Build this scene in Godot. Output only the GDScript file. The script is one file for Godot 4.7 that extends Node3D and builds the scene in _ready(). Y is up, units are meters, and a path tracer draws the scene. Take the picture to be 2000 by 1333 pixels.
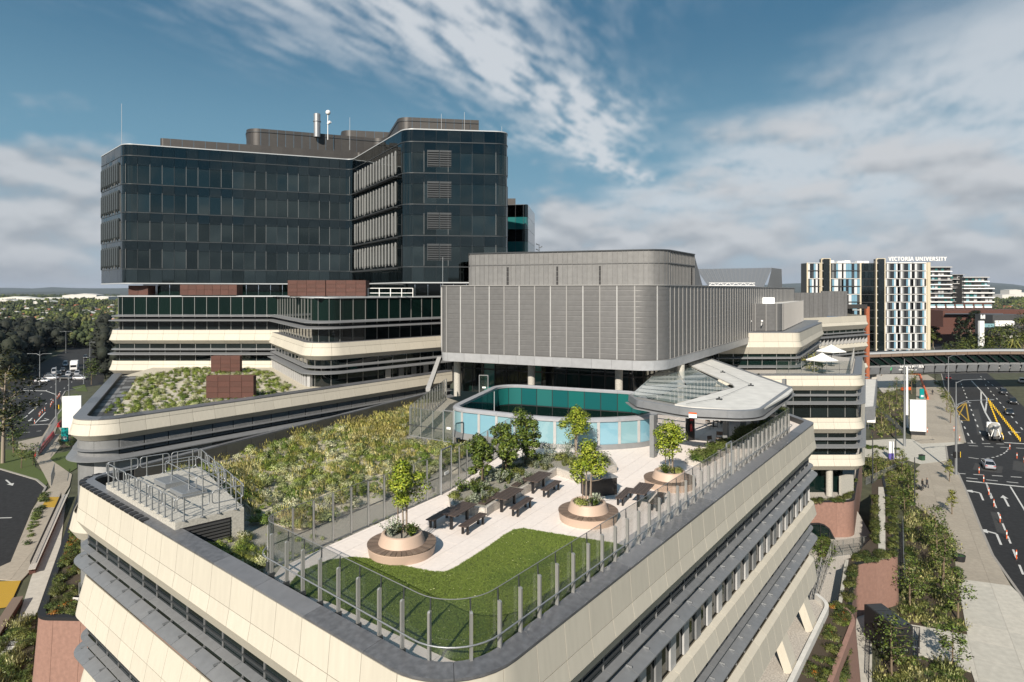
extends Node3D
# An upper roof terrace of a hospital, with its glass tower behind and a suburb all round. Metres; the road is y = 0 and the eye is 32 m up.
const FOCAL := 1250.0      # focal length in pixels of the 2000 x 1333 photograph
const HORIZON := 568.0     # its horizon row
const EYE := 32.0
const TERRACE := 21.0
const COPING := 21.4
const PODIUM := 6.4

var rng := RandomNumberGenerator.new()
var M := {}
var taken := {}

# ---------------------------------------------------------------- places
func at(px: float, py: float, y := 0.0) -> Vector3:      # the point of the level y that is seen at a place of the photograph
	var z := (EYE - y) * FOCAL / (py - HORIZON)
	return Vector3((px - 1000.0) / FOCAL * z, y, -z)

func deep(px: float, py: float, z: float) -> Vector3:
	return Vector3((px - 1000.0) / FOCAL * z, EYE - (py - HORIZON) / FOCAL * z, -z)

func flat_points(list: Array, y: float) -> PackedVector2Array:
	var r := PackedVector2Array()
	for q in list:
		var p := at(q[0], q[1], y)
		r.append(Vector2(p.x, p.z))
	return r

func v3(p: Vector2, y: float) -> Vector3:
	return Vector3(p.x, y, p.y)

# ---------------------------------------------------------------- mesh building
class MB:
	var v := PackedVector3Array()
	var n := PackedVector3Array()
	var t := PackedVector2Array()
	var c := PackedColorArray()
	var col := Color.WHITE
	func tri_n(a: Vector3, b: Vector3, d: Vector3, na: Vector3, nb: Vector3, nd: Vector3) -> void:
		if (b - a).cross(d - a).dot(na + nb + nd) > 0.0:   # front faces run clockwise
			v.append_array([a, d, b]); n.append_array([na, nd, nb])
		else:
			v.append_array([a, b, d]); n.append_array([na, nb, nd])
		c.append_array([col, col, col])
	func tri(a: Vector3, b: Vector3, d: Vector3) -> void:
		var k := (b - a).cross(d - a).normalized()
		tri_n(a, b, d, k, k, k)
	func quad(a: Vector3, b: Vector3, d: Vector3, e: Vector3) -> void:
		var k := (d - a).cross(e - b).normalized()
		tri_n(a, b, d, k, k, k); tri_n(a, d, e, k, k, k)
	func quad_n(a: Vector3, b: Vector3, d: Vector3, e: Vector3, na: Vector3, nb: Vector3, nd: Vector3, ne: Vector3) -> void:
		tri_n(a, b, d, na, nb, nd); tri_n(a, d, e, na, nd, ne)
	func box(o: Vector3, x: Vector3, y: Vector3, z: Vector3) -> void:   # centre and three half axes
		for s in [1.0, -1.0]:
			face(o + x * s, y, z, x * s); face(o + y * s, x, z, y * s); face(o + z * s, x, y, z * s)
	func face(o: Vector3, a: Vector3, b: Vector3, out: Vector3) -> void:
		var k := out.normalized()
		quad_n(o - a - b, o + a - b, o + a + b, o - a + b, k, k, k, k)
	func abox(o: Vector3, size: Vector3, turn := 0.0) -> void:          # a box that stands on o
		var q := Basis(Vector3.UP, turn)
		box(o + Vector3(0, size.y / 2, 0), q * Vector3(size.x / 2, 0, 0), Vector3(0, size.y / 2, 0), q * Vector3(0, 0, size.z / 2))
	func bevel(o: Vector3, size: Vector3, turn := 0.0, b := 0.03) -> void:  # the same with its upper edges chamfered
		var q := Basis(Vector3.UP, turn)
		var hx := size.x / 2; var hz := size.z / 2
		var k := [[0.0, 0.0], [size.y - b, 0.0], [size.y, b]]
		for i in 2:
			for e in 4:
				var a: Array = [[-1, -1], [1, -1], [1, 1], [-1, 1]][e]
				var d: Array = [[-1, -1], [1, -1], [1, 1], [-1, 1]][(e + 1) % 4]
				var lo: float = k[i][1]; var hi: float = k[i + 1][1]
				quad(o + q * Vector3(a[0] * (hx - lo), k[i][0], a[1] * (hz - lo)), o + q * Vector3(d[0] * (hx - lo), k[i][0], d[1] * (hz - lo)), o + q * Vector3(d[0] * (hx - hi), k[i + 1][0], d[1] * (hz - hi)), o + q * Vector3(a[0] * (hx - hi), k[i + 1][0], a[1] * (hz - hi)))
		face(o + Vector3(0, size.y, 0), q * Vector3(hx - b, 0, 0), q * Vector3(0, 0, hz - b), Vector3.UP)
	func bar(a: Vector3, b: Vector3, w: float, h: float) -> void:       # a square bar between two points
		var d := (b - a).normalized()
		var s := d.cross(Vector3.UP if absf(d.y) < 0.95 else Vector3.RIGHT).normalized()
		box((a + b) / 2, (b - a) / 2, s * w / 2, s.cross(d).normalized() * h / 2)
	func tube(pts: Array, radii: Array, sides := 8, cap := true) -> void:
		var rings := []
		var norms := []
		var last := Vector3.ZERO
		for i in pts.size():
			var d: Vector3 = (pts[mini(i + 1, pts.size() - 1)] - pts[maxi(i - 1, 0)]).normalized()
			var s := last if last != Vector3.ZERO else (Vector3.RIGHT if absf(d.x) < 0.9 else Vector3.UP)
			s = (s - d * s.dot(d)).normalized()
			last = s
			var u := d.cross(s)
			var ring := []; var nn := []
			for k in sides:
				var w := s * cos(TAU * k / sides) + u * sin(TAU * k / sides)
				ring.append(pts[i] + w * radii[mini(i, radii.size() - 1)]); nn.append(w)
			rings.append(ring); norms.append(nn)
		for i in pts.size() - 1:
			for k in sides:
				var m := (k + 1) % sides
				quad_n(rings[i][k], rings[i][m], rings[i + 1][m], rings[i + 1][k], norms[i][k], norms[i][m], norms[i + 1][m], norms[i + 1][k])
		if cap:
			for e in [0, pts.size() - 1]:
				for k in range(1, sides - 1):
					tri(rings[e][0], rings[e][k], rings[e][k + 1])
	func lathe(o: Vector3, prof: Array, sides := 32, smooth := false, from := 0.0, to := TAU) -> void:   # (radius, height) pairs
		for i in prof.size() - 1:
			var a: Vector2 = prof[i]; var b: Vector2 = prof[i + 1]
			var e := Vector2(b.y - a.y, a.x - b.x).normalized()
			if absf(a.x - b.x) < 1e-5 and e.x < 0: e = -e
			for k in sides:
				var p := from + (to - from) * k / sides; var q := from + (to - from) * (k + 1) / sides
				var dp := Vector3(cos(p), 0, sin(p)); var dq := Vector3(cos(q), 0, sin(q))
				var np := dp * e.x + Vector3.UP * e.y; var nq := dq * e.x + Vector3.UP * e.y
				quad_n(o + dp * a.x + Vector3.UP * a.y, o + dq * a.x + Vector3.UP * a.y, o + dq * b.x + Vector3.UP * b.y, o + dp * b.x + Vector3.UP * b.y, np, nq, nq, np)
	func sheet(poly: PackedVector2Array, y: float) -> void:
		var ix := Geometry2D.triangulate_polygon(poly)
		for i in range(0, ix.size(), 3):
			tri_n(Vector3(poly[ix[i]].x, y, poly[ix[i]].y), Vector3(poly[ix[i + 1]].x, y, poly[ix[i + 1]].y), Vector3(poly[ix[i + 2]].x, y, poly[ix[i + 2]].y), Vector3.UP, Vector3.UP, Vector3.UP)
	func prism(poly: PackedVector2Array, y0: float, y1: float) -> void:
		sheet(poly, y1)
		var ccw := 1.0 if not Geometry2D.is_polygon_clockwise(poly) else -1.0
		for i in poly.size():
			var a := poly[i]; var b := poly[(i + 1) % poly.size()]
			var k := Vector3(b.y - a.y, 0, a.x - b.x).normalized() * ccw
			quad_n(Vector3(a.x, y0, a.y), Vector3(b.x, y0, b.y), Vector3(b.x, y1, b.y), Vector3(a.x, y1, a.y), k, k, k, k)
	func blob(o: Vector3, r: Vector3, rough: float, seed_: int, rings := 6, sides := 9) -> void:
		var g := FastNoiseLite.new(); g.seed = seed_; g.frequency = 0.9
		var p := []
		for i in rings + 1:
			var row := []
			for k in sides:
				var th := PI * i / rings; var ph := TAU * k / sides
				var d := Vector3(sin(th) * cos(ph), cos(th), sin(th) * sin(ph))
				row.append(o + d * r * (1.0 + rough * g.get_noise_3d(d.x * 1.7 + seed_, d.y * 1.7, d.z * 1.7)))
			p.append(row)
		for i in rings:
			for k in sides:
				var m := (k + 1) % sides
				var nn := func(q: Vector3) -> Vector3: return ((q - o) / r).normalized()
				quad_n(p[i][k], p[i][m], p[i + 1][m], p[i + 1][k], nn.call(p[i][k]), nn.call(p[i][m]), nn.call(p[i + 1][m]), nn.call(p[i + 1][k]))
	func mesh() -> ArrayMesh:
		var a := []
		a.resize(Mesh.ARRAY_MAX)
		a[Mesh.ARRAY_VERTEX] = v; a[Mesh.ARRAY_NORMAL] = n; a[Mesh.ARRAY_COLOR] = c
		var m := ArrayMesh.new()
		m.add_surface_from_arrays(Mesh.PRIMITIVE_TRIANGLES, a)
		return m

# A line on the plan with rounded corners; the outside lies on the right of its travel.
class Path:
	var p: Array[Vector2] = []
	var n: Array[Vector2] = []
	var s: Array[float] = []
	func _init(corners: Array, closed := false) -> void:
		var m := corners.size()
		var pts: Array[Vector2] = []
		for q in corners: pts.append(Vector2(q[0], q[1]))
		for i in m:
			var r: float = corners[i][2] if corners[i].size() > 2 else 0.0
			var has_in := closed or i > 0; var has_out := closed or i < m - 1
			var d1 := (pts[i] - pts[(i + m - 1) % m]).normalized() if has_in else Vector2.ZERO
			var d2 := (pts[(i + 1) % m] - pts[i]).normalized() if has_out else Vector2.ZERO
			if not has_in: d1 = d2
			if not has_out: d2 = d1
			var n1 := Vector2(-d1.y, d1.x); var n2 := Vector2(-d2.y, d2.x)
			var turn := d1.angle_to(d2)
			if r <= 0.0 or absf(turn) < 0.02:
				add(pts[i], (n1 + n2) / (1.0 + n1.dot(n2)))
				continue
			var tl := r * tan(absf(turn) / 2)
			var start := pts[i] - d1 * tl
			var k := maxi(3, int(ceil(absf(turn) / 0.17)))
			var sg := -1.0 if turn < 0 else 1.0      # which way it bends
			var mid := start - n1 * r * (-sg)
			for j in k + 1:
				var w := n1.rotated(turn * j / k)
				add(mid + w * r * (-sg), w)
		if closed: add(p[0], n[0])
	func add(q: Vector2, w: Vector2) -> void:
		s.append(0.0 if p.is_empty() else s[-1] + p[-1].distance_to(q))
		p.append(q); n.append(w)
	func length() -> float: return s[-1]
	func eval(x: float) -> Array:
		for i in range(1, p.size()):
			if x <= s[i] or i == p.size() - 1:
				var f := clampf((x - s[i - 1]) / maxf(s[i] - s[i - 1], 1e-6), 0, 1)
				return [p[i - 1].lerp(p[i], f), n[i - 1].lerp(n[i], f)]
		return [p[0], n[0]]
	func span(a: float, b: float) -> Array:
		var r := [eval(a)]
		for i in p.size():
			if s[i] > a + 0.01 and s[i] < b - 0.01: r.append([p[i], n[i]])
		r.append(eval(b))
		return r
	func near(q: Vector2) -> float:               # the place along the line nearest to a point
		var best := 0.0; var d := 1e9
		for i in range(1, p.size()):
			var c := Geometry2D.get_closest_point_to_segment(q, p[i - 1], p[i])
			if c.distance_to(q) < d:
				d = c.distance_to(q); best = s[i - 1] + p[i - 1].distance_to(c)
		return best

func strip(b: MB, path: Path, s0: float, s1: float, prof: Array, closed := true) -> void:  # sweeps (outward, height) pairs along a line
	var q := path.span(s0, s1)
	var m := prof.size()
	var area := 0.0
	for i in m:
		var u: Vector2 = prof[i]; var w: Vector2 = prof[(i + 1) % m]
		area += u.x * w.y - w.x * u.y
	for i in (m if closed else m - 1):
		var u: Vector2 = prof[i]; var w: Vector2 = prof[(i + 1) % m]
		var e := Vector2(w.y - u.y, u.x - w.x).normalized()
		if closed:
			if area < 0: e = -e
		elif e.x < -1e-4 or (absf(e.x) <= 1e-4 and e.y < 0): e = -e
		for j in q.size() - 1:
			var pa: Vector2 = q[j][0]; var na: Vector2 = q[j][1]; var pb: Vector2 = q[j + 1][0]; var nb: Vector2 = q[j + 1][1]
			var ka := Vector3(na.x * e.x, e.y, na.y * e.x).normalized(); var kb := Vector3(nb.x * e.x, e.y, nb.y * e.x).normalized()
			b.quad_n(v3(pa + na * u.x, u.y), v3(pb + nb * u.x, u.y), v3(pb + nb * w.x, w.y), v3(pa + na * w.x, w.y), ka, kb, kb, ka)
	if closed:
		for e in [q[0], q[-1]]:
			for i in range(1, m - 1):
				b.tri(v3(e[0] + e[1] * prof[0].x, prof[0].y), v3(e[0] + e[1] * prof[i].x, prof[i].y), v3(e[0] + e[1] * prof[i + 1].x, prof[i + 1].y))

func slab(o0: float, h0: float, o1: float, h1: float, t: float) -> Array:    # a plate whose outer face runs between two points of the section
	var k := Vector2(h1 - h0, o0 - o1).normalized() * t
	if k.x > 0 or (absf(k.x) < 1e-5 and k.y > 0): k = -k
	return [Vector2(o0, h0), Vector2(o1, h1), Vector2(o1, h1) + k, Vector2(o0, h0) + k]

# ---------------------------------------------------------------- objects
func numbered(called: String, under: Node) -> String:
	var key := "%d/%s" % [under.get_instance_id(), called]
	var k: int = taken.get(key, 0)
	taken[key] = k + 1
	return called if k == 0 else "%s_%03d" % [called, k]

func thing(called: String, label: String, category: String, where := Vector3.ZERO, turn := 0.0, group := "") -> Node3D:
	var o := Node3D.new()
	o.name = numbered(called, self)
	add_child(o)
	o.position = where; o.rotation.y = turn
	mark(o, label, category, group)
	return o

func mark(o: Node, label: String, category: String, group := "") -> void:
	o.set_meta("label", label); o.set_meta("category", category)
	if group: o.set_meta("group", group)
	elif o.has_meta("group"): o.remove_meta("group")

func part(called: String, b: MB, m: Material, under: Node3D, stuff := false) -> MeshInstance3D:   # shape given in world places
	var o := part_mesh(called, b.mesh(), m, under)
	var up := under
	while up != self:
		o.position -= up.position
		up = up.get_parent()
	if stuff: o.set_meta("kind", "stuff")
	return o

func part_mesh(called: String, me: Mesh, m: Material, under: Node3D) -> MeshInstance3D:            # shape given round its parent
	var o := MeshInstance3D.new()
	o.mesh = me; o.material_override = m
	o.name = numbered(called, under)
	under.add_child(o)
	return o

func single(called: String, b: MB, m: Material, label: String, category: String, group := "") -> MeshInstance3D:
	var o := part(called, b, m, self)
	mark(o, label, category, group)
	return o

func ground(called: String, b: MB, m: Material, kind := "structure", label := "") -> MeshInstance3D:
	var o := part(called, b, m, self)
	o.set_meta("kind", kind)
	if label: o.set_meta("label", label)
	return o

func copy(o: Node3D, label: String, where: Vector3, turn := 0.0, size := Vector3.ONE, group := "") -> Node3D:
	var c: Node3D = o.duplicate()
	c.name = numbered(str(o.name).rstrip("0123456789").trim_suffix("_"), self)
	add_child(c)
	c.position = where; c.rotation.y = turn; c.scale = size
	mark(c, label, o.get_meta("category"), group if group else str(o.get_meta("group", "")))
	return c

func row(under: Node3D, called: String, path: Path, s0: float, s1: float, module: float, prof: Array, mats: Array, gap := 0.012) -> void:
	var k := maxi(1, int(round((s1 - s0) / module)))
	var w := (s1 - s0) / k
	for i in k:
		var b := MB.new()
		strip(b, path, s0 + w * i + gap, s0 + w * (i + 1) - gap, prof)
		part(called, b, mats[rng.randi() % mats.size()], under)

func whole(under: Node3D, called: String, path: Path, s0: float, s1: float, prof: Array, m: Material, closed := true) -> MeshInstance3D:
	var b := MB.new()
	strip(b, path, s0, s1, prof, closed)
	return part(called, b, m, under)

func uprights(under: Node3D, called: String, path: Path, s0: float, s1: float, module: float, o0: float, o1: float, h0: float, h1: float, w: float, m: Material, from_edge := true) -> void:
	var k := maxi(1, int(round((s1 - s0) / module)))
	for i in range(0 if from_edge else 1, k + (1 if from_edge else 0)):
		var x := clampf(s0 + (s1 - s0) * i / k, s0 + w / 2, s1 - w / 2)
		var b := MB.new()
		strip(b, path, x - w / 2, x + w / 2, [Vector2(o1, h0), Vector2(o1, h1), Vector2(o0, h1), Vector2(o0, h0)])
		part(called, b, m, under)

func tiles(under: Node3D, called: String, poly: PackedVector2Array, y: float, thick: float, dir: Vector2, w: float, l: float, gap: float, mats: Array, bond := 0.5) -> void:
	var across := Vector2(-dir.y, dir.x)
	var lo := Vector2(1e9, 1e9); var hi := -lo
	for q in poly:
		var k := Vector2(q.dot(dir), q.dot(across))
		lo = lo.min(k); hi = hi.max(k)
	var rows_ := int(ceil((hi.y - lo.y) / w)); var cols := int(ceil((hi.x - lo.x) / l)) + 1
	for j in rows_:
		for i in cols:
			var a := lo + Vector2((i - (bond if j % 2 else 0.0)) * l, j * w)
			var cell := PackedVector2Array()
			for e in [[gap, gap], [l - gap, gap], [l - gap, w - gap], [gap, w - gap]]:
				var k := a + Vector2(e[0], e[1])
				cell.append(dir * k.x + across * k.y)
			for cut in Geometry2D.intersect_polygons(cell, poly):
				if cut.size() < 3: continue
				var b := MB.new()
				b.prism(cut, y - thick, y)
				part(called, b, mats[rng.randi() % mats.size()], under)

func scatter(called: String, label: String, meshes: Array, m: Material, spots: Array, tones: Array) -> void:   # plants nobody could count; a spot is [place, turn, size, which mesh]
	for k in meshes.size():
		var mine := spots.filter(func(q): return q[3] == k)
		if mine.is_empty(): continue
		var mm := MultiMesh.new()
		mm.transform_format = MultiMesh.TRANSFORM_3D
		mm.use_colors = true
		mm.mesh = meshes[k]
		mm.instance_count = mine.size()
		var patch := FastNoiseLite.new(); patch.seed = k + 40; patch.frequency = 0.22
		for i in mine.size():
			var q: Array = mine[i]
			mm.set_instance_transform(i, Transform3D(Basis(Vector3.UP, q[1]) * Basis().rotated(Vector3.RIGHT, rng.randf_range(-0.12, 0.12)).scaled(Vector3(q[2], q[2] * rng.randf_range(0.75, 1.25), q[2])), q[0]))
			var tone: Color = tones[k][clampi(int((patch.get_noise_2d(q[0].x, q[0].z) * 1.1 + 0.5 + rng.randf_range(-0.3, 0.3)) * tones[k].size()), 0, tones[k].size() - 1)]
			mm.set_instance_color(i, tone * rng.randf_range(0.75, 1.25))
		var o := MultiMeshInstance3D.new()
		o.multimesh = mm; o.material_override = m
		o.name = numbered(called, self)
		add_child(o)
		o.set_meta("kind", "stuff"); o.set_meta("label", label)

func fill(poly: PackedVector2Array, count: int, y: float, small: float, big: float, kinds: Array, clump := 0.0, seed_ := 1) -> Array:   # random spots inside a polygon
	var lo := poly[0]; var hi := poly[0]
	for q in poly: lo = lo.min(q); hi = hi.max(q)
	var g := FastNoiseLite.new(); g.seed = seed_; g.frequency = 0.16
	var r := []
	var tries := 0
	while r.size() < count and tries < count * 30:
		tries += 1
		var q := Vector2(rng.randf_range(lo.x, hi.x), rng.randf_range(lo.y, hi.y))
		if not Geometry2D.is_point_in_polygon(q, poly): continue
		var d := g.get_noise_2d(q.x * 3, q.y * 3)
		if clump > 0 and d < rng.randf_range(-0.45, 0.25) * clump: continue
		var kk: int = kinds[clampi(int((g.get_noise_2d(q.x * 1.6 + 90, q.y * 1.6) * 0.9 + 0.5 + rng.randf_range(-0.22, 0.22)) * kinds.size()), 0, kinds.size() - 1)]
		r.append([v3(q, y), rng.randf() * TAU, rng.randf_range(small, big), kk])
	return r

func ordinal(i: int) -> String:
	var ones := ["first", "second", "third", "fourth", "fifth", "sixth", "seventh", "eighth", "ninth", "tenth", "eleventh", "twelfth", "thirteenth", "fourteenth", "fifteenth", "sixteenth", "seventeenth", "eighteenth", "nineteenth"]
	if i < 19: return ones[i]
	var tens := ["twentieth", "thirtieth", "fortieth", "fiftieth", "sixtieth", "seventieth", "eightieth", "ninetieth"]
	var t := ["twenty", "thirty", "forty", "fifty", "sixty", "seventy", "eighty", "ninety"]
	var k := i + 1
	return tens[k / 10 - 2] if k % 10 == 0 else t[k / 10 - 2] + "-" + ones[k % 10 - 1]

# ---------------------------------------------------------------- materials
func paint(r: float, g: float, b: float, rough := 0.7, metal := 0.0, spec := 0.5) -> StandardMaterial3D:   # base colour in linear light
	var m := StandardMaterial3D.new()
	m.albedo_color = Color(r, g, b).linear_to_srgb()
	m.roughness = rough; m.metallic = metal; m.metallic_specular = spec
	m.cull_mode = BaseMaterial3D.CULL_DISABLED
	return m

func grain(freq: float, low: float, size := 512, kind := FastNoiseLite.TYPE_SIMPLEX_SMOOTH, octaves := 5, seed_ := 3) -> NoiseTexture2D:
	var f := FastNoiseLite.new()
	f.noise_type = kind; f.frequency = freq; f.fractal_octaves = octaves; f.seed = seed_
	var g := Gradient.new()
	g.set_color(0, Color(low, low, low)); g.set_color(1, Color.WHITE)
	var t := NoiseTexture2D.new()
	t.width = size; t.height = size; t.seamless = true; t.noise = f; t.color_ramp = g
	return t

func worn(m: StandardMaterial3D, t: Texture2D, metres: float, relief: Texture2D = null, depth := 0.3) -> StandardMaterial3D:
	m.albedo_texture = t
	m.uv1_triplanar = true; m.uv1_world_triplanar = true
	m.uv1_scale = Vector3.ONE / metres
	if relief:
		m.heightmap_enabled = true; m.heightmap_texture = relief; m.heightmap_scale = depth
	return m

func clear_glass(r: float, g: float, b: float, a: float) -> StandardMaterial3D:
	var m := paint(r, g, b, 0.02)
	m.albedo_color.a = a
	m.transparency = BaseMaterial3D.TRANSPARENCY_ALPHA
	return m

func leafy(m: StandardMaterial3D) -> StandardMaterial3D:
	m.vertex_color_use_as_albedo = true
	m.backlight_enabled = true; m.backlight = Color(0.45, 0.5, 0.25)
	return m

func make_materials() -> void:
	var soft := grain(0.012, 0.9)
	var faint := grain(0.02, 0.955)
	var runs := grain(0.03, 0.93, 512, FastNoiseLite.TYPE_PERLIN, 4, 33)
	var mottle := grain(0.03, 0.72, 512, FastNoiseLite.TYPE_SIMPLEX_SMOOTH, 6, 8)
	var blotch := grain(0.02, 0.5, 512, FastNoiseLite.TYPE_SIMPLEX_SMOOTH, 6, 18)
	var speck := grain(0.35, 0.45, 512, FastNoiseLite.TYPE_SIMPLEX_SMOOTH, 2, 5)
	var streak := grain(0.02, 0.87, 512, FastNoiseLite.TYPE_PERLIN, 4, 12)
	var pebble := grain(0.09, 0.35, 512, FastNoiseLite.TYPE_CELLULAR, 2, 21)
	M.cream = []
	for k in [1.0, 0.965, 1.03, 0.985]:
		M.cream.append(worn(paint(0.525 * k, 0.49 * k, 0.415 * k, 0.72), runs, 1.0))
		M.cream[-1].uv1_scale = Vector3(0.45, 0.05, 0.45) * k
	M.joint = paint(0.09, 0.075, 0.055, 0.9)
	M.coping = [worn(paint(0.165, 0.17, 0.185, 0.4, 0.15), soft, 3.1), worn(paint(0.175, 0.18, 0.195, 0.42, 0.15), soft, 4.3), worn(paint(0.155, 0.16, 0.175, 0.38, 0.15), mottle, 5.0)]
	M.shade = [worn(paint(0.19, 0.2, 0.215, 0.42, 0.1), soft, 3.0), worn(paint(0.205, 0.213, 0.225, 0.45, 0.1), soft, 4.0)]
	M.grey = worn(paint(0.2, 0.205, 0.21, 0.55), soft, 4.0)
	M.dark_grey = worn(paint(0.06, 0.06, 0.062, 0.55), soft, 4.0)
	M.pale_grey = worn(paint(0.42, 0.42, 0.42, 0.5), soft, 5.0)
	M.upstand = [worn(paint(0.085, 0.08, 0.075, 0.5), soft, 3.0), worn(paint(0.095, 0.09, 0.085, 0.5), soft, 3.7)]
	M.black = paint(0.012, 0.012, 0.014, 0.6)
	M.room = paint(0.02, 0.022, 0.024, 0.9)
	M.glass = []
	for k in [1.0, 0.7, 1.3]:
		M.glass.append(paint(0.007 * k, 0.011 * k, 0.012 * k, 0.03, 0.0, 0.6))
	M.tower_glass = []
	for k in [1.0, 0.6, 1.4, 0.9]:
		M.tower_glass.append(paint(0.078 * (0.5 + 0.5 * k), 0.098 * (0.5 + 0.5 * k), 0.096 * (0.5 + 0.5 * k), 0.015, 1.0))
	M.spandrel = [paint(0.055, 0.071, 0.074, 0.03, 1.0), paint(0.06, 0.077, 0.08, 0.03, 1.0)]
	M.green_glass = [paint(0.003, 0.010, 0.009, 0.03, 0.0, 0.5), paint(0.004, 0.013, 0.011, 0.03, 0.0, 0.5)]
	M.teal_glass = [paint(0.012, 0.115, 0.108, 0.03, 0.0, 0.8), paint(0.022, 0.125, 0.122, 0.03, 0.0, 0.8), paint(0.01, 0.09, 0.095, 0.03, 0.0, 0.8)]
	M.teal_dark = paint(0.006, 0.03, 0.03, 0.04, 0.0, 0.6)
	M.frit = [paint(0.165, 0.33, 0.415, 0.05, 0.0, 0.75), paint(0.18, 0.345, 0.43, 0.05, 0.0, 0.75), paint(0.2, 0.345, 0.39, 0.06, 0.0, 0.75)]
	M.fence_glass = clear_glass(0.02, 0.05, 0.04, 0.12)
	M.roof_glass = clear_glass(0.35, 0.5, 0.5, 0.28)
	M.steel = paint(0.38, 0.38, 0.37, 0.3, 0.55)
	M.rim = worn(paint(0.34, 0.35, 0.375, 0.4, 0.1), soft, 5.0)
	M.galvanised = worn(paint(0.42, 0.44, 0.46, 0.45, 0.6), mottle, 0.8)
	M.mullion = paint(0.05, 0.055, 0.06, 0.4, 0.3)
	M.bright_edge = paint(0.42, 0.44, 0.46, 0.4, 0.2)
	M.mesh = []
	for k in [1.0, 0.94, 1.05]:
		M.mesh.append(worn(paint(0.165 * k, 0.164 * k, 0.165 * k, 0.45, 0.3), soft, 4.6))
	M.fin = paint(0.30, 0.295, 0.29, 0.4, 0.2)
	M.skirt = [worn(paint(0.4, 0.41, 0.43, 0.4, 0.2), soft, 5.0), worn(paint(0.42, 0.43, 0.45, 0.4, 0.2), soft, 5.0)]
	M.seam_metal = [worn(paint(0.195, 0.194, 0.193, 0.42, 0.3), soft, 5.0), worn(paint(0.207, 0.206, 0.204, 0.42, 0.3), soft, 5.0)]
	M.brown_metal = [worn(paint(0.058, 0.054, 0.052, 0.45, 0.3), soft, 4.0), worn(paint(0.065, 0.061, 0.058, 0.45, 0.3), soft, 4.0)]
	M.tower_fin = worn(paint(0.23, 0.235, 0.235, 0.5, 0.1), soft, 2.0)
	M.dark_fin = worn(paint(0.06, 0.072, 0.08, 0.4, 0.2), soft, 2.0)
	M.rust = [worn(paint(0.095, 0.035, 0.024, 0.7), mottle, 1.6), worn(paint(0.11, 0.04, 0.028, 0.7), mottle, 1.9)]
	M.white_roof = worn(paint(0.66, 0.645, 0.61, 0.6), soft, 9.0)
	M.paver = []
	for k in [1.0, 0.982, 1.015, 0.99]:
		M.paver.append(worn(paint(0.73 * k, 0.66 * k, 0.615 * k, 0.8), faint, 2.5 + k * 0.3))
	M.paver_joint = worn(paint(0.42, 0.37, 0.34, 0.9), speck, 1.0)
	M.turf = worn(paint(0.11, 0.155, 0.024, 0.9), speck, 0.5, speck, 1.2)
	M.turf_blade = paint(1, 1, 1, 0.75); M.turf_blade.vertex_color_use_as_albedo = true
	M.terrazzo = worn(paint(0.47, 0.35, 0.275, 0.55), faint, 0.6)
	M.plank = [worn(paint(0.17, 0.12, 0.09, 0.6), streak, 0.35), worn(paint(0.14, 0.1, 0.075, 0.6), streak, 0.4), worn(paint(0.2, 0.145, 0.11, 0.6), streak, 0.3)]
	M.table = [worn(paint(0.075, 0.054, 0.046, 0.5), streak, 0.35), worn(paint(0.092, 0.066, 0.056, 0.5), streak, 0.4)]
	M.leg = paint(0.01, 0.01, 0.012, 0.4)
	M.gravel = worn(paint(0.74, 0.7, 0.6, 0.95), pebble, 0.5, pebble, 2.0)
	M.sand = worn(paint(0.68, 0.62, 0.5, 0.95), mottle, 2.2, pebble, 2.0)
	M.soil = worn(paint(0.07, 0.05, 0.032, 1.0), mottle, 1.5)
	M.concrete = worn(paint(0.58, 0.54, 0.49, 0.8), mottle, 2.5)
	M.plinth = worn(paint(0.54, 0.52, 0.47, 0.8), mottle, 2.0)
	M.bark = worn(paint(0.2, 0.15, 0.1, 0.9), mottle, 0.4)
	M.pale_bark = worn(paint(0.36, 0.3, 0.24, 0.9), mottle, 0.6)
	M.leaf = leafy(paint(1, 1, 1, 0.5))
	M.far_leaf = leafy(paint(1, 1, 1, 0.8)); M.far_leaf.backlight_enabled = false
	M.terracotta = [worn(paint(0.285, 0.165, 0.13, 0.85), streak, 3.0), worn(paint(0.27, 0.155, 0.122, 0.85), streak, 3.4)]
	M.asphalt = worn(paint(0.021, 0.021, 0.023, 0.85), blotch, 9.0)
	M.old_asphalt = worn(paint(0.05, 0.05, 0.05, 0.9), mottle, 6.0)
	M.kerb = worn(paint(0.36, 0.34, 0.31, 0.85), mottle, 2.0)
	M.footpath = []
	for k in [1.0, 0.95, 1.04]:
		M.footpath.append(worn(paint(0.345 * k, 0.305 * k, 0.25 * k, 0.9), soft, 4.0 + k))
	M.pale_path = [worn(paint(0.5, 0.475, 0.42, 0.85), soft, 5.0), worn(paint(0.47, 0.45, 0.4, 0.85), soft, 6.0)]
	M.line_white = worn(paint(0.7, 0.7, 0.68, 0.7), mottle, 0.7)
	M.line_yellow = worn(paint(0.55, 0.34, 0.03, 0.7), mottle, 0.7)
	M.lawn = worn(paint(0.08, 0.115, 0.02, 1.0), mottle, 3.0, speck, 2.0)
	M.earth = worn(paint(0.075, 0.08, 0.042, 1.0), mottle, 40.0)
	M.white = paint(0.75, 0.75, 0.74, 0.5)
	M.orange = paint(0.62, 0.1, 0.02, 0.5)
	M.yellow = paint(0.7, 0.45, 0.02, 0.5)
	M.red = paint(0.35, 0.02, 0.02, 0.45)
	M.tyre = paint(0.012, 0.012, 0.012, 0.8)
	M.car_glass = paint(0.01, 0.012, 0.014, 0.05, 0.0, 0.7)
	M.lamp_clear = paint(0.6, 0.62, 0.65, 0.15)
	M.tail_red = paint(0.4, 0.01, 0.01, 0.25)
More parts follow.
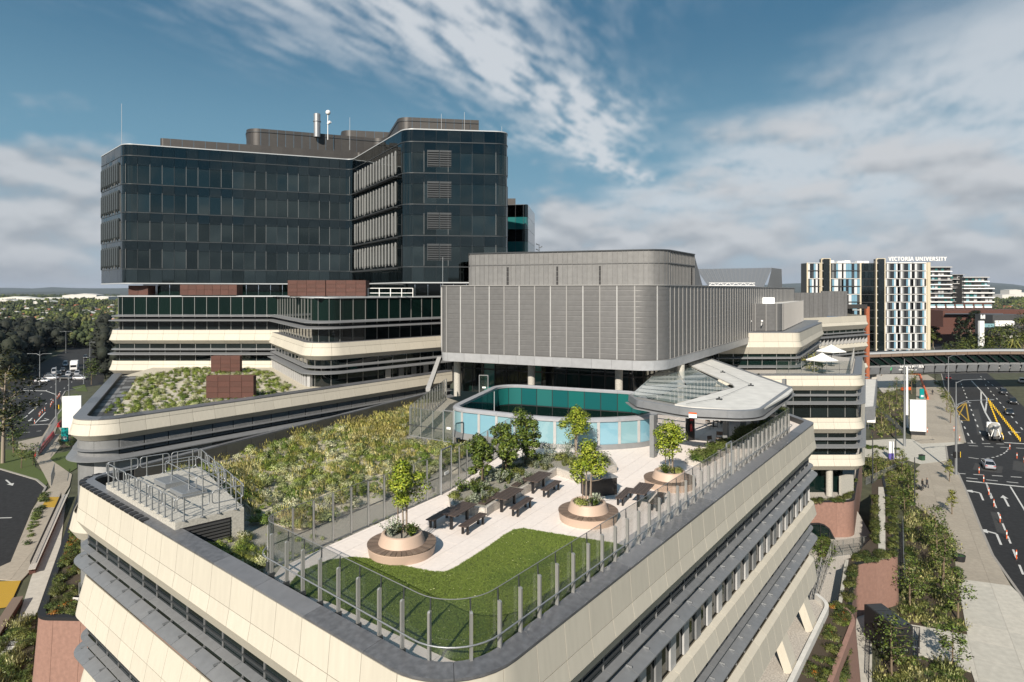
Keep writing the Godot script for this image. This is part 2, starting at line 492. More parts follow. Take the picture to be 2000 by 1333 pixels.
	M.brick = worn(paint(0.12, 0.05, 0.038, 0.9), mottle, 3.0)
	M.teal_sign = paint(0.0, 0.22, 0.22, 0.4)
	M.skin = paint(0.4, 0.24, 0.17, 0.6)

# ---------------------------------------------------------------- the scene
func _ready() -> void:
	rng.seed = 20
	var cam := Camera3D.new()
	cam.name = "camera"
	cam.near = 0.1; cam.far = 20000.0
	cam.keep_aspect = Camera3D.KEEP_HEIGHT
	cam.set_frustum(0.1 * 1333.0 / FOCAL, Vector2(0, -0.1 * (666.5 - HORIZON) / FOCAL), 0.1, 20000.0)
	cam.position = Vector3(0, EYE, 0)
	add_child(cam)
	cam.current = true
	var env := Environment.new()
	env.background_mode = Environment.BG_SKY
	env.sky = Sky.new()
	var pano := PanoramaSkyMaterial.new()
	pano.panorama = sky_picture()
	env.sky.sky_material = pano
	env.background_energy_multiplier = 0.7
	env.tonemap_mode = Environment.TONE_MAPPER_LINEAR
	env.tonemap_exposure = 1.45
	env.sdfgi_enabled = true; env.ssao_enabled = true; env.ssil_enabled = true
	env.fog_enabled = true
	env.fog_density = 0.000028
	env.fog_light_color = Color(0.62, 0.68, 0.76)
	var world := WorldEnvironment.new()
	world.environment = env
	add_child(world)
	var sun := DirectionalLight3D.new()
	sun.name = "sun"
	sun.light_energy = 1.6
	sun.light_color = Color(1.0, 0.96, 0.90)
	sun.light_angular_distance = 0.5
	sun.shadow_enabled = true
	add_child(sun)
	sun.look_at_from_position(Vector3(-0.31, 0.62, 0.95), Vector3.ZERO)   # from behind and to the left of the camera
	make_materials()
	build_ground()
	build_near_wing()
	build_west_wing()
	build_tower()
	build_plant_block()
	build_light_well()
	build_canopy()
	build_east_wings()
	build_podium()
	build_university()
	build_apartments()
	build_bridge()
	build_fences()
	build_furniture()
	build_terrace_plants()
	build_guardrails()
	build_roof_garden()
	build_streets()
	build_vehicles()
	build_street_things()
	build_landscape()
	build_suburb()

func sky_picture() -> ImageTexture:
	var w := 2048; var h := 1024
	var wisp := FastNoiseLite.new(); wisp.seed = 4; wisp.noise_type = FastNoiseLite.TYPE_SIMPLEX_SMOOTH; wisp.fractal_octaves = 5; wisp.frequency = 1.0
	wisp.domain_warp_enabled = true; wisp.domain_warp_amplitude = 0.35; wisp.domain_warp_frequency = 0.7
	var lump := FastNoiseLite.new(); lump.seed = 11; lump.noise_type = FastNoiseLite.TYPE_SIMPLEX_SMOOTH; lump.fractal_octaves = 6; lump.frequency = 1.0
	var data := PackedFloat32Array()
	data.resize(w * h * 3)
	var top := Vector3(0.068, 0.18, 0.30); var mid := Vector3(0.175, 0.345, 0.47); var low := Vector3(0.42, 0.52, 0.60)
	for y in h:
		var el := (0.5 - (y + 0.5) / h) * PI
		var se := sin(el); var ce := cos(el)
		for x in w:
			var i := (y * w + x) * 3
			if el < -0.02:
				data[i] = 0.16; data[i + 1] = 0.16; data[i + 2] = 0.155
				continue
			var az := (x + 0.5) / w * TAU            # the left edge of the picture looks along -z
			var dx := sin(az) * ce; var dz := -cos(az) * ce
			var a := clampf(el / 0.42, 0, 1)
			var c := low.lerp(mid, smoothstep(0.0, 0.45, a)).lerp(top, smoothstep(0.35, 1.0, a))
			# high streaks of ice cloud, laid out on a flat layer so that they run together far away
			var up := maxf(se, 0.03)
			var p := Vector2(dx / up, dz / up)
			var along := p.x * 0.345 - p.y * 0.94; var across := p.x * 0.94 + p.y * 0.345
			if el > 0.05:
				var band := across + 1.02 + wisp.get_noise_2d(along * 0.5, across * 0.4 + 7) * 0.45
				var wide := clampf(0.62 - (along - 1.8) * 0.11, 0.14, 0.75)
				var core := exp(-band * band / (wide * wide)) * smoothstep(6.8, 5.6, along)
				var fine := wisp.get_noise_2d(across * 3.6 + along * 0.5, along * 0.85) * 0.5 + 0.5
				var finer := wisp.get_noise_2d(across * 11.0 + 30, along * 3.2 - across * 3.0) * 0.5 + 0.5
				var d := core * smoothstep(0.36, 0.78, fine * 0.55 + finer * 0.45 + core * 0.14)
				# the veil on the right and its feathers
				var edge := across + 0.47 * (along - 2.58) - 0.62 + wisp.get_noise_2d(p.x * 0.7, p.y * 0.7 + 20) * 0.55
				var sheet := smoothstep(-0.35, 0.7, edge) * smoothstep(0.8, 2.0, along)
				var soft := wisp.get_noise_2d(across * 1.3 + 40, along * 0.9) * 0.5 + 0.5
				d = maxf(minf(d * 1.25, 1.0), sheet * smoothstep(0.1, 0.62, soft * 0.6 + finer * 0.25 + sheet * 0.12) * 0.85)
				var rest := wisp.get_noise_2d(p.x * 0.35 - 50, p.y * 0.35) * 0.5 + 0.5
				d = maxf(d, smoothstep(0.6, 0.9, rest) * 0.6 * smoothstep(-1.0, 2.0, p.y))
				c = c.lerp(Vector3(0.67, 0.70, 0.735), clampf(d, 0, 1) * 0.86 * smoothstep(0.05, 0.14, el))
			# heaped low cloud in layers above the horizon
			if el < 0.42:
				var u := Vector3(sin(az) * 3.2, el * 9.0, cos(az) * 3.2)
				var big := lump.get_noise_3d(u.x * 0.8, u.y * 0.6 + 3.0, u.z * 0.8)
				var det := lump.get_noise_3d(u.x * 2.6, u.y * 2.2, u.z * 2.6)
				var side := wrapf(az, -PI, PI)
				var rise := 0.15 + 0.10 * smoothstep(-0.40, -0.62, side) + 0.09 * smoothstep(0.1, 0.4, side)
				var cover := big * 0.9 + det * 0.55 + (0.62 + 0.14 * smoothstep(0.1, 0.4, side) + 0.1 * smoothstep(-0.45, -0.6, side) - el / rise * 0.72)
				var m := smoothstep(0.02, 0.6, cover)
				var under := lump.get_noise_3d(u.x * 2.6, u.y * 2.2 + 0.35, u.z * 2.6)     # thicker above: a grey base
				var light := clampf(0.5 + (det - under) * 1.3 + el * 0.9, 0, 1)
				var tone := Vector3(0.37, 0.395, 0.43).lerp(Vector3(0.58, 0.595, 0.62), light)
				c = c.lerp(tone, m * 0.85 * smoothstep(0.36, 0.2, el))
			c = c.lerp(Vector3(0.36, 0.39, 0.44), smoothstep(0.07, 0.0, el) * 0.75)
			data[i] = c.x; data[i + 1] = c.y; data[i + 2] = c.z
	return ImageTexture.create_from_image(Image.create_from_data(w, h, false, Image.FORMAT_RGBF, data.to_byte_array()))

func build_ground() -> void:
	var b := MB.new()
	b.sheet(PackedVector2Array([Vector2(-9000, 200), Vector2(9000, 200), Vector2(9000, -14000), Vector2(-9000, -14000)]), -0.03)
	ground("ground", b, M.earth)
	var hills := MB.new()                                         # low far ridges along the horizon
	var g := FastNoiseLite.new(); g.seed = 9; g.frequency = 0.0006
	for k in 3:
		var z := -5200.0 - k * 2400.0
		for i in 60:
			var x0 := -9000.0 + i * 300.0
			var h := func(x: float) -> float: return 16.0 + k * 26.0 + g.get_noise_2d(x, k * 900.0) * (24.0 + 30.0 * k) + (30.0 + k * 14.0) * smoothstep(0.0, 4000.0, x)
			hills.quad(Vector3(x0, -2, z + 500), Vector3(x0 + 300, -2, z + 500), Vector3(x0 + 300, h.call(x0 + 300.0), z), Vector3(x0, h.call(x0), z))
			hills.quad(Vector3(x0, h.call(x0), z), Vector3(x0 + 300, h.call(x0 + 300.0), z), Vector3(x0 + 300, -2, z - 500), Vector3(x0, -2, z - 500))
	ground("hills", hills, worn(paint(0.05, 0.062, 0.05, 1.0), M.earth.albedo_texture, 180.0))

# ---------------------------------------------------------------- the near wing that carries the terrace
var near_path: Path
var near_left := 0.0      # where its front faces begin, along the line
var near_end := 0.0

func blade(o0: float, h0: float, o1: float, h1: float, t: float) -> Array:     # a sloping sun blade
	return [Vector2(o0, h0), Vector2(o1, h1), Vector2(o1, h1 - t), Vector2(o0, h0 - t)]

func cream_band(w: Node3D, path: Path, s0: float, s1: float, module: float, cuts: Array) -> void:     # (outward, height) corners of a band, top to bottom; the last face is the soffit
	for i in cuts.size() - 1:
		var a: Array = cuts[i]; var c: Array = cuts[i + 1]
		var called := "soffit_panel" if i == cuts.size() - 2 else ("upper_panel" if i == 0 else "lower_panel")
		row(w, called, path, s0, s1, module, slab(a[0], a[1] - 0.012, c[0], c[1] + 0.012, 0.07), M.cream, 0.011)
	var back := []
	for q in cuts: back.append(Vector2(q[0] - 0.055, q[1]))
	whole(w, "panel_backing", path, s0, s1, back, M.joint, false)

func build_near_wing() -> void:
	near_path = Path.new([[-7.6, -69.7], [-24.6, -36.0, 1.6], [-1.46, -16.5, 2.4], [24.4, -51.7, 1.2], [23.6, -60.0]])
	var q := near_path
	var a := q.near(Vector2(-23.6, -38.6))
	var e := q.length() - 0.4
	near_left = a; near_end = e
	var w := thing("hospital_wing", "cream banded hospital wing with grey sun blades and a roof terrace, nearest of all", "building", Vector3(-2, 0, -35))
	row(w, "coping", q, 0.1, e, 3.2, [Vector2(-0.64, COPING - 0.12), Vector2(-0.64, COPING + 0.02), Vector2(0.05, COPING - 0.06), Vector2(0.05, COPING - 0.14)], M.coping, 0.008)
	whole(w, "coping_bed", q, 0.1, e, [Vector2(-0.62, COPING - 0.7), Vector2(-0.62, COPING - 0.1), Vector2(0.0, COPING - 0.13), Vector2(0.0, COPING - 0.7)], M.black)
	var y := COPING
	cream_band(w, q, a, e, 1.6, [[0.03, y - 0.17], [0.14, y - 1.36], [0.26, y - 1.98], [-0.26, y - 2.88]])
	var mid := q.near(Vector2(-1.6, -18.0))
	cream_band(w, q, a, mid, 1.6, [[-0.2, y - 5.2], [0.1, y - 6.45], [0.26, y - 7.3], [-0.28, y - 8.15]])
	cream_band(w, q, a, mid, 1.6, [[-0.2, y - 10.2], [0.1, y - 11.4], [0.3, y - 12.4], [-0.35, y - 13.1]])
	cream_band(w, q, mid, e, 1.6, [[-0.28, y - 6.42], [0.08, y - 6.52], [0.27, y - 7.34], [-0.28, y - 7.68]])
	cream_band(w, q, mid, e, 1.6, [[-0.28, y - 10.75], [0.08, y - 11.0], [0.32, y - 12.5], [-0.35, y - 13.1]])
	for f in [[2.86, 6.44, 3.42, 3.92, mid, e], [7.66, 10.77, 8.45, 9.05, mid, e], [2.86, 5.22, 3.5, 4.1, a, mid], [8.13, 10.22, 8.55, 9.2, a, mid]]:
		var hi: float = y - f[0]; var lo: float = y - f[1]; var s0: float = f[4]; var s1: float = f[5]
		row(w, "window_pane", q, s0, s1, 1.6, slab(-0.36, hi, -0.36, lo, 0.03), M.glass, 0.02)
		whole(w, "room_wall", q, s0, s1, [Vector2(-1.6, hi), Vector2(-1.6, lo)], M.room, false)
		uprights(w, "mullion", q, s0, s1, 1.6, -0.40, -0.31, lo, hi, 0.04, M.grey)
		whole(w, "transom", q, s0, s1, [Vector2(-0.36, y - f[2] + 0.22), Vector2(-0.36, y - f[2] + 0.3), Vector2(-0.3, y - f[2] + 0.3), Vector2(-0.3, y - f[2] + 0.22)], M.mullion)
		row(w, "narrow_sun_blade", q, s0, s1, 1.6, blade(-0.3, y - f[2], 0.02, y - f[2] - 0.05, 0.05), M.shade, 0.012)
		row(w, "sun_blade", q, s0, s1, 1.6, blade(-0.26, y - f[3], 0.34, y - f[3] - 0.22, 0.06), M.shade, 0.012)
		uprights(w, "blade_bracket", q, s0, s1, 1.6, -0.36, 0.06, y - f[3] - 0.05, y - f[3] + 0.02, 0.06, M.galvanised)
	# on the long right face grey panels stand between the lower windows
	var b0 := q.near(Vector2(0.6, -19.4))
	var n := int((e - b0) / 1.6)
	for i in n:
		for f in [[4.25, 6.46]]:
			var b := MB.new()
			var s := b0 + 1.6 * i
			strip(b, q, s, s + 0.62, slab(-0.24, y - f[0], -0.24, y - f[1] + 0.06, 0.1))
			part("grey_wall_panel", b, M.pale_grey if i % 3 else M.grey, w)
	# the floor slabs behind, the lobby storey set back below, and the roof deck
	whole(w, "lobby_glass", q, a, e, [Vector2(-2.6, y - 13.1), Vector2(-2.6, PODIUM)], M.glass[0], false)
	whole(w, "lobby_soffit", q, a, e, [Vector2(-0.36, y - 13.08), Vector2(-2.7, y - 13.08)], M.cream[1], false)
	for x in [20.0, 26.5, 33.0, 39.5]:
		var ev := q.eval(q.near(Vector2(-1.4, -16.6)) + x)
		var f: Vector2 = ev[0]; var nn: Vector2 = ev[1]
		var b := MB.new()
		b.bar(v3(f + nn * -0.2, y - 12.9), v3(f + nn * 0.55, PODIUM), 1.3, 0.6)
		part("raking_leg", b, M.cream[0], w)
	var deck := MB.new()
	var outline := PackedVector2Array()
	for i in q.p.size(): outline.append(q.p[i] - q.n[i] * 0.62)
	outline.append(Vector2(14.0, -62.0)); outline.append(Vector2(-5.0, -66.0))
	for piece in round_well(outline): deck.sheet(piece, TERRACE - 0.62)
	part("roof_deck", deck, M.gravel, w)
	whole(w, "terrace_upstand", q, q.near(Vector2(-9.8, -23.6)), e, [Vector2(-0.66, COPING - 0.02), Vector2(-0.66, TERRACE - 0.05)], M.dark_grey, false)
	row(w, "parapet_lining", q, 0.2, a - 0.2, 2.2, slab(-0.68, COPING - 0.05, -0.68, TERRACE - 0.7, 0.03), M.upstand, 0.01)
	terrace_floor()

var well_path := Path.new([[-1.2, -61.2, 2.2], [-4.9, -48.6, 2.2], [4.4, -43.4, 9.0], [10.6, -45.6, 3.0], [11.4, -56.2, 2.0]], true)

func round_well(poly: PackedVector2Array) -> Array:      # the same area left and right of the light well's hole
	var hole := PackedVector2Array()
	for i in well_path.p.size() - 1: hole.append(well_path.p[i] - well_path.n[i] * 0.15)
	var r := []
	for half in [[-80.0, 3.0], [3.0, 80.0]]:
		var side := PackedVector2Array([Vector2(half[0], 0), Vector2(half[1], 0), Vector2(half[1], -120), Vector2(half[0], -120)])
		for a in Geometry2D.intersect_polygons(poly, side):
			for b in Geometry2D.clip_polygons(a, hole): r.append(b)
	return r

func terrace_floor() -> void:
	var q := near_path
	var s0 := q.near(Vector2(-9.5, -23.4)); var s1 := q.near(Vector2(23.8, -56.0))
	var poly := PackedVector2Array()
	for r in q.span(s0, s1): poly.append(r[0] - r[1] * 0.67)
	for r in [[21.0, -62.0], [-1.0, -63.0], [-0.5, -52.0], [0.2, -45.7], [-3.4, -35.2], [-9.2, -25.4]]: poly.append(Vector2(r[0], r[1]))
	var bed := MB.new()
	for piece in round_well(poly): bed.prism(piece, TERRACE - 0.6, TERRACE - 0.02)
	var floor_ := part("terrace_floor", bed, M.paver_joint, self)
	floor_.set_meta("kind", "structure")
	for piece in round_well(poly): tiles(floor_, "paving_tile", piece, TERRACE, 0.018, Vector2(0.515, -0.857), 0.9, 1.8, 0.006, M.paver)
	# artificial turf: an L with round corners
	var px := [[556, 1155], [585, 1118], [640, 1096], [690, 1089], [730, 1094], [790, 1107], [850, 1118.5], [868, 1118], [885, 1112], [940, 1078], [985, 1046], [1003, 1036], [1022, 1033], [1080, 1043], [1140, 1053], [1205, 1063], [1222, 1069], [1221, 1078], [1180, 1110], [1120, 1155], [1050, 1212], [985, 1262], [935, 1292], [905, 1296], [880, 1290], [840, 1272], [740, 1224], [640, 1176], [575, 1148.5]]
	var turf := flat_points(px, TERRACE)
	turf.remove_at(turf.size() - 1)
	var t := MB.new()
	t.prism(turf, TERRACE, TERRACE + 0.02)
	ground("turf", t, M.turf, "structure")
	var blade_ := MB.new()
	for i in 7:
		var d := Vector3(cos(i * 2.4), 0, sin(i * 2.4)) * 0.02
		var s := Vector3(-d.z, 0, d.x) * 0.3
		blade_.tri(d - s, d + s, d * 2.2 + Vector3(0, 0.035, 0))
	scatter("turf_blades", "short green blades of the artificial turf", [blade_.mesh()], M.turf_blade, fill(turf, 42000, TERRACE + 0.02, 0.8, 1.3, [0]), [[Color(0.115, 0.165, 0.022), Color(0.14, 0.19, 0.03), Color(0.09, 0.14, 0.02)]])
	var litter := MB.new()
	litter.tri(Vector3(-0.03, 0.04, 0), Vector3(0.03, 0.045, 0.015), Vector3(0, 0.04, 0.05))
	scatter("fallen_leaves", "small pale fallen leaves lying on the turf", [litter.mesh()], M.turf_blade, fill(turf, 240, TERRACE + 0.02, 0.6, 1.2, [0]), [[Color(0.5, 0.5, 0.25), Color(0.35, 0.4, 0.15)]])

# ---------------------------------------------------------------- the wing behind, with its own roof garden, and the glass storeys under the tower
func storey_glass(w: Node3D, q: Path, s0: float, s1: float, module: float, hi: float, lo: float, o: float, mats: Array, ledges: Array, called := "window_pane") -> void:
	row(w, called, q, s0, s1, module, slab(o, hi, o, lo, 0.03), mats, 0.02)
	uprights(w, "mullion", q, s0, s1, module, o - 0.05, o + 0.07, lo, hi, 0.06, M.steel)
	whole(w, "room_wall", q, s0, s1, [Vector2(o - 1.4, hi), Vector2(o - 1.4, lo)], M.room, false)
	for l in ledges:
		whole(w, "sun_ledge", q, s0, s1, blade(o - 0.05, l[0], o + l[1], l[0] - 0.1 - l[1] * 0.12, 0.09), M.shade[1])

func build_west_wing() -> void:
	var q := Path.new([[-51.2, -82.2], [-35.4, -50.7, 2.6], [-8.0, -85.2]])
	var e := q.length()
	var y := COPING
	var w := thing("roof_garden_wing", "lower cream and grey wing whose planted roof carries two rust red screens", "building", Vector3(-30, 0, -70))
	row(w, "coping", q, 0.0, e, 3.4, [Vector2(-0.95, y - 0.1), Vector2(-0.95, y), Vector2(0.05, y - 0.06), Vector2(0.05, y - 0.14)], M.coping, 0.008)
	whole(w, "coping_bed", q, 0.0, e, [Vector2(-0.92, y - 0.6), Vector2(-0.92, y - 0.1), Vector2(0.0, y - 0.13), Vector2(0.0, y - 0.6)], M.dark_grey)
	cream_band(w, q, 0.0, e, 2.0, [[0.03, y - 0.14], [0.1, y - 0.5], [0.36, y - 1.36], [-0.2, y - 1.92]])
	var corner0 := q.near(Vector2(-38.2, -56.0)); var corner1 := q.near(Vector2(-33.0, -53.8))
	row(w, "grey_wall_panel", q, 0.0, corner1, 2.0, slab(-0.25, y - 1.95, -0.25, y - 2.62, 0.06), [M.grey], 0.012)
	row(w, "grey_wall_panel", q, 0.0, corner1, 2.0, slab(-0.25, y - 2.7, -0.25, y - 3.25, 0.06), [M.grey], 0.012)
	var n := int((e - corner1) / 2.0)
	for i in n:                                                    # louvred panels: each a frame of slats
		var s := corner1 + 2.0 * i
		for f in [[1.95, 2.62], [2.75, 3.1]]:
			var b := MB.new()
			var k := 7 if f[0] < 2.0 else 4
			for j in k:
				var h: float = y - f[0] - (f[1] - f[0]) * j / k
				strip(b, q, s + 0.04, s + 1.96, [Vector2(-0.24, h), Vector2(-0.18, h - (f[1] - f[0]) / k * 0.75)], false)
			part("louvre_panel", b, M.grey, w)
	whole(w, "louvre_backing", q, corner1, e, [Vector2(-0.3, y - 1.9), Vector2(-0.3, y - 3.2)], M.black, false)
	row(w, "sun_ledge", q, 0.0, e, 4.0, blade(-0.25, y - 2.62, 0.1, y - 2.66, 0.07), M.shade, 0.01)
	row(w, "sun_ledge", q, 0.0, e, 4.0, blade(-0.28, y - 3.2, 0.55, y - 3.42, 0.08), M.shade, 0.01)
	row(w, "grey_wall_panel", q, 0.0, e, 2.0, slab(-0.3, y - 3.5, -0.3, y - 8.0, 0.06), [M.grey, M.grey, M.pale_grey], 0.015)
	cream_band(w, q, 0.0, corner1, 2.0, [[0.0, y - 8.0], [0.3, y - 9.4], [-0.2, y - 10.2]])
	whole(w, "lower_wall", q, 0.0, e, [Vector2(-0.5, y - 8.0), Vector2(-0.5, 0.0)], M.grey, false)
	var deck := MB.new()
	var outline := PackedVector2Array()
	for i in q.p.size(): outline.append(q.p[i] - q.n[i] * 0.9)
	outline.append(Vector2(-28.0, -94.0)); outline.append(Vector2(-52.0, -94.0))
	deck.sheet(outline, y - 0.5)
	part("roof_deck", deck, M.sand, w)
	var walk := PackedVector2Array()
	for r in q.span(0.5, corner0 + 1.0): walk.append(r[0] - r[1] * 0.95)
	for r in q.span(0.5, corner0 + 1.0): walk.insert(walk.size() - (walk.size() - int(q.span(0.5, corner0 + 1.0).size())), r[0] - r[1] * 2.7)
	tiles(w, "roof_paver", walk, y - 0.46, 0.05, Vector2(0.45, 0.893), 0.9, 0.9, 0.015, [M.dark_grey, M.grey], 0.0)
	for i in 3:                                                    # the slanting strut where the wing meets the plant block
		var b := MB.new()
		var o := at(836, 762, 21.3)
		b.bar(o + Vector3(i * 0.9, 0, -i * 0.4), deep(858, 700, 80.0) + Vector3(i * 0.9, 0, -i * 0.4), 0.5, 0.4)
		if i == 0: part("slanting_strut", b, M.pale_grey, w)
	# middle block with two cream bands and a rounded corner
	var f := Path.new([[-35.4, -93.7], [-22.4, -71.5, 2.8], [-4.2, -90.7]])
	var fl := f.length()
	var m := thing("glazed_block", "dark glazed block with one wide cream band, rounded corner towards the roof garden", "building", Vector3(-20, 0, -80))
	glazed_storeys(m, f, fl, true)
	# rear block
	var k := Path.new([[-61.0, -116.0], [-58.4, -92.6, 1.6], [-30.5, -92.6]])
	var kb := thing("glazed_block", "dark glazed block with two cream bands at the far end of the roof garden", "building", Vector3(-45, 0, -100))
	glazed_storeys(kb, k, k.length(), false)
	var roof := MB.new()
	roof.sheet(PackedVector2Array([Vector2(-60, -116), Vector2(-58.0, -93.4), Vector2(-32, -93.4), Vector2(-35.0, -93.4), Vector2(-22.4, -73.2), Vector2(-5, -90.7), Vector2(0, -116)]), 31.15)
	part("roof_deck", roof, M.pale_grey, kb)
	# low rust red screens on that roof, below the tower
	for r in [[258, 296, 569, 97.0, 1.0, "rust red plant screen at the left end of the roof under the tower"], [358, 468, 567, 94.0, 1.1, "wide rust red plant screen on the roof under the tower"], [567, 640, 563, 80.0, 1.0, "rust red plant screen left of its twin, above the rounded glazed corner"], [641, 718, 563, 80.0, 1.0, "rust red plant screen right of its twin, above the rounded glazed corner"]]:
		var x0: float = (r[0] - 1000.0) / FOCAL * r[3]; var x1: float = (r[1] - 1000.0) / FOCAL * r[3]
		screen("plant_screen", r[5], Vector3((x0 + x1) / 2, 31.2, -r[3]), 0.0, x1 - x0, r[4] + (1.1 if r[3] < 90 else 0.6), 2.0, "rust red screens on the roofs")
	var rail := thing("roof_railing", "pale frame railing on the roof right of the rust red screens", "railing", Vector3(-18, 31.2, -80))
	for i in 5:
		var b := MB.new()
		b.bar(Vector3(-18 + i * 1.4, 31.2, -80), Vector3(-18 + i * 1.4, 32.3, -80), 0.08, 0.08)
		part("post", b, M.white, rail)
	for h in [31.7, 32.3]:
		var b := MB.new()
		b.bar(Vector3(-18, h, -80), Vector3(-12.4, h, -80), 0.07, 0.07)
		part("rail", b, M.white, rail)

func glazed_storeys(w: Node3D, q: Path, e: float, front: bool) -> void:
	var y := 25.99 if front else 26.3
	cream_band(w, q, 0.0, e, 2.2, [[0.0, y], [0.12, y - 0.55], [0.42, y - 1.45], [-0.2, y - 2.0]])
	whole(w, "band_coping", q, 0.0, e, [Vector2(-0.9, y - 0.1), Vector2(-0.9, y + 0.04), Vector2(0.0, y + 0.02), Vector2(0.0, y - 0.1)], M.coping[0])
	# the two dark storeys above stand back a little
	storey_glass(w, q, 0.0, e, 1.75, 31.1, 28.35, -0.75, M.green_glass, [])
	storey_glass(w, q, 0.0, e, 1.75, 28.2, y - 0.2, -0.85, M.glass, [[28.55, 1.0], [27.95, 1.35]])
	whole(w, "roof_edge", q, 0.0, e, [Vector2(-1.0, 31.08), Vector2(-1.0, 31.3), Vector2(-0.55, 31.26), Vector2(-0.55, 31.1)], M.bright_edge)
	# below the band
	storey_glass(w, q, 0.0, e, 2.2, y - 2.05, 20.6 if front else 21.8, -0.4, M.glass, [[y - 2.65, 0.55], [y - 3.25, 1.0]])
	if front:                                                      # grey fins along the left flank
		uprights(w, "grey_fin", q, 0.3, e * 0.5 - 1.5, 1.1, -0.35, 0.05, 20.8, y - 3.5, 0.5, M.pale_grey)
		row(w, "grey_wall_panel", q, e * 0.5 + 8.0, e - 1.0, 1.9, slab(-0.2, y - 3.6, -0.2, 21.0, 0.1), [M.grey, M.pale_grey], 0.62)
		whole(w, "lower_wall", q, 0.0, e, [Vector2(-0.5, 20.7), Vector2(-0.5, 20.3)], M.grey, false)
	else:
		cream_band(w, q, 0.0, e, 2.2, [[0.0, 21.85], [0.12, 21.3], [0.42, 20.5], [-0.2, 19.9]])
		whole(w, "lower_wall", q, 0.0, e, [Vector2(-0.6, 20.0), Vector2(-0.6, 0.0)], M.dark_grey, false)

func screen(called: String, label: String, o: Vector3, turn: float, wide: float, high: float, thick: float, group := "") -> void:    # a plant screen of perforated rust red sheets
	var t := thing(called, label, "screen", o, turn, group)
	var n := maxi(2, int(round(wide / 1.2)))
	var rows_ := 2 if high < 2.0 else 4
	for k in 2:
		for i in n:
			for j in rows_:
				var b := MB.new()
				var w := wide / n; var h := (high - 0.15) / rows_
				b.bevel(Vector3(-wide / 2 + w * (i + 0.5), 0.15 + h * j, (thick / 2) * (1 - 2 * k)), Vector3(w - 0.03, h - 0.02, 0.05), 0.0, 0.01)
				part_mesh("perforated_sheet", b.mesh(), M.rust[(i + j) % 2], t)
	for k in [-1, 1]:
		var b := MB.new()
		b.abox(Vector3(k * (wide / 2 - 0.02), 0.15, 0), Vector3(0.04, high - 0.18, thick - 0.06))
		part_mesh("side_sheet", b.mesh(), M.rust[0], t)
	var top := MB.new()
	top.abox(Vector3(0, high - 0.2, 0), Vector3(wide - 0.1, 0.05, thick - 0.1))
	part_mesh("inner_plant", top.mesh(), M.dark_grey, t)
	var feet := MB.new()
	feet.abox(Vector3(0, 0, 0), Vector3(wide - 0.4, 0.15, thick - 0.3))
	part_mesh("base_frame", feet.mesh(), M.pale_grey, t)

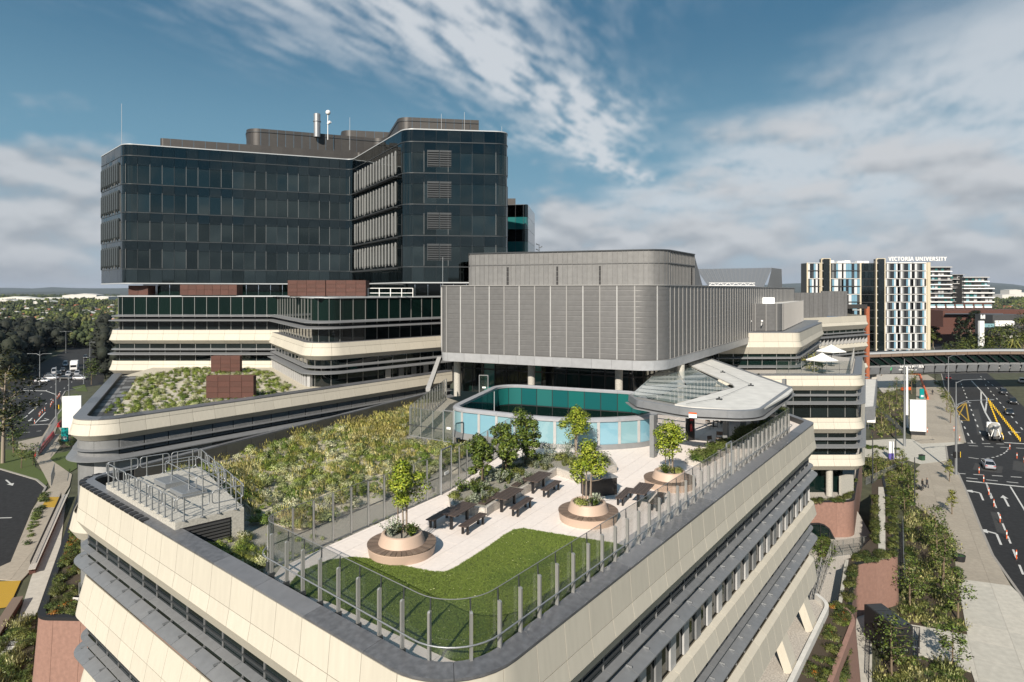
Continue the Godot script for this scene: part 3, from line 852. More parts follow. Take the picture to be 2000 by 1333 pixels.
# ---------------------------------------------------------------- the glass tower
func build_tower() -> void:
	var q := Path.new([[-66.4, -103.4, 0.4], [-57.2, -94.2, 1.9], [-26.4, -105.8, 1.3], [-14.4, -85.6, 2.0], [-0.6, -87.2, 1.6], [-1.6, -112.0]])
	var e := q.length()
	var base := 33.15
	var t := thing("glass_tower", "dark blue glass hospital tower with bays of grey fins, tallest of all", "tower", Vector3(-30, base, -100))
	var s1 := q.near(Vector2(-57.2, -95.0)); var s2 := q.near(Vector2(-26.8, -105.0)); var s3 := q.near(Vector2(-14.6, -86.6)); var s4 := q.near(Vector2(-1.2, -87.8))
	var lv := [base + 2.05]
	for i in 4: lv.append(base + 2.05 + 4.2 * (i + 1))
	# panes: a low row, four storeys of spandrel and window, and the parapet rows
	var rows_ := [[base, base + 2.05, "window_pane"]]
	for i in 4:
		rows_.append([lv[i], lv[i] + 2.75, "window_pane"])
		rows_.append([lv[i] + 2.75, lv[i + 1], "spandrel_pane"])
	rows_.append([lv[4], lv[4] + 1.7, "parapet_pane"])
	var module := 1.62
	var k := int(round(e / module))
	for r in rows_:
		for i in k:
			var b := MB.new()
			var a := e * i / k
			var tilt := rng.randf_range(-0.006, 0.006); var lean := rng.randf_range(-0.014, 0.014)
			strip(b, q, a + 0.02, a + e / k - 0.02, [Vector2(tilt + lean, r[0] + 0.02), Vector2(tilt - lean, r[1] - 0.02)], false)
			part(r[2], b, (M.spandrel if r[2] != "window_pane" else M.tower_glass)[rng.randi() % (2 if r[2] != "window_pane" else 4)], t)
	whole(t, "curtain_frame", q, 0.0, e, [Vector2(-0.06, base), Vector2(-0.06, base + 20.5)], M.mullion, false)
	for i in k + 1:
		var x := clampf(e * i / k, 0.03, e - 0.03)
		if i % 2 == 0 or x < s2:
			for j in 4:
				var b := MB.new()
				strip(b, q, x - 0.02, x + 0.02, [Vector2(0, lv[j] + 0.1), Vector2(0.1, lv[j] + 0.15), Vector2(0.1, lv[j] + 2.9), Vector2(0, lv[j] + 3.0)])
				part("glass_fin", b, M.grey if i % 3 else M.mullion, t)
	for j in 5:
		whole(t, "floor_line", q, 0.0, e, [Vector2(0, lv[j] - 0.05), Vector2(0, lv[j] + 0.05), Vector2(0.06, lv[j] + 0.05), Vector2(0.06, lv[j] - 0.05)], M.mullion)
	whole(t, "roof_edge", q, 0.0, e, [Vector2(-0.3, base + 20.45), Vector2(-0.3, base + 20.58), Vector2(0.06, base + 20.58), Vector2(0.06, base + 20.45)], M.bright_edge)
	whole(t, "bottom_edge", q, 0.0, e, [Vector2(-0.3, base - 0.16), Vector2(-0.3, base), Vector2(0.08, base), Vector2(0.08, base - 0.16)], M.bright_edge)
	# fins: dark ones on the end face, pale ones on the face in the angle
	for j in 4:
		for i in 9:
			var b := MB.new()
			capsule_fin(b, q, 1.0 + (s1 - 3.4) * i / 8.0, lv[j] + 0.35, lv[j] + 3.5, 0.3, 0.36)
			part("dark_fin", b, M.dark_fin, t)
		for i in 15:
			var b := MB.new()
			capsule_fin(b, q, s2 + 1.6 + (s3 - s2 - 4.0) * i / 14.0, lv[j] + 0.3, lv[j] + 3.5, 0.16, 0.42)
			part("pale_fin", b, M.tower_fin, t)
		whole(t, "service_ledge", q, s2 + 1.2, s3 - 1.6, [Vector2(0, lv[j] - 0.25), Vector2(0, lv[j] - 0.1), Vector2(0.7, lv[j] - 0.1), Vector2(0.7, lv[j] - 0.25)], M.mullion)
		for i in 2:                                                # louvred openings on the right face
			var b := MB.new()
			var a := s3 + 3.6 + i * 1.65
			for g in 7:
				var h: float = lv[j] + 1.1 + g * 0.3
				strip(b, q, a + 0.06, a + 1.56, [Vector2(0.03, h), Vector2(0.18, h - 0.05), Vector2(0.18, h - 0.1), Vector2(0.03, h - 0.12)])
			strip(b, q, a + 0.02, a + 1.6, [Vector2(0.02, lv[j] + 0.85), Vector2(0.02, lv[j] + 3.1)], false)
			part("louvre_panel", b, M.mullion, t)
	# the recessed storey under the overhang, and the roof
	var inner := Path.new([[-60.0, -104.0], [-53.5, -97.0, 1.0], [-26.0, -107.6, 1.0], [-15.0, -89.4, 1.0], [-1.0, -90.0]])
	row(t, "recessed_pane", inner, 0.0, inner.length(), 1.8, slab(0, base, 0, 31.1, 0.04), M.green_glass, 0.03)
	var lid := MB.new()
	var o := PackedVector2Array()
	for i in q.p.size(): o.append(q.p[i] - q.n[i] * 0.15)
	o.append(Vector2(-40, -130)); o.append(Vector2(-66, -118))
	lid.sheet(o, base + 20.4)
	lid.sheet(o, base - 0.05)
	part("roof_slab", lid, M.dark_grey, t)
	# screens round the plant on the roof
	var low := Path.new([[-58.5, -108.0], [-53.6, -97.4, 0.5], [-25.6, -107.8, 0.6], [-14.6, -91.0]])
	row(t, "roof_screen_panel", low, 0.0, low.length(), 1.6, slab(0, base + 22.1, 0, base + 20.4, 0.05), M.brown_metal, 0.015)
	var high := Path.new([[-46.4, -112.0], [-43.6, -104.8, 2.2], [-22.4, -112.8, 2.0], [-17.4, -98.4, 1.8], [-5.2, -100.4]])
	row(t, "roof_screen_panel", high, 0.0, high.length(), 1.3, slab(0, base + 25.6, 0, base + 20.4, 0.05), M.brown_metal, 0.015)
	whole(t, "screen_rail", high, 0.0, high.length(), [Vector2(0.02, base + 25.0), Vector2(0.02, base + 25.1), Vector2(0.1, base + 25.1), Vector2(0.1, base + 25.0)], M.mullion)
	var back := Path.new([[-33.0, -122.0], [-30.2, -113.5, 1.8], [-14.0, -117.0]])
	row(t, "roof_screen_panel", back, 0.0, back.length(), 1.6, slab(0, base + 27.4, 0, base + 20.4, 0.05), M.brown_metal, 0.015)
	var flue := MB.new()
	var c := deep(619, 245, 108.0)
	flue.lathe(c - Vector3(0, 2, 0), [Vector2(0.55, 0), Vector2(0.55, 3.9), Vector2(0.42, 4.0), Vector2(0.42, 3.6)], 20)
	flue.lathe(c + Vector3(0, 0.55, 0), [Vector2(0.56, 0), Vector2(0.66, 0.05), Vector2(0.66, 0.15), Vector2(0.56, 0.2)], 20)
	part("steel_flue", flue, M.galvanised, t)
	var mast := MB.new()
	c = deep(640, 250, 108.0)
	mast.tube([c - Vector3(0, 2, 0), c + Vector3(0, 2.4, 0)], [0.07], 8)
	mast.tube([c + Vector3(0, 0.7, 0), c + Vector3(0.5, 1.0, 0.2)], [0.2, 0.25], 8)
	mast.blob(c + Vector3(0.05, 2.6, 0), Vector3(0.42, 0.42, 0.42), 0.0, 1)
	part("antenna_mast", mast, M.white, t)
	for r in [[237, 205], [683, 232], [862, 225], [907, 222], [980, 250]]:     # lightning rods
		var b := MB.new()
		var p := deep(r[0], r[1], 98.0)
		b.tube([Vector3(p.x, base + 20.4, p.z), p + Vector3(0, 0.2, 0)], [0.03], 5)
		part("lightning_rod", b, M.bright_edge, t)
	# a second, farther tower shows behind its right edge
	var r := Path.new([[-4.0, -126.0], [3.1, -125.0, 0.6], [5.0, -140.0]])
	var far_ := thing("glass_tower", "distant narrow end of a second glass tower, half hidden behind the first", "tower", Vector3(0, 0, -130))
	for j in 7:
		row(far_, "window_pane" if j % 2 else "spandrel_pane", r, 0.0, r.length(), 1.6, slab(0, 48.8 - j * 2.4, 0, 46.45 - j * 2.4, 0.05), M.teal_glass if j % 2 else M.spandrel, 0.03)
	whole(far_, "curtain_frame", r, 0.0, r.length(), [Vector2(-0.1, 48.9), Vector2(-0.1, 25.0)], M.mullion, false)
	var cap := MB.new()
	cap.abox(Vector3(-0.5, 48.7, -129), Vector3(2.4, 1.6, 4))
	part("roof_plant", cap, M.brown_metal[0], far_)

func capsule_fin(b: MB, q: Path, s: float, lo: float, hi: float, out: float, w: float) -> void:
	var ev := q.eval(s)
	var p: Vector2 = ev[0]; var n: Vector2 = ev[1].normalized()
	var d := Vector2(n.y, -n.x)
	var h := w / 2
	var ring := func(y: float, k: float) -> Array:
		var r := []
		for c in [[-h, 0.0], [-h, out * 0.75], [-h * 0.4, out], [h * 0.4, out], [h, out * 0.75], [h, 0.0]]:
			r.append(v3(p + d * c[0] * k + n * c[1] * k, y))
		return r
	var lv := [ring.call(lo, 0.55), ring.call(lo + 0.3, 1.0), ring.call(hi - 0.3, 1.0), ring.call(hi, 0.55)]
	for i in 3:
		for j in 5: b.quad(lv[i][j], lv[i][j + 1], lv[i + 1][j + 1], lv[i + 1][j])
	for e in [0, 3]:
		for j in range(1, 5): b.tri(lv[e][0], lv[e][j], lv[e][j + 1])

# ---------------------------------------------------------------- the block clad in grey mesh
func ribbed(q: Path, s0: float, s1: float, hi: float, lo: float, k: int, o := 0.1) -> MB:     # one corrugated sheet of k folds
	var b := MB.new()
	var prof := []
	for i in k:
		var h := hi - (hi - lo) * i / k; var g := hi - (hi - lo) * (i + 1) / k
		prof.append(Vector2(o, h)); prof.append(Vector2(o + 0.006, h - (h - g) * 0.06)); prof.append(Vector2(o + 0.006, h - (h - g) * 0.9)); prof.append(Vector2(o - 0.012, g + 0.012))
	strip(b, q, s0, s1, prof, false)
	return b

func build_plant_block() -> void:
	var q := Path.new([[-8.3, -76.0], [-7.0, -65.2, 1.2], [13.0, -56.5, 2.8], [52.5, -119.0]])
	var e := q.length()
	var w := thing("clad_block", "large block clad in grey corrugated mesh that overhangs the terrace behind the light well", "building", Vector3(8, 21, -70))
	var k := 0
	var x := 0.0
	var c0 := q.near(Vector2(11.0, -57.4)); var c1 := q.near(Vector2(14.6, -58.6))
	while x < e - 0.4:
		var wide := 1.6 if x < c1 else 1.25
		if x > c0 - 0.2 and x < c1: wide = (c1 - c0) / 2
		wide = minf(wide, e - x)
		part("mesh_panel", ribbed(q, x + 0.03, x + wide - 0.03, 32.5, 25.78, 14), M.mesh[k % 3], w)
		var b := MB.new()
		strip(b, q, maxf(x - 0.05, 0.0), x + 0.05, [Vector2(0.08, 25.75), Vector2(0.15, 25.75), Vector2(0.15, 32.5), Vector2(0.08, 32.5)])
		part("vertical_rib", b, M.fin if k % 2 or x > c1 else M.pale_grey, w)
		x += wide; k += 1
	whole(w, "mesh_backing", q, 0.0, e, [Vector2(0.05, 32.45), Vector2(0.05, 25.7)], M.dark_grey, false)
	whole(w, "top_edge", q, 0.0, e, [Vector2(-0.4, 32.42), Vector2(-0.4, 32.54), Vector2(0.2, 32.54), Vector2(0.2, 32.46)], M.fin)
	row(w, "skirt_panel", q, 0.0, e, 1.9, slab(0.16, 25.72, 0.1, 24.85, 0.06), M.skirt, 0.008)
	whole(w, "skirt_lip", q, 0.0, e, [Vector2(0.16, 25.72), Vector2(0.2, 25.76), Vector2(0.05, 25.78), Vector2(0.0, 25.7)], M.fin)
	var poly := PackedVector2Array()
	for i in q.p.size(): poly.append(q.p[i] + q.n[i] * 0.1)
	poly.append(Vector2(30, -125)); poly.append(Vector2(-10, -100))
	var soffit := MB.new()
	soffit.sheet(poly, 24.84)
	part("soffit", soffit, M.white_roof, w)
	var roof := MB.new()
	roof.sheet(poly, 32.3)
	part("roof_deck", roof, M.pale_grey, w)
	# glazed lobby below, set back, and its columns
	var g := Path.new([[-7.2, -78.0], [-5.4, -70.0, 0.6], [12.6, -61.9, 1.6], [30.0, -90.0]])
	var gl := g.length()
	row(w, "lobby_pane", g, 0.0, gl, 1.35, slab(0, 24.8, 0, 21.02, 0.03), [M.teal_glass[0], M.glass[0], M.glass[1], M.green_glass[1], M.glass[0]], 0.03)
	uprights(w, "lobby_mullion", g, 0.0, gl, 1.35, -0.04, 0.08, 21.0, 24.8, 0.07, M.black)
	whole(w, "lobby_transom", g, 0.0, gl, [Vector2(0, 23.5), Vector2(0, 23.62), Vector2(0.09, 23.62), Vector2(0.09, 23.5)], M.black)
	for p in [[1038, 64.0], [1209, 60.0], [893, 67.5], [1330, 62.0]]:
		var b := MB.new()
		var c := deep(p[0], 700, p[1])
		b.lathe(Vector3(c.x, 20.9, c.z), [Vector2(0.36, 0), Vector2(0.36, 3.95)], 20)
		part("round_column", b, M.plinth, w)
	# the set back upper storey with standing seams and a raking end
	var u := Path.new([[-5.2, -78.0], [-4.65, -69.9, 0.3], [14.9, -62.6, 2.4], [20.4, -71.6]])
	var ul := u.length()
	var top := 36.05
	k = int(round(ul / 0.52))
	for i in k:
		for r in [[32.3, 34.75], [34.8, top]]:
			var b := MB.new()
			var a := ul * i / k; var z := ul * (i + 1) / k
			strip(b, u, a, z - 0.04, [Vector2(0, r[0]), Vector2(0, r[1])], false)
			strip(b, u, z - 0.04, z, [Vector2(0, r[0]), Vector2(0.06, r[0]), Vector2(0.06, r[1]), Vector2(0, r[1])])
			part("seam_panel", b, M.seam_metal[i % 2], w)
	whole(w, "seam_belt", u, 0.0, ul, [Vector2(0, 34.72), Vector2(0, 34.82), Vector2(0.09, 34.82), Vector2(0.09, 34.72)], M.mesh[0])
	whole(w, "upper_roof_edge", u, 0.0, ul, [Vector2(-0.3, top - 0.06), Vector2(-0.3, top + 0.05), Vector2(0.12, top + 0.05), Vector2(0.12, top - 0.06)], M.mullion)
	var rake := MB.new()                                           # the raking end: wall below a falling edge, and the slope behind it
	var p0: Vector2 = u.p[-1]; var dir := Vector2(0.52, -0.854)
	var p1 := p0 + dir * 3.6; var back := Vector2(-0.854, -0.52) * 22.0
	rake.quad(v3(p0, 32.3), v3(p1, 32.3), v3(p1, 32.5), v3(p0, top))
	rake.quad(v3(p0, top), v3(p1, 32.5), v3(p1 + back, 32.5), v3(p0 + back, top))
	part("raking_end", rake, M.seam_metal[0], w)
	var lid := MB.new()
	var lp := PackedVector2Array()
	for i in u.p.size(): lp.append(u.p[i] - u.n[i] * 0.1)
	lp.append(p0 + back); lp.append(Vector2(-5.4, -84))
	lid.sheet(lp, top)
	part("upper_roof", lid, M.pale_grey, w)
	for px in [991, 1088, 1168]:
		var z: float = {991: 68.2, 1088: 66.3, 1168: 64.0}[px]
		for j in 4:
			var b := MB.new()
			var c := deep(px, 540, z)
			var s := u.near(Vector2(c.x, c.z))
			strip(b, u, s - 0.09, s + 0.09, [Vector2(0, 32.5 + j * 0.52), Vector2(0.09, 32.5 + j * 0.52), Vector2(0.09, 32.94 + j * 0.52), Vector2(0, 32.94 + j * 0.52)])
			part("slit_window", b, M.black, w)
	for j in 4:
		var b := MB.new()
		var s := ul - 1.2
		strip(b, u, s - 0.12, s + 0.12, [Vector2(0, 32.5 + j * 0.52), Vector2(0.09, 32.5 + j * 0.52), Vector2(0.09, 32.94 + j * 0.52), Vector2(0, 32.94 + j * 0.52)])
		part("slit_window", b, M.black, w)
	# the pitched roof behind, and what stands on the roofs
	var s_ := thing("pitched_block", "block with a pitched grey standing seam roof behind the clad block", "building", Vector3(48, 32, -115))
	var ridge0 := deep(1360, 526, 122.0); var ridge1 := deep(1508, 523.5, 122.0); var eave0 := deep(1385, 562, 112.0); var eave1 := deep(1491, 562, 112.0)
	for i in 34:
		var b := MB.new()
		var a := ridge0.lerp(ridge1, i / 34.0); var c := ridge0.lerp(ridge1, (i + 0.93) / 34.0)
		var d := eave0.lerp(eave1, i / 34.0); var f := eave0.lerp(eave1, (i + 0.93) / 34.0)
		b.quad(a, c, f, d)
		b.bar(c, f, 0.06, 0.12)
		part("roof_sheet", b, M.brown_metal[i % 2] if false else M.shade[i % 2], s_)
	var gable := MB.new()
	var far0 := deep(1527, 526, 130.0); var far1 := deep(1529, 560, 130.0)
	gable.quad(ridge1, far0, far1 - Vector3(0, 3, 0), eave1 - Vector3(0, 3, 0))
	part("gable_wall", gable, M.seam_metal[1], s_)
	var truss := thing("roof_walkway", "white lattice walkway on the roof before the pitched grey roof", "walkway", deep(1430, 556, 104.0))
	for i in 12:
		var b := MB.new()
		var a := deep(1385 + i * 7.5, 553, 104.0); var c := deep(1385 + (i + 1) * 7.5, 553, 104.0)
		b.bar(a, c, 0.08, 0.08)
		b.bar(a - Vector3(0, 0.4, 0), c - Vector3(0, 0.4, 0), 0.08, 0.08)
		b.bar(a if i % 2 else a - Vector3(0, 0.4, 0), c - Vector3(0, 0.4, 0) if i % 2 else c, 0.06, 0.06)
		part("lattice_bay", b, M.white, truss)
	var wm := thing("weather_mast", "small dark wind gauge mast on the roof left of the upper storey", "mast", deep(1053, 500, 72.0))
	var mp := deep(1053, 500, 72.0)
	var mb := MB.new()
	mb.tube([Vector3(mp.x, 35.9, mp.z), mp + Vector3(0, 1.3, 0)], [0.03], 6)
	part("pole", mb, M.mullion, wm)
	for i in 3:
		var b := MB.new()
		b.tube([mp + Vector3(0, 0.6 + i * 0.3, 0), mp + Vector3(0.35 * (1 if i % 2 else -1), 0.75 + i * 0.3, 0)], [0.03, 0.06], 6)
		part("wind_cup", b, M.mullion, wm)
	var rod := MB.new()
	rod.tube([Vector3(-7.2, 32.5, -66.5), Vector3(-7.2, 35.5, -66.5)], [0.02], 5)
	single("lightning_rod", rod, M.bright_edge, "thin pale rod at the left corner of the clad block's roof", "lightning rod")

# ---------------------------------------------------------------- the light well in the terrace
func build_light_well() -> void:
	var q := well_path
	var e := q.length()
	var w := thing("light_well", "oval glass walled light well with a broad grey rim sunk into the terrace", "light well", Vector3(3, TERRACE, -51))
	var y := 23.1
	for i in int(e / 3.0):
		var k := int(e / 3.0)
		var b := MB.new()
		strip(b, q, e * i / k + 0.006, e * (i + 1) / k - 0.006, [Vector2(-0.46, y - 0.2), Vector2(-0.46, y - 0.02), Vector2(-0.36, y + 0.06), Vector2(-0.06, y + 0.05), Vector2(0.08, y - 0.06), Vector2(0.1, y - 0.2)])
		part("rim", b, M.rim, w)
	row(w, "outer_pane", q, 0.0, e, 1.5, slab(0.0, y - 0.2, 0.0, TERRACE + 0.32, 0.03), M.frit, 0.1)
	uprights(w, "outer_mullion", q, 0.0, e, 1.5, -0.1, 0.06, TERRACE + 0.3, y - 0.18, 0.2, M.pale_grey, false)
	whole(w, "outer_plinth", q, 0.0, e, [Vector2(-0.1, TERRACE - 0.1), Vector2(-0.1, TERRACE + 0.33), Vector2(0.08, TERRACE + 0.33), Vector2(0.2, TERRACE - 0.1)], M.grey)
	whole(w, "inner_frame", q, 0.0, e, [Vector2(-0.36, y - 0.15), Vector2(-0.36, 8.0)], M.black, false)
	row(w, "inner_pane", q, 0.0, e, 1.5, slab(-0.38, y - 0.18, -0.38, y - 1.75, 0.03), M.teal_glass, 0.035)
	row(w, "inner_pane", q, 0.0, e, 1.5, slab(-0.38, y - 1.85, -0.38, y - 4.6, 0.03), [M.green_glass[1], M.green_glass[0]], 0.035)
	var b := MB.new()
	var poly := PackedVector2Array()
	for i in q.p.size() - 1: poly.append(q.p[i] - q.n[i] * 0.4)
	b.sheet(poly, 9.0)
	part("courtyard_floor", b, M.soil, w)
	var rod := MB.new()
	rod.tube([Vector3(-1.3, 23.1, -46.9), Vector3(-1.3, 24.6, -46.9)], [0.03], 5)
	part("lightning_rod", rod, M.bright_edge, w)

# ---------------------------------------------------------------- the chevron canopy
func build_canopy() -> void:
	var w := thing("terrace_canopy", "white chevron roof with a glass inner half on grey posts over the terrace", "canopy", Vector3(16, TERRACE, -52))
	var y := 24.35
	var white := flat_points([[1344, 712], [1372, 695], [1544, 755], [1549, 762], [1540, 771], [1492, 798], [1470, 803], [1350, 795], [1318, 790], [1420, 761], [1436, 757], [1430, 750]], y)
	var b := MB.new()
	b.prism(white, y - 0.12, y)
	part("roof_sheet", b, M.white_roof, w)
	# gutter edge all round the outer side, and the deep fascia
	var edge: Array = []
	for p in [[1372, 695], [1546, 757], [1478, 806], [1344, 800], [1246, 783], [1230, 772]]:
		var v := at(p[0], p[1], y)
		edge.append([v.x, v.z, 0.3])
	edge[1][2] = 0.5; edge[2][2] = 2.2; edge[3][2] = 3.0; edge[4][2] = 0.6
	edge.reverse()
	var q := Path.new(edge)
	var l := q.length()
	row(w, "fascia_panel", q, 0.0, l, 3.0, [Vector2(-0.35, y - 0.1), Vector2(-0.1, y + 0.08), Vector2(0.08, y + 0.04), Vector2(0.12, y - 0.42), Vector2(-0.1, y - 0.5), Vector2(-0.35, y - 0.45)], M.shade, 0.004)
	whole(w, "gutter_lip", q, 0.0, l, [Vector2(-0.9, y - 0.62), Vector2(-0.9, y - 0.56), Vector2(0.3, y - 0.5), Vector2(0.32, y - 0.56)], M.grey)
	# glass half: panes on a grid between its edges
	var a := at(1286, 724, y - 0.15); var c := at(1342, 713, y - 0.15); var d := at(1427, 757, y - 0.15); var f := at(1322, 789, y - 0.15); var g := at(1232, 772, y - 0.15)
	for i in 4:
		for half in 2:
			for j in 2:
				var p0 := (a if half == 0 else a.lerp(d, 0.0)); var b0 := MB.new()
				var e0: Vector3; var e1: Vector3; var e2: Vector3; var e3: Vector3
				if half == 0:       # the arm that runs back along the building
					e0 = p0.lerp(a.lerp(g, 0.55), i / 4.0); e1 = c.lerp(d, i / 4.0); e2 = c.lerp(d, (i + 0.96) / 4.0); e3 = p0.lerp(a.lerp(g, 0.55), (i + 0.96) / 4.0)
				else:               # the arm towards the light well
					e0 = a.lerp(g, 0.55).lerp(g, i / 4.0); e1 = d.lerp(f, i / 4.0); e2 = d.lerp(f, (i + 0.96) / 4.0); e3 = a.lerp(g, 0.55).lerp(g, (i + 0.96) / 4.0)
				var s0 := e0.lerp(e1, j * 0.5); var s1 := e0.lerp(e1, j * 0.5 + 0.485); var s2 := e3.lerp(e2, j * 0.5 + 0.485); var s3 := e3.lerp(e2, j * 0.5)
				b0.quad(s0, s1, s2, s3)
				part("roof_pane", b0, M.roof_glass, w)
				if j == 0:
					var r := MB.new()
					r.bar(e0 - Vector3(0, 0.14, 0), e1 - Vector3(0, 0.14, 0), 0.09, 0.2)
					part("glazing_bar", r, M.pale_grey, w)
	for s in [[a, g], [d, f], [c, d], [g, f]]:
		var r := MB.new()
		r.bar(s[0] - Vector3(0, 0.16, 0), s[1] - Vector3(0, 0.16, 0), 0.12, 0.22)
		part("edge_beam", r, M.grey, w)
	for p in [[1276, 893, 0.5], [1418, 872, 0.5], [1345, 858, 0.45], [1478, 842, 0.6], [1510, 828, 0.6], [1452, 848, 0.5], [1532, 800, 0.5]]:
		var r := MB.new()
		var o := at(p[0], p[1], TERRACE)
		r.bevel(o, Vector3(p[2], y - 0.55 - TERRACE, 0.3), 0.95, 0.01)
		part("post", r, M.grey, w)
	for p in [[1357, 705], [1412, 728], [1467, 754], [1405, 781]]:
		var r := MB.new()
		var o := at(p[0], p[1], y)
		r.abox(o, Vector3(0.5, 0.06, 0.12), 0.4); r.abox(o, Vector3(0.12, 0.06, 0.5), 0.4); r.tube([o, o + Vector3(0, 0.2, 0)], [0.06], 8)
		part("roof_anchor", r, M.mullion, w)
	for s in [[[1357, 705], [1412, 728]], [[1412, 728], [1467, 754]], [[1467, 754], [1405, 781]], [[1405, 781], [1340, 793]]]:
		var r := MB.new()
		r.tube([at(s[0][0], s[0][1], y) + Vector3(0, 0.12, 0), at(s[1][0], s[1][1], y) + Vector3(0, 0.12, 0)], [0.012], 5)
		part("safety_line", r, M.mullion, w)
	var tag := MB.new()
	var o := at(1352, 806, y - 0.1)
	tag.abox(o + Vector3(0.0, -0.32, 0.15), Vector3(0.5, 0.3, 0.02), -0.5)
	part("notice_plate", tag, M.white, w)
	var cap := MB.new()
	cap.abox(o + Vector3(0.0, -0.08, 0.15), Vector3(0.5, 0.1, 0.03), -0.5)
	part("notice_header", cap, M.orange, w)
	# back wall under the canopy
	var wall := Path.new([[at(1432, 846, TERRACE).x, at(1432, 846, TERRACE).z - 3.0], [24.0, -62.0]])
	row(w, "rear_glass_panel", wall, 0.0, wall.length(), 1.4, slab(0, 24.0, 0, TERRACE + 0.02, 0.04), M.glass, 0.03)

# ---------------------------------------------------------------- the wings beyond, on the right
func build_east_wings() -> void:
	# upper wing with a clad top
	var w := thing("stepped_wing", "cream banded wing with a grey clad top, right of the large clad block", "building", Vector3(38, 0, -90))
	var q := Path.new([[26.0, -86.0], [38.7, -86.2, 1.5], [54.5, -112.5]])
	var e := q.length()
	var y := 26.4
	cream_band(w, q, 0.0, e, 2.0, [[0.0, y], [0.1, y - 1.28], [0.34, y - 2.0], [-0.25, y - 2.95]])
	whole(w, "coping", q, 0.0, e, [Vector2(-0.9, y - 0.2), Vector2(-0.9, y + 0.06), Vector2(0.02, y + 0.03), Vector2(0.02, y - 0.1)], M.coping[0])
	storey_glass(w, q, 0.0, e, 2.0, y - 2.95, 21.4, -0.5, M.green_glass, [[y - 3.35, 0.5], [y - 4.5, 0.7]])
	var c := Path.new([[27.5, -88.4], [37.4, -88.8, 2.2], [54.2, -119.0]])
	var cl := c.length()
	var k := int(cl / 1.5)
	for i in k:
		part("mesh_panel", ribbed(c, cl * i / k + 0.03, cl * (i + 1) / k - 0.03, 30.2, 26.4, 9, 0.05), M.mesh[i % 3], w)
		var b := MB.new()
		strip(b, c, cl * i / k, cl * i / k + 0.1, [Vector2(0, 26.4), Vector2(0.16, 26.4), Vector2(0.16, 30.2), Vector2(0, 30.2)])
		part("vertical_rib", b, M.fin, w)
	var roof := MB.new()
	roof.sheet(PackedVector2Array([Vector2(27.5, -88.6), Vector2(36.4, -88.9), Vector2(37.5, -89.6), Vector2(54.0, -119.0), Vector2(44, -119), Vector2(27.5, -95)]), 30.1)
	part("roof_deck", roof, M.white_roof, w)
	var ledge := MB.new()
	ledge.sheet(PackedVector2Array([Vector2(26, -86.9), Vector2(38, -87.1), Vector2(53.6, -112.5), Vector2(60, -125), Vector2(26, -125)]), y - 0.15)
	part("ledge_deck", ledge, M.grey, w)
	for r in [[1465, 586], [1487, 586]]:
		var b := MB.new()
		var p := deep(r[0], r[1] + 50, 88.0)
		b.bar(p, p + Vector3(0, 0.5, 0.25), 0.12, 0.12); b.blob(p + Vector3(0, 0.6, 0.3), Vector3(0.16, 0.16, 0.16), 0.0, 2)
		part("wall_lamp", b, M.white, w)
	var hood := MB.new()
	var ho := deep(1500, 590, 94.0)
	hood.prism(PackedVector2Array([Vector2(ho.x - 1, ho.z), Vector2(ho.x + 1, ho.z), Vector2(ho.x + 1, ho.z - 1.5), Vector2(ho.x - 1, ho.z - 1.5)]), 30.1, 31.0)
	part("roof_hood", hood, M.white, w)
	# terrace wing below it: four cream bands
	var t := thing("stepped_wing", "cream banded wing with a planted umbrella terrace, right of the chevron canopy", "building", Vector3(42, 0, -85))
	var f := Path.new([[22.0, -78.9], [43.1, -78.9, 1.8], [54.8, -100.0]])
	var fl := f.length()
	for h in [21.6, 16.3, 11.75]:
		cream_band(t, f, 0.0, fl, 2.0, [[0.0, h], [0.1, h - 0.52], [0.36, h - 1.3], [-0.25, h - 1.95]])
	whole(t, "coping", f, 0.0, fl, [Vector2(-0.9, 21.4), Vector2(-0.9, 21.66), Vector2(0.02, 21.63), Vector2(0.02, 21.5)], M.coping[0])
	storey_glass(t, f, 0.0, fl, 2.1, 19.65, 16.3, -0.45, M.glass, [[19.2, 0.4], [18.3, 0.9]])
	storey_glass(t, f, 0.0, fl, 2.1, 14.35, 11.75, -0.45, M.glass, [[13.8, 0.5], [12.95, 0.95]])
	whole(t, "lobby_glass", f, 0.0, fl, [Vector2(-2.4, 9.8), Vector2(-2.4, PODIUM)], M.green_glass[0], false)
	var deck := MB.new()
	var dp := PackedVector2Array()
	for r in f.span(0.0, fl): dp.append(r[0] - r[1] * 0.5)
	dp.append(Vector2(50, -112)); dp.append(Vector2(22, -90))
	deck.sheet(dp, 21.3)
	part("terrace_deck", deck, M.concrete, t)
	for x in [9.0, 13.5, 17.6]:
		var b := MB.new()
		var ev := f.eval(x)
		var p: Vector2 = ev[0] - ev[1] * 0.9
		b.lathe(v3(p, PODIUM), [Vector2(0.4, 0), Vector2(0.4, 3.6)], 18)
		part("round_column", b, M.plinth, t)
	var infill := MB.new()
	infill.bar(v3(f.eval(19.0)[0] - f.eval(19.0)[1], PODIUM + 1.2), v3(f.eval(23.0)[0] - f.eval(23.0)[1], PODIUM + 1.2), 0.3, 2.4)
	part("concrete_wall", infill, M.plinth, t)
	# the far block with its own parapet
	var z := thing("stepped_wing", "far cream banded wing with small blue roof sheets, before the university tower", "building", Vector3(72, 0, -145))
	var g := Path.new([[57.0, -129.0], [80.4, -145.0, 0.8], [82.0, -160.0]])
	var gl := g.length()
	cream_band(z, g, 0.0, gl, 2.6, [[0.0, 26.4], [0.1, 25.1], [0.4, 24.4], [-0.3, 23.4]])
	storey_glass(z, g, 0.0, gl, 2.6, 23.4, 20.3, -0.5, M.green_glass, [[22.9, 0.5], [22.3, 1.2]])
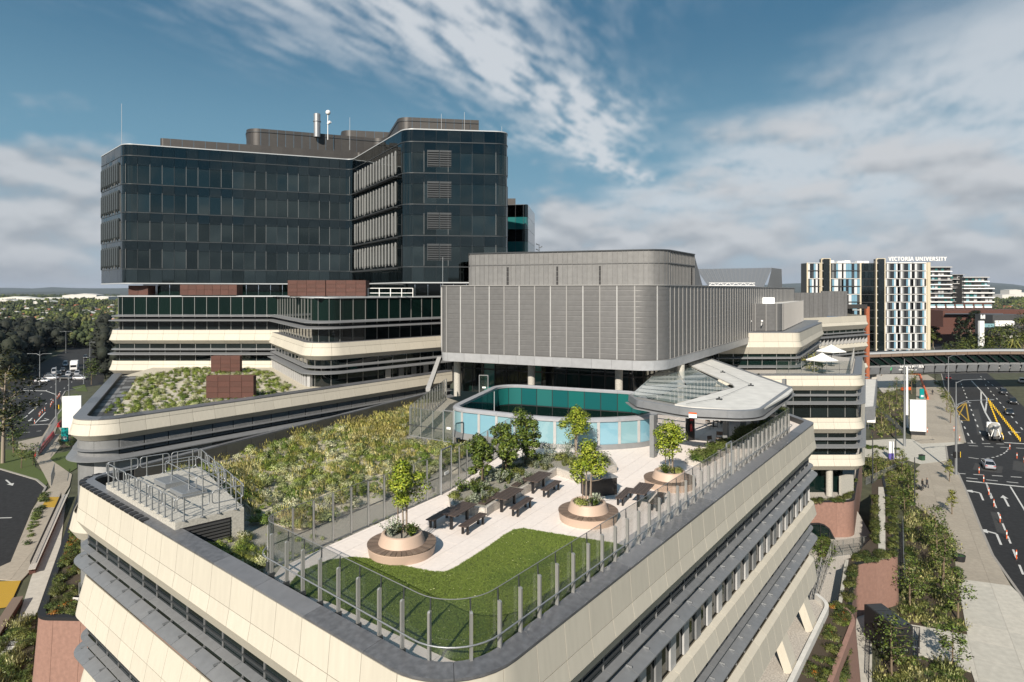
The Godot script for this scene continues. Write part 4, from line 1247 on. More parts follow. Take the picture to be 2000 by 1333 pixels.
	uprights(z, "pale_fin", g, 0.3, gl - 0.5, 1.45, -0.4, 0.25, 20.4, 22.0, 0.22, M.pale_grey)
	for h in [20.4, 15.6, 10.8]:
		cream_band(z, g, 0.0, gl, 2.6, [[0.0, h], [0.4, h - 0.9], [-0.3, h - 1.8]])
		storey_glass(z, g, 0.0, gl, 2.6, h - 1.8, h - 4.8, -0.5, M.glass, [[h - 2.2, 0.6], [h - 3.0, 1.0]])
	var zr := MB.new()
	zr.sheet(PackedVector2Array([Vector2(57.5, -130), Vector2(79.8, -145.4), Vector2(81, -160), Vector2(50, -160)]), 25.6)
	part("roof_deck", zr, M.pale_grey, z)
	var back := MB.new()
	back.bar(Vector3(58, 26.6, -158), Vector3(84, 26.6, -158), 0.5, 2.0)
	part("rear_parapet", back, M.brown_metal[1], z)
	var blue := MB.new()
	blue.bevel(Vector3(68.0, 25.6, -144), Vector3(11, 0.7, 3), -0.5, 0.05)
	part("blue_roof_sheet", blue, paint(0.06, 0.1, 0.17, 0.35), z)
	var shaft := MB.new()
	shaft.abox(deep(1694, 640, 176) * Vector3(1, 0, 1), Vector3(0.9, 27.6, 0.9))
	part("terracotta_wall", shaft, worn(paint(0.42, 0.13, 0.06, 0.8), M.earth.albedo_texture, 4.0), z)
	for r in [[1546, 1615, 572, 600, 138.0], [1604, 1655, 569, 598, 150.0]]:
		var b := MB.new()
		var p0 := deep(r[0], r[2], r[4]); var p1 := deep(r[1], r[2], r[4])
		for i in 8:
			var d := MB.new()
			var m0 := p0.lerp(p1, i / 8.0); var m1 := p0.lerp(p1, (i + 0.95) / 8.0)
			d.bar(Vector3(m0.x, (p0.y + 26) / 2, m0.z), Vector3(m1.x, (p0.y + 26) / 2, m1.z), 0.4, p0.y - 26.0)
			part("roof_screen_panel", d, M.mesh[i % 3], z)
	var r0 := MB.new()
	r0.bar(deep(1620, 599, 156.0), deep(1690, 599, 156.0), 2.0, 1.0)
	part("roof_plant", r0, M.brown_metal[0], z)
	# pale link roof that juts out over the path
	var l := thing("link_canopy", "pale flat canopy with deep grey fascia on the umbrella terrace wing's flank", "canopy", at(1700, 760, 12.0))
	var lp := flat_points([[1688, 741], [1713, 742], [1708, 795], [1678, 797]], 12.0)
	var b := MB.new()
	b.prism(lp, 11.7, 12.0)
	part("roof_sheet", b, M.white_roof, l)
	for i in 4:
		var fb := MB.new()
		var p0 := lp[i]; var p1 := lp[(i + 1) % 4]
		fb.bar(v3(p0, 10.9), v3(p1, 10.9), 0.25, 2.3)
		part("fascia_panel", fb, M.shade[1], l)
	# umbrellas and plants on that terrace
	for r in [[1606, 700, 722, "nearer white umbrella with a square canopy on the far planted terrace"], [1624, 684, 712, "farther white umbrella with a square canopy, behind its twin on the far terrace"]]:
		var zz: float = 83.0 if r[1] == 700 else 91.0
		var top := deep(r[0], r[1] - 11.0, zz)
		var u := thing("umbrella", r[3], "umbrella", Vector3(top.x, 21.3, top.z), 0.4, "white umbrellas on the far terrace")
		for i in 4:
			var cb := MB.new()
			var a0 := Vector3(cos(PI / 4 + i * PI / 2), 0, sin(PI / 4 + i * PI / 2)) * 1.9; var a1 := Vector3(cos(PI / 4 + (i + 1) * PI / 2), 0, sin(PI / 4 + (i + 1) * PI / 2)) * 1.9
			var hh := top.y - 21.3
			var lo := Vector3(0, hh - 0.95, 0); var md := Vector3(0, hh - 0.5, 0); var tp := Vector3(0, hh, 0)
			cb.quad(lo + a0, lo + a1, md + a1 * 0.42, md + a0 * 0.42); cb.tri(md + a0 * 0.42, md + a1 * 0.42, tp)
			cb.quad(lo + a0, lo + a1, lo + a1 - Vector3(0, 0.12, 0), lo + a0 - Vector3(0, 0.12, 0))
			part_mesh("canopy_panel", cb.mesh(), M.white, u)
		var pb := MB.new()
		pb.tube([Vector3.ZERO, Vector3(0, top.y - 21.4, 0)], [0.05], 8)
		pb.abox(Vector3.ZERO, Vector3(0.7, 0.08, 0.7))
		part_mesh("pole", pb.mesh(), M.leg, u)
	for i in 3:
		var tb := thing("outdoor_table", ["brown timber table left under the farther umbrella on the far terrace", "brown timber table between the umbrellas on the far terrace", "brown timber counter at the right end of the far terrace"][i], "table", Vector3(36.6 + i * 3.1, 21.3, -90 - i * 0.6), 0.1)
		var b0 := MB.new(); b0.bevel(Vector3(0, 0.9, 0), Vector3(2.4, 0.08, 0.9), 0.0, 0.02)
		part_mesh("table_top", b0.mesh(), M.plank[2], tb)
		for k2 in [-1, 1]:
			var b1 := MB.new(); b1.abox(Vector3(k2, 0, 0), Vector3(0.08, 0.9, 0.7))
			part_mesh("leg", b1.mesh(), M.leg, tb)

# ---------------------------------------------------------------- the planted podium with terracotta walls
var hedge_spots := []

func wall_along(w: Node3D, q: Path, hi: float, lo: float, module: float, lean := 0.0) -> void:
	row(w, "terracotta_panel", q, 0.0, q.length(), module, slab(0, hi, lean, lo, 0.2), M.terracotta, 0.006)
	whole(w, "panel_backing", q, 0.0, q.length(), [Vector2(-0.08, hi - 0.02), Vector2(lean - 0.08, lo)], M.joint, false)
	whole(w, "wall_cap", q, 0.0, q.length(), [Vector2(-0.28, hi - 0.1), Vector2(-0.28, hi + 0.05), Vector2(0.04, hi + 0.05), Vector2(0.04, hi - 0.1)], M.black)

func build_podium() -> void:
	var w := thing("podium", "terracotta coloured podium with planted edges at the foot of the wings, right side", "podium", Vector3(35, 0, -65))
	var a := Path.new([[24.0, -77.2], [41.6, -77.8, 2.2], [57.5, -105.0]])
	wall_along(w, a, PODIUM, 0.0, 2.6)
	var d := MB.new()
	var dp := PackedVector2Array()
	for r in a.span(0.0, a.length()): dp.append(r[0] - r[1] * 0.1)
	dp.append(Vector2(40, -110)); dp.append(Vector2(22, -84))
	d.sheet(dp, PODIUM - 0.06)
	part("podium_deck", d, M.concrete, w)
	var arch := MB.new()
	var ap := []
	for p in [[1560, 1024], [1600, 1023], [1610, 1026], [1619, 1033], [1628, 1050], [1640, 1074], [1560, 1074]]:
		var v := deep(p[0], p[1], 77.2); ap.append(v)
	for i in range(1, ap.size() - 1): arch.tri(ap[0], ap[i], ap[i + 1])
	part("arched_window", arch, M.green_glass[0], w)
	for i in 5:
		var fb := MB.new()
		fb.bar(ap[i] + Vector3(0, 0, 0.05), ap[i + 1] + Vector3(0, 0, 0.05), 0.16, 0.16)
		part("window_frame", fb, M.black, w)
	for p in [1586, 1603, 1620]:
		var fb := MB.new()
		var v := deep(p, 1050, 77.15)
		fb.bar(Vector3(v.x, 1.0, v.z), Vector3(v.x, 3.9 if p < 1610 else 2.9, v.z), 0.07, 0.07)
		part("window_bar", fb, M.black, w)
	# the lower planted level
	var low := thing("garden_podium", "lower terracotta garden podium with hedges and a curved front wall above the ramp", "podium", Vector3(36, 0, -66))
	var q := Path.new([[20.6, -40.0], [33.6, -62.6, 1.4], [39.4, -65.3, 1.6], [53.5, -92.0]])
	wall_along(low, q, 5.2, 0.0, 2.2, 0.12)
	var top := MB.new()
	var tp := PackedVector2Array()
	for r in q.span(0.0, q.length()): tp.append(r[0] - r[1] * 0.15)
	for r in flat_points([[1703, 945], [1701, 1052], [1668, 1086], [1650, 1093], [1618, 1290], [1590, 1420]], 5.2): tp.append(r)
	top.prism(tp, 0.0, 5.12)
	part("planting_bed", top, M.soil, low)
	var white := flat_points([[1716, 952], [1729, 952], [1730, 1078], [1716, 1080]], 5.2)
	tiles(low, "path_slab", white, 5.22, 0.06, Vector2(0.5, -0.866), 1.6, 2.0, 0.01, M.pale_path, 0.0)
	var strip_ := flat_points([[1651, 1094], [1658, 1094], [1628, 1290], [1620, 1290]], 5.2)
	tiles(low, "path_slab", strip_, 5.22, 0.06, Vector2(0.4, -0.9), 1.2, 2.4, 0.01, M.pale_path, 0.0)
	hedge_spots.append([flat_points([[1662, 1092], [1672, 1100], [1650, 1333], [1632, 1333], [1640, 1240]], 5.2), 5.15, 620])
	hedge_spots.append([flat_points([[1664, 1092], [1680, 1082], [1746, 1076], [1750, 1085], [1720, 1094], [1690, 1098]], 5.2), 5.15, 300])
	hedge_spots.append([flat_points([[1733, 955], [1752, 955], [1752, 1080], [1736, 1080]], 5.2), 5.15, 620])
	hedge_spots.append([flat_points([[1706, 957], [1714, 957], [1714, 1062], [1704, 1052]], 5.2), 5.15, 260])
	hedge_spots.append([flat_points([[1586, 976], [1628, 976], [1655, 968], [1668, 935], [1672, 938], [1662, 972], [1645, 981], [1586, 983]], PODIUM), PODIUM - 0.05, 160])
	# lower court between the two
	var court := MB.new()
	court.sheet(PackedVector2Array([Vector2(17, -40), Vector2(33.6, -63.5), Vector2(43.6, -77.0), Vector2(48.0, -90.0), Vector2(26, -78), Vector2(15, -52)]), 2.0)
	part("court_floor", court, M.concrete, low)
	hedge_spots.append([flat_points([[1590, 1056], [1612, 1052], [1628, 1072], [1630, 1086], [1600, 1090]], 2.0), 2.0, 260])
	# entrance deck of the near wing, with a kerbed edge, planter and steps of terracotta
	var deck := thing("entrance_deck", "pale entrance deck with kerb and flower planter at the nearest wing's foot", "deck", Vector3(20, 0, -46))
	var near := near_path
	var s0 := near.near(Vector2(0.0, -17.5)); var s1 := near.near(Vector2(24.2, -53.0))
	var e0 := MB.new()
	var ep := PackedVector2Array()
	for r in near.span(s0, s1): ep.append(r[0] + r[1] * 1.1)
	var inner := near.span(s0, s1); inner.reverse()
	for r in inner: ep.append(r[0] - r[1] * 2.7)
	e0.sheet(ep, PODIUM - 0.05)
	part("deck_floor", e0, M.concrete, deck)
	whole(deck, "deck_kerb", near, s0, s1, [Vector2(0.85, PODIUM - 0.1), Vector2(0.85, PODIUM + 0.45), Vector2(1.15, PODIUM + 0.45), Vector2(1.15, 0.0)], M.white_roof)
	whole(deck, "planter_soil", near, s0, s1, [Vector2(1.15, PODIUM - 0.1), Vector2(2.7, PODIUM - 0.5)], M.soil, false)
	whole(deck, "planter_wall", near, s0, s1, [Vector2(2.7, 0.0), Vector2(2.7, PODIUM - 0.2), Vector2(3.0, PODIUM - 0.3), Vector2(3.5, 0.0)], M.terracotta[0])
	var fp := PackedVector2Array()
	for r in near.span(s0 + 6, s1): fp.append(r[0] + r[1] * 1.25)
	var outer := near.span(s0 + 6, s1); outer.reverse()
	for r in outer: fp.append(r[0] + r[1] * 2.6)
	hedge_spots.append([fp, PODIUM - 0.35, 800, true])
	# left podium: terracotta wall with a flower bed round the corner of the wing
	var l := thing("garden_podium", "terracotta garden podium with orange flowers at the left corner of the nearest wing", "podium", Vector3(-36, 0, -55))
	var lq := Path.new([[-62.0, -93.5], [-37.2, -50.1, 1.7], [-27.0, -49.8], [-18.0, -40.0]])
	row(l, "terracotta_panel", lq, 0.0, lq.length(), 2.2, slab(0, PODIUM, 0.5, 0.0, 0.25), M.terracotta, 0.01)
	whole(l, "panel_backing", lq, 0.0, lq.length(), [Vector2(-0.1, PODIUM - 0.05), Vector2(0.35, 0.0)], M.joint, false)
	whole(l, "wall_cap", lq, 0.0, lq.length(), [Vector2(-0.45, PODIUM - 0.2), Vector2(-0.45, PODIUM + 0.06), Vector2(0.06, PODIUM + 0.06), Vector2(0.06, PODIUM - 0.2)], M.black)
	whole(l, "planting_bed", lq, 0.0, lq.length(), [Vector2(-0.4, PODIUM - 0.15), Vector2(-4.5, PODIUM - 0.15)], M.soil, false)
	whole(l, "bed_kerb", lq, 0.0, lq.length(), [Vector2(-2.6, PODIUM - 0.2), Vector2(-2.6, PODIUM + 0.35), Vector2(-2.95, PODIUM + 0.35), Vector2(-2.95, PODIUM - 0.2)], M.white_roof)
	whole(l, "lower_glass", lq, 0.0, lq.length(), [Vector2(-3.2, PODIUM + 0.2), Vector2(-6.0, PODIUM + 4.5)], M.green_glass[0], false)
	uprights(l, "glazing_bar", lq, 0.5, lq.length() - 0.5, 1.4, -3.25, -3.1, PODIUM + 0.2, PODIUM + 1.3, 0.06, M.steel)
	var bp := PackedVector2Array()
	for r in lq.span(2.0, lq.near(Vector2(-27.5, -49.8))): bp.append(r[0] - r[1] * 0.5)
	var bo := lq.span(2.0, lq.near(Vector2(-27.5, -49.8))); bo.reverse()
	for r in bo: bp.append(r[0] - r[1] * 2.5)
	hedge_spots.append([bp, PODIUM - 0.1, 1900, true])

# ---------------------------------------------------------------- university tower, flats, footbridge
func letters(called: String, text: String, o: Vector3, high: float, turn: float, m: Material, under: Node3D, fat := 0.1) -> void:
	var t := TextMesh.new()
	var f := SystemFont.new(); f.font_names = PackedStringArray(["Droid Sans"]); f.font_weight = 700
	t.font = f; t.text = text; t.font_size = 64; t.pixel_size = high / 46.0; t.depth = fat
	t.horizontal_alignment = HORIZONTAL_ALIGNMENT_LEFT
	t.vertical_alignment = VERTICAL_ALIGNMENT_BOTTOM
	var i := part_mesh(called, t, m, under)
	i.position = o - under.position; i.rotation.y = turn

func build_university() -> void:
	var z := 258.0
	var t := thing("university_tower", "tall university building with blue, white and dark vertical panels and two dark stair shafts", "tower", Vector3(145, 0, -z - 8))
	var X := func(px: float) -> float: return (px - 1000.0) / FOCAL * z
	var Y := func(py: float) -> float: return EYE - (py - HORIZON) / FOCAL * z
	var body := MB.new()
	body.bar(Vector3(X.call(1578), Y.call(514) / 2, -z - 3.5), Vector3(X.call(1817), Y.call(514) / 2, -z - 3.5), 5.0, Y.call(514))
	part("wall", body, M.dark_grey, t)
	var frame := paint(0.5, 0.44, 0.33, 0.7)
	var tones := [paint(0.018, 0.02, 0.024, 0.08, 0.0, 0.6), paint(0.56, 0.57, 0.58, 0.5), paint(0.16, 0.17, 0.175, 0.4), paint(0.15, 0.28, 0.37, 0.4), paint(0.05, 0.055, 0.06, 0.1)]
	var storey := 3.16
	var top: float = Y.call(514)
	var bays := [[1579, 1604], [1623, 1648], [1648, 1683], [1730, 1757], [1757, 1785], [1785, 1813]]
	for k in bays.size():
		var x0: float = X.call(bays[k][0]); var x1: float = X.call(bays[k][1])
		var pattern: Array = [[1, 0, 0, 3, 1, 0], [1, 0, 2, 0, 3, 1], [3, 0, 1, 3, 3, 0]][k % 3]
		if k >= 3: pattern = [0, 1, 2, 0, 0, 3, 1]
		for j in 14:
			var shift: int = (j / 2 * 2 + k) % pattern.size() if k < 3 else (j % 3) / 2
			for i in pattern.size():
				var b := MB.new()
				var a: float = lerpf(x0 + 0.2, x1 - 0.2, i / float(pattern.size())); var c: float = lerpf(x0 + 0.2, x1 - 0.2, (i + 0.96) / pattern.size())
				var p: int = pattern[(i + shift) % pattern.size()]
				var deep_ := 0.25 if p in [1, 3] else 0.06
				b.bar(Vector3(a, top - storey * (j + 0.5), -z - 1.0 + deep_), Vector3(c, top - storey * (j + 0.5), -z - 1.0 + deep_), 0.1, storey - 0.5)
				part("window" if p in [0, 4] else "facade_panel", b, tones[p if p != 0 or rng.randf() > 0.35 else 4], t)
			var s := MB.new()
			s.bar(Vector3(x0, top - storey * j, -z - 0.75), Vector3(x1, top - storey * j, -z - 0.75), 0.5, 0.17)
			part("floor_edge", s, M.white if k >= 3 or j % 2 == 0 else M.dark_grey, t)
		for x in [x0, x1]:
			var e := MB.new()
			e.bar(Vector3(x, 0, -z - 0.7), Vector3(x, top + 0.2, -z - 0.7), 0.22, 0.6)
			part("frame_post", e, frame, t)
	var edge := MB.new()
	edge.bar(Vector3(X.call(1815.5), 0, -z - 0.6), Vector3(X.call(1815.5), top + 0.3, -z - 0.6), 0.9, 1.2)
	part("corner_post", edge, frame, t)
	for r in [[1605, 1622], [1712, 1729]]:
		var b := MB.new()
		var hi: float = Y.call(506)
		b.bar(Vector3(X.call((r[0] + r[1]) / 2.0), 0, -z - 1.2), Vector3(X.call((r[0] + r[1]) / 2.0), hi, -z - 1.2), X.call(r[1]) - X.call(r[0]), 2.4)
		part("stair_shaft", b, M.glass[0], t)
		for s in [-1, 1]:
			var e := MB.new()
			var x: float = X.call(r[0] if s < 0 else r[1])
			e.bar(Vector3(x, 0, -z), Vector3(x, hi, -z), 0.25, 0.4)
			part("shaft_edge", e, frame, t)
		var cap := MB.new()
		cap.bar(Vector3(X.call(r[0]), hi, -z), Vector3(X.call(r[1]), hi, -z), 0.5, 0.5)
		part("shaft_cap", cap, frame, t)
		for j in 13:
			var e := MB.new()
			e.bar(Vector3(X.call(r[0] + 1), top - storey * j, -z + 0.15), Vector3(X.call(r[1] - 1), top - storey * j - 0.6, -z + 0.15), 0.08, 0.35)
			part("stair_flight", e, M.pale_grey, t)
	for j in 14:
		for i in 4:
			var b := MB.new()
			var a: float = lerpf(X.call(1685), X.call(1711), i / 4.0); var c: float = lerpf(X.call(1685), X.call(1711), (i + 0.94) / 4.0)
			b.bar(Vector3(a, top - storey * (j + 0.5), -z - 0.8), Vector3(c, top - storey * (j + 0.5), -z - 0.8), 0.08, storey - 0.3)
			part("atrium_pane", b, M.tower_glass[(i + j) % 4], t)
	for r in [[1636, 508], [1655, 509], [1668, 508], [1694, 509], [1705, 509]]:
		var b := MB.new()
		var x: float = X.call(r[0])
		b.bevel(Vector3(x, top, -z - 6), Vector3(2.5, Y.call(r[1]) - top, 2.0), 0.0, 0.1)
		part("roof_plant", b, M.white, t)
	letters("roof_letters", "VICTORIA UNIVERSITY", Vector3(X.call(1737), top + 0.35, -z - 0.6), 1.6, 0.0, M.white, t, 0.3)
	var rail := MB.new()
	rail.bar(Vector3(X.call(1735), top + 0.2, -z - 0.7), Vector3(X.call(1812), top + 0.2, -z - 0.7), 0.15, 0.15)
	part("letter_rail", rail, M.white, t)

func build_apartments() -> void:
	var z := 400.0
	var lab := ["tall left block of balconied flats with white floor edges", "recessed dark middle block of balconied flats", "wide right block of balconied flats with pale floor edges", "lower stepped end of the balconied flats"]
	var spec := [[1812, 1861, 521, 598, 0.0], [1861, 1886, 536, 598, 5.0], [1884, 1934, 541, 598, 1.0], [1884, 1944, 563, 598, -2.0]]
	for k in 4:
		var r: Array = spec[k]
		var X := func(px: float) -> float: return (px - 1000.0) / FOCAL * (z + r[4])
		var Y := func(py: float) -> float: return EYE - (py - HORIZON) / FOCAL * (z + r[4])
		var x0: float = X.call(r[0]); var x1: float = X.call(r[1]); var hi: float = Y.call(r[2]); var lo: float = Y.call(r[3])
		var t := thing("apartment_block", lab[k], "flats", Vector3((x0 + x1) / 2, 0, -z - r[4] - 8), 0.0, "balconied flats beyond the university tower")
		var b := MB.new()
		b.bar(Vector3(x0, (hi + lo) / 2, -z - r[4] - 9), Vector3(x1, (hi + lo) / 2, -z - r[4] - 9), 14.0, hi - lo)
		part("wall", b, M.dark_grey, t)
		var n := int(round((hi - lo) / 2.7))
		for j in n:
			var y := hi - (hi - lo) * j / n
			var s := MB.new()
			s.bar(Vector3(x0, y - 0.25, -z - r[4] - 1.2), Vector3(x1, y - 0.25, -z - r[4] - 1.2), 2.0, 0.65 if k != 1 else 0.2)
			part("balcony_edge", s, M.white if j % 3 or k == 3 else M.pale_grey, t)
			if j == n: continue
			var c := 8 if k != 1 else 4
			for i in c:
				if rng.randf() < 0.3: continue
				var p := MB.new()
				var a := lerpf(x0, x1, i / float(c)) + 0.15; var d := lerpf(x0, x1, (i + 0.85) / c)
				p.bar(Vector3(a, y - 1.7, -z - r[4] - 1.95), Vector3(d, y - 1.7, -z - r[4] - 1.95), 0.1, 1.8)
				part("window", p, [M.teal_glass[0], M.glass[0], M.frit[2], M.pale_grey, M.glass[2]][rng.randi() % 5], t)
	var base := thing("brick_terrace", "long dark red brick base with white balconies below the flats", "building", Vector3(275, 0, -395))
	var X := func(px: float) -> float: return (px - 1000.0) / FOCAL * 385.0
	var Y := func(py: float) -> float: return EYE - (py - HORIZON) / FOCAL * 385.0
	var w := MB.new()
	w.bar(Vector3(X.call(1812), Y.call(605) / 2, -392), Vector3(X.call(1942), Y.call(592) / 2, -392), 12.0, Y.call(592))
	part("wall", w, M.brick, base)
	for i in 7:
		var b := MB.new()
		var a: float = X.call(1814 + i * 18.4)
		b.bar(Vector3(a, Y.call(600), -385.6), Vector3(a + 4.4, Y.call(600), -385.6), 0.8, 1.1)
		part("balcony_edge", b, M.white, base)
		var g := MB.new()
		g.bar(Vector3(a, Y.call(597), -385.8), Vector3(a + 4.4, Y.call(597), -385.8), 0.3, 1.3)
		part("window", g, M.frit[2], base)
	# lower buildings in front of them
	var s := thing("long_shed", "long brown brick shed with a blue grey metal roof before the flats", "building", Vector3(270, 0, -350))
	var wb := MB.new(); wb.bar(deep(1826, 622, 355.0), deep(1990, 620, 355.0), 14.0, 9.0)
	part("wall", wb, M.brick, s)
	var rb := MB.new()
	rb.quad(deep(1846, 614, 345.0), deep(1960, 614, 345.0), deep(1958, 607, 360.0), deep(1850, 607, 360.0))
	part("roof", rb, paint(0.1, 0.125, 0.15, 0.5), s)
	var m := thing("corner_shop", "low shop carrying a large white letter M beside its tall white pylon", "shop", Vector3(245, 0, -320))
	var mb := MB.new(); mb.bar(deep(1922, 634, 320.0), deep(1990, 634, 320.0), 12.0, 10.0)
	part("wall", mb, M.dark_grey, m)
	var fb := MB.new(); fb.bar(deep(1944, 632, 312.0), deep(1981, 632, 312.0), 0.6, 2.7)
	part("white_fascia", fb, M.white, m)
	var gb := MB.new(); gb.bar(deep(1922, 636, 312.0), deep(1942, 636, 312.0), 0.4, 1.8)
	part("window", gb, M.frit[2], m)
	letters("letter", "M", deep(1915, 626, 311.0), 2.0, 0.0, M.white, m, 0.3)
	var pb := MB.new()
	var pp := deep(1917, 658, 305.0)
	pb.abox(Vector3(pp.x, 0, pp.z), Vector3(2.2, deep(1917, 627, 305.0).y, 1.2))
	part("pylon", pb, M.white, m)

func build_bridge() -> void:
	var t := thing("footbridge", "dark arched footbridge with diagonal trusses and folded grey panels across the road", "bridge", Vector3(150, 0, -205))
	var n := 26
	var pt := func(f: float, up: float) -> Vector3:
		var x := lerpf(112.0, 205.0, f)
		return Vector3(x, 5.9 + up + 0.75 * sin(clampf(f * 1.15, 0, 1) * PI) - 0.25, -203.0 - 6.0 * f)
	for i in n:
		var a := float(i) / n; var c := float(i + 1) / n
		var mk := func(called: String, m: Material, u0: float, u1: float, out: float, gap := 0.0) -> void:
			var b := MB.new()
			var p0: Vector3 = pt.call(a + gap / n, (u0 + u1) / 2); var p1: Vector3 = pt.call(c - gap / n, (u0 + u1) / 2)
			b.bar(p0 + Vector3(0, 0, out), p1 + Vector3(0, 0, out), 0.3, u1 - u0)
			part(called, b, m, t)
		mk.call("roof_edge", M.bright_edge, 6.35, 6.95, 2.6)
		mk.call("fascia_panel", M.plank[2], 5.4, 6.35, 2.45, 0.02)
		mk.call("window_pane", M.green_glass[i % 2], 2.7, 5.4, 1.5)
		mk.call("lower_chord", M.grey, 2.1, 2.7, 2.3)
		var d := MB.new()
		d.bar(pt.call(a, 5.2) + Vector3(0, 0, 2.3), pt.call(c, 2.6) + Vector3(0, 0, 2.3), 0.45, 0.3) if i < n * 0.66 else d.bar(pt.call(a, 2.6) + Vector3(0, 0, 2.3), pt.call(c, 5.2) + Vector3(0, 0, 2.3), 0.45, 0.3)
		part("diagonal", d, M.black, t)
		var f := MB.new()                                          # folded panel: two facets
		var p0: Vector3 = pt.call(a, 2.1) + Vector3(0, 0, 2.4); var p1: Vector3 = pt.call(c, 2.1) + Vector3(0, 0, 2.4)
		var q0: Vector3 = pt.call(a, 0.0) + Vector3(0, 0, 2.4); var q1: Vector3 = pt.call(c, 0.0) + Vector3(0, 0, 2.4)
		f.tri(p0 + Vector3(0, 0, 0.7), p1, q1 - Vector3(0, 0, 0.4)); f.tri(p0 + Vector3(0, 0, 0.7), q1 - Vector3(0, 0, 0.4), q0)
		part("folded_panel", f, M.shade[i % 2], t)
	var deck := MB.new()
	deck.bar(pt.call(0.0, 0.2) - Vector3(0, 0, 0.8), pt.call(1.0, 0.2) - Vector3(0, 0, 0.8), 5.0, 0.4)
	deck.bar(pt.call(0.0, 6.6) - Vector3(0, 0, 0.8), pt.call(0.5, 6.6) - Vector3(0, 0, 0.8), 5.0, 0.3)
	deck.bar(pt.call(0.5, 6.6) - Vector3(0, 0, 0.8), pt.call(1.0, 6.6) - Vector3(0, 0, 0.8), 5.0, 0.3)
	part("deck", deck, M.dark_grey, t)
	var back := MB.new()
	back.bar(pt.call(0.0, 3.4) - Vector3(0, 0, 2.0), pt.call(1.0, 3.4) - Vector3(0, 0, 2.0), 0.2, 5.4)
	part("rear_wall", back, M.dark_grey, t)
	var o: Vector3 = pt.call(0.0, 0.0)
	var lx := func(px: float) -> float: return (px - 1000.0) / FOCAL * 201.0
	letters("sign_letters", "Western Health", Vector3(lx.call(1751), o.y + 1.75, -201.2), 0.85, 0.02, M.white, t, 0.06)
	letters("sign_letters", "Footscray Hospital", Vector3(lx.call(1754), o.y + 1.1, -201.2), 0.5, 0.02, M.white, t, 0.06)
	for k in 2:
		var e := MB.new()
		e.box(Vector3(lx.call(1742 + k * 3), o.y + 1.75, -201.2), Vector3(0.28, 0.1, 0), Vector3(-0.08, 0.42, 0), Vector3(0, 0, 0.04))
		part("sign_emblem", e, [paint(0.1, 0.45, 0.2, 0.5), paint(0.05, 0.4, 0.6, 0.5)][k], t)
	letters("sign_letters", "VICTORIA", Vector3(lx.call(1970), o.y + 1.75, -205.0), 1.0, 0.02, M.white, t, 0.06)
	letters("sign_letters", "UNIVERSITY", Vector3(lx.call(1970), o.y + 0.7, -205.0), 0.9, 0.02, M.white, t, 0.06)
	var dm := MB.new()
	dm.box(Vector3(lx.call(1962), o.y + 1.5, -205.0), Vector3(0.55, 0.55, 0), Vector3(-0.55, 0.55, 0), Vector3(0, 0, 0.04))
	part("sign_emblem", dm, M.white, t)
	for x in [0.03, 0.97]:
		var b := MB.new()
		var p: Vector3 = pt.call(x, 0.0)
		b.abox(Vector3(p.x, 0, p.z - 1), Vector3(1.5, p.y, 3.0))
		part("pier", b, M.concrete, t)

# ---------------------------------------------------------------- glass fences of the terrace
func fence(label: String, q: Path, s0: float, s1: float, module: float, thick_posts: bool, floor_ := TERRACE, high := 2.15, last := true) -> Node3D:
	var mid := v3(q.eval((s0 + s1) / 2)[0], floor_)
	var t := thing("glass_fence", label, "glass fence", mid)
	var n := maxi(1, int(round((s1 - s0) / module)))
	row(t, "glass_pane", q, s0, s1, (s1 - s0) / n, [Vector2(-0.008, floor_ + 0.06), Vector2(0.008, floor_ + 0.06), Vector2(0.008, floor_ + high), Vector2(-0.008, floor_ + high)], [M.fence_glass], 0.012)
	whole(t, "top_edge", q, s0, s1, [Vector2(-0.011, floor_ + high), Vector2(-0.011, floor_ + high + 0.016), Vector2(0.011, floor_ + high + 0.016), Vector2(0.011, floor_ + high)], M.grey)
	for i in (n + 1 if last else n):
		var b := MB.new()
		var x := clampf(s0 + (s1 - s0) * i / n, s0 + 0.05, s1 - 0.05)
		if thick_posts:
			strip(b, q, x - 0.036, x + 0.036, [Vector2(0.03, floor_ - 0.05), Vector2(0.15, floor_ - 0.05), Vector2(0.15, floor_ + 1.76), Vector2(0.11, floor_ + 1.8), Vector2(0.03, floor_ + 1.8)])
			part("post", b, M.steel, t)
			var c := MB.new()
			strip(c, q, x - 0.018, x + 0.018, [Vector2(0.01, floor_ + 1.8), Vector2(0.05, floor_ + 1.8), Vector2(0.03, floor_ + high), Vector2(0.01, floor_ + high)])
			part("pane_clamp", c, M.mullion, t)
			var d := MB.new()
			strip(d, q, x - 0.06, x + 0.06, [Vector2(0.0, floor_ - 0.06), Vector2(0.19, floor_ - 0.06), Vector2(0.19, floor_ + 0.34), Vector2(0.0, floor_ + 0.34)])
			part("post_shoe", d, M.mullion, t)
		else:
			strip(b, q, x - 0.028, x + 0.028, [Vector2(-0.04, floor_ - 0.05), Vector2(0.05, floor_ - 0.05), Vector2(0.05, floor_ + high - 0.05), Vector2(-0.04, floor_ + high - 0.05)])
			part("post", b, M.steel, t)
	var r := MB.new()
	var pts := []
	for e in q.span(s0, s1): pts.append(v3(e[0] - e[1] * (-0.2 if thick_posts else -0.12), floor_ + 0.88))
	r.tube(pts, [0.026], 8)
	part("handrail", r, M.galvanised if thick_posts else M.mullion, t)
	whole(t, "base_rail", q, s0, s1, [Vector2(-0.03, floor_), Vector2(-0.03, floor_ + 0.06), Vector2(0.03, floor_ + 0.06), Vector2(0.03, floor_)], M.grey)
	return t

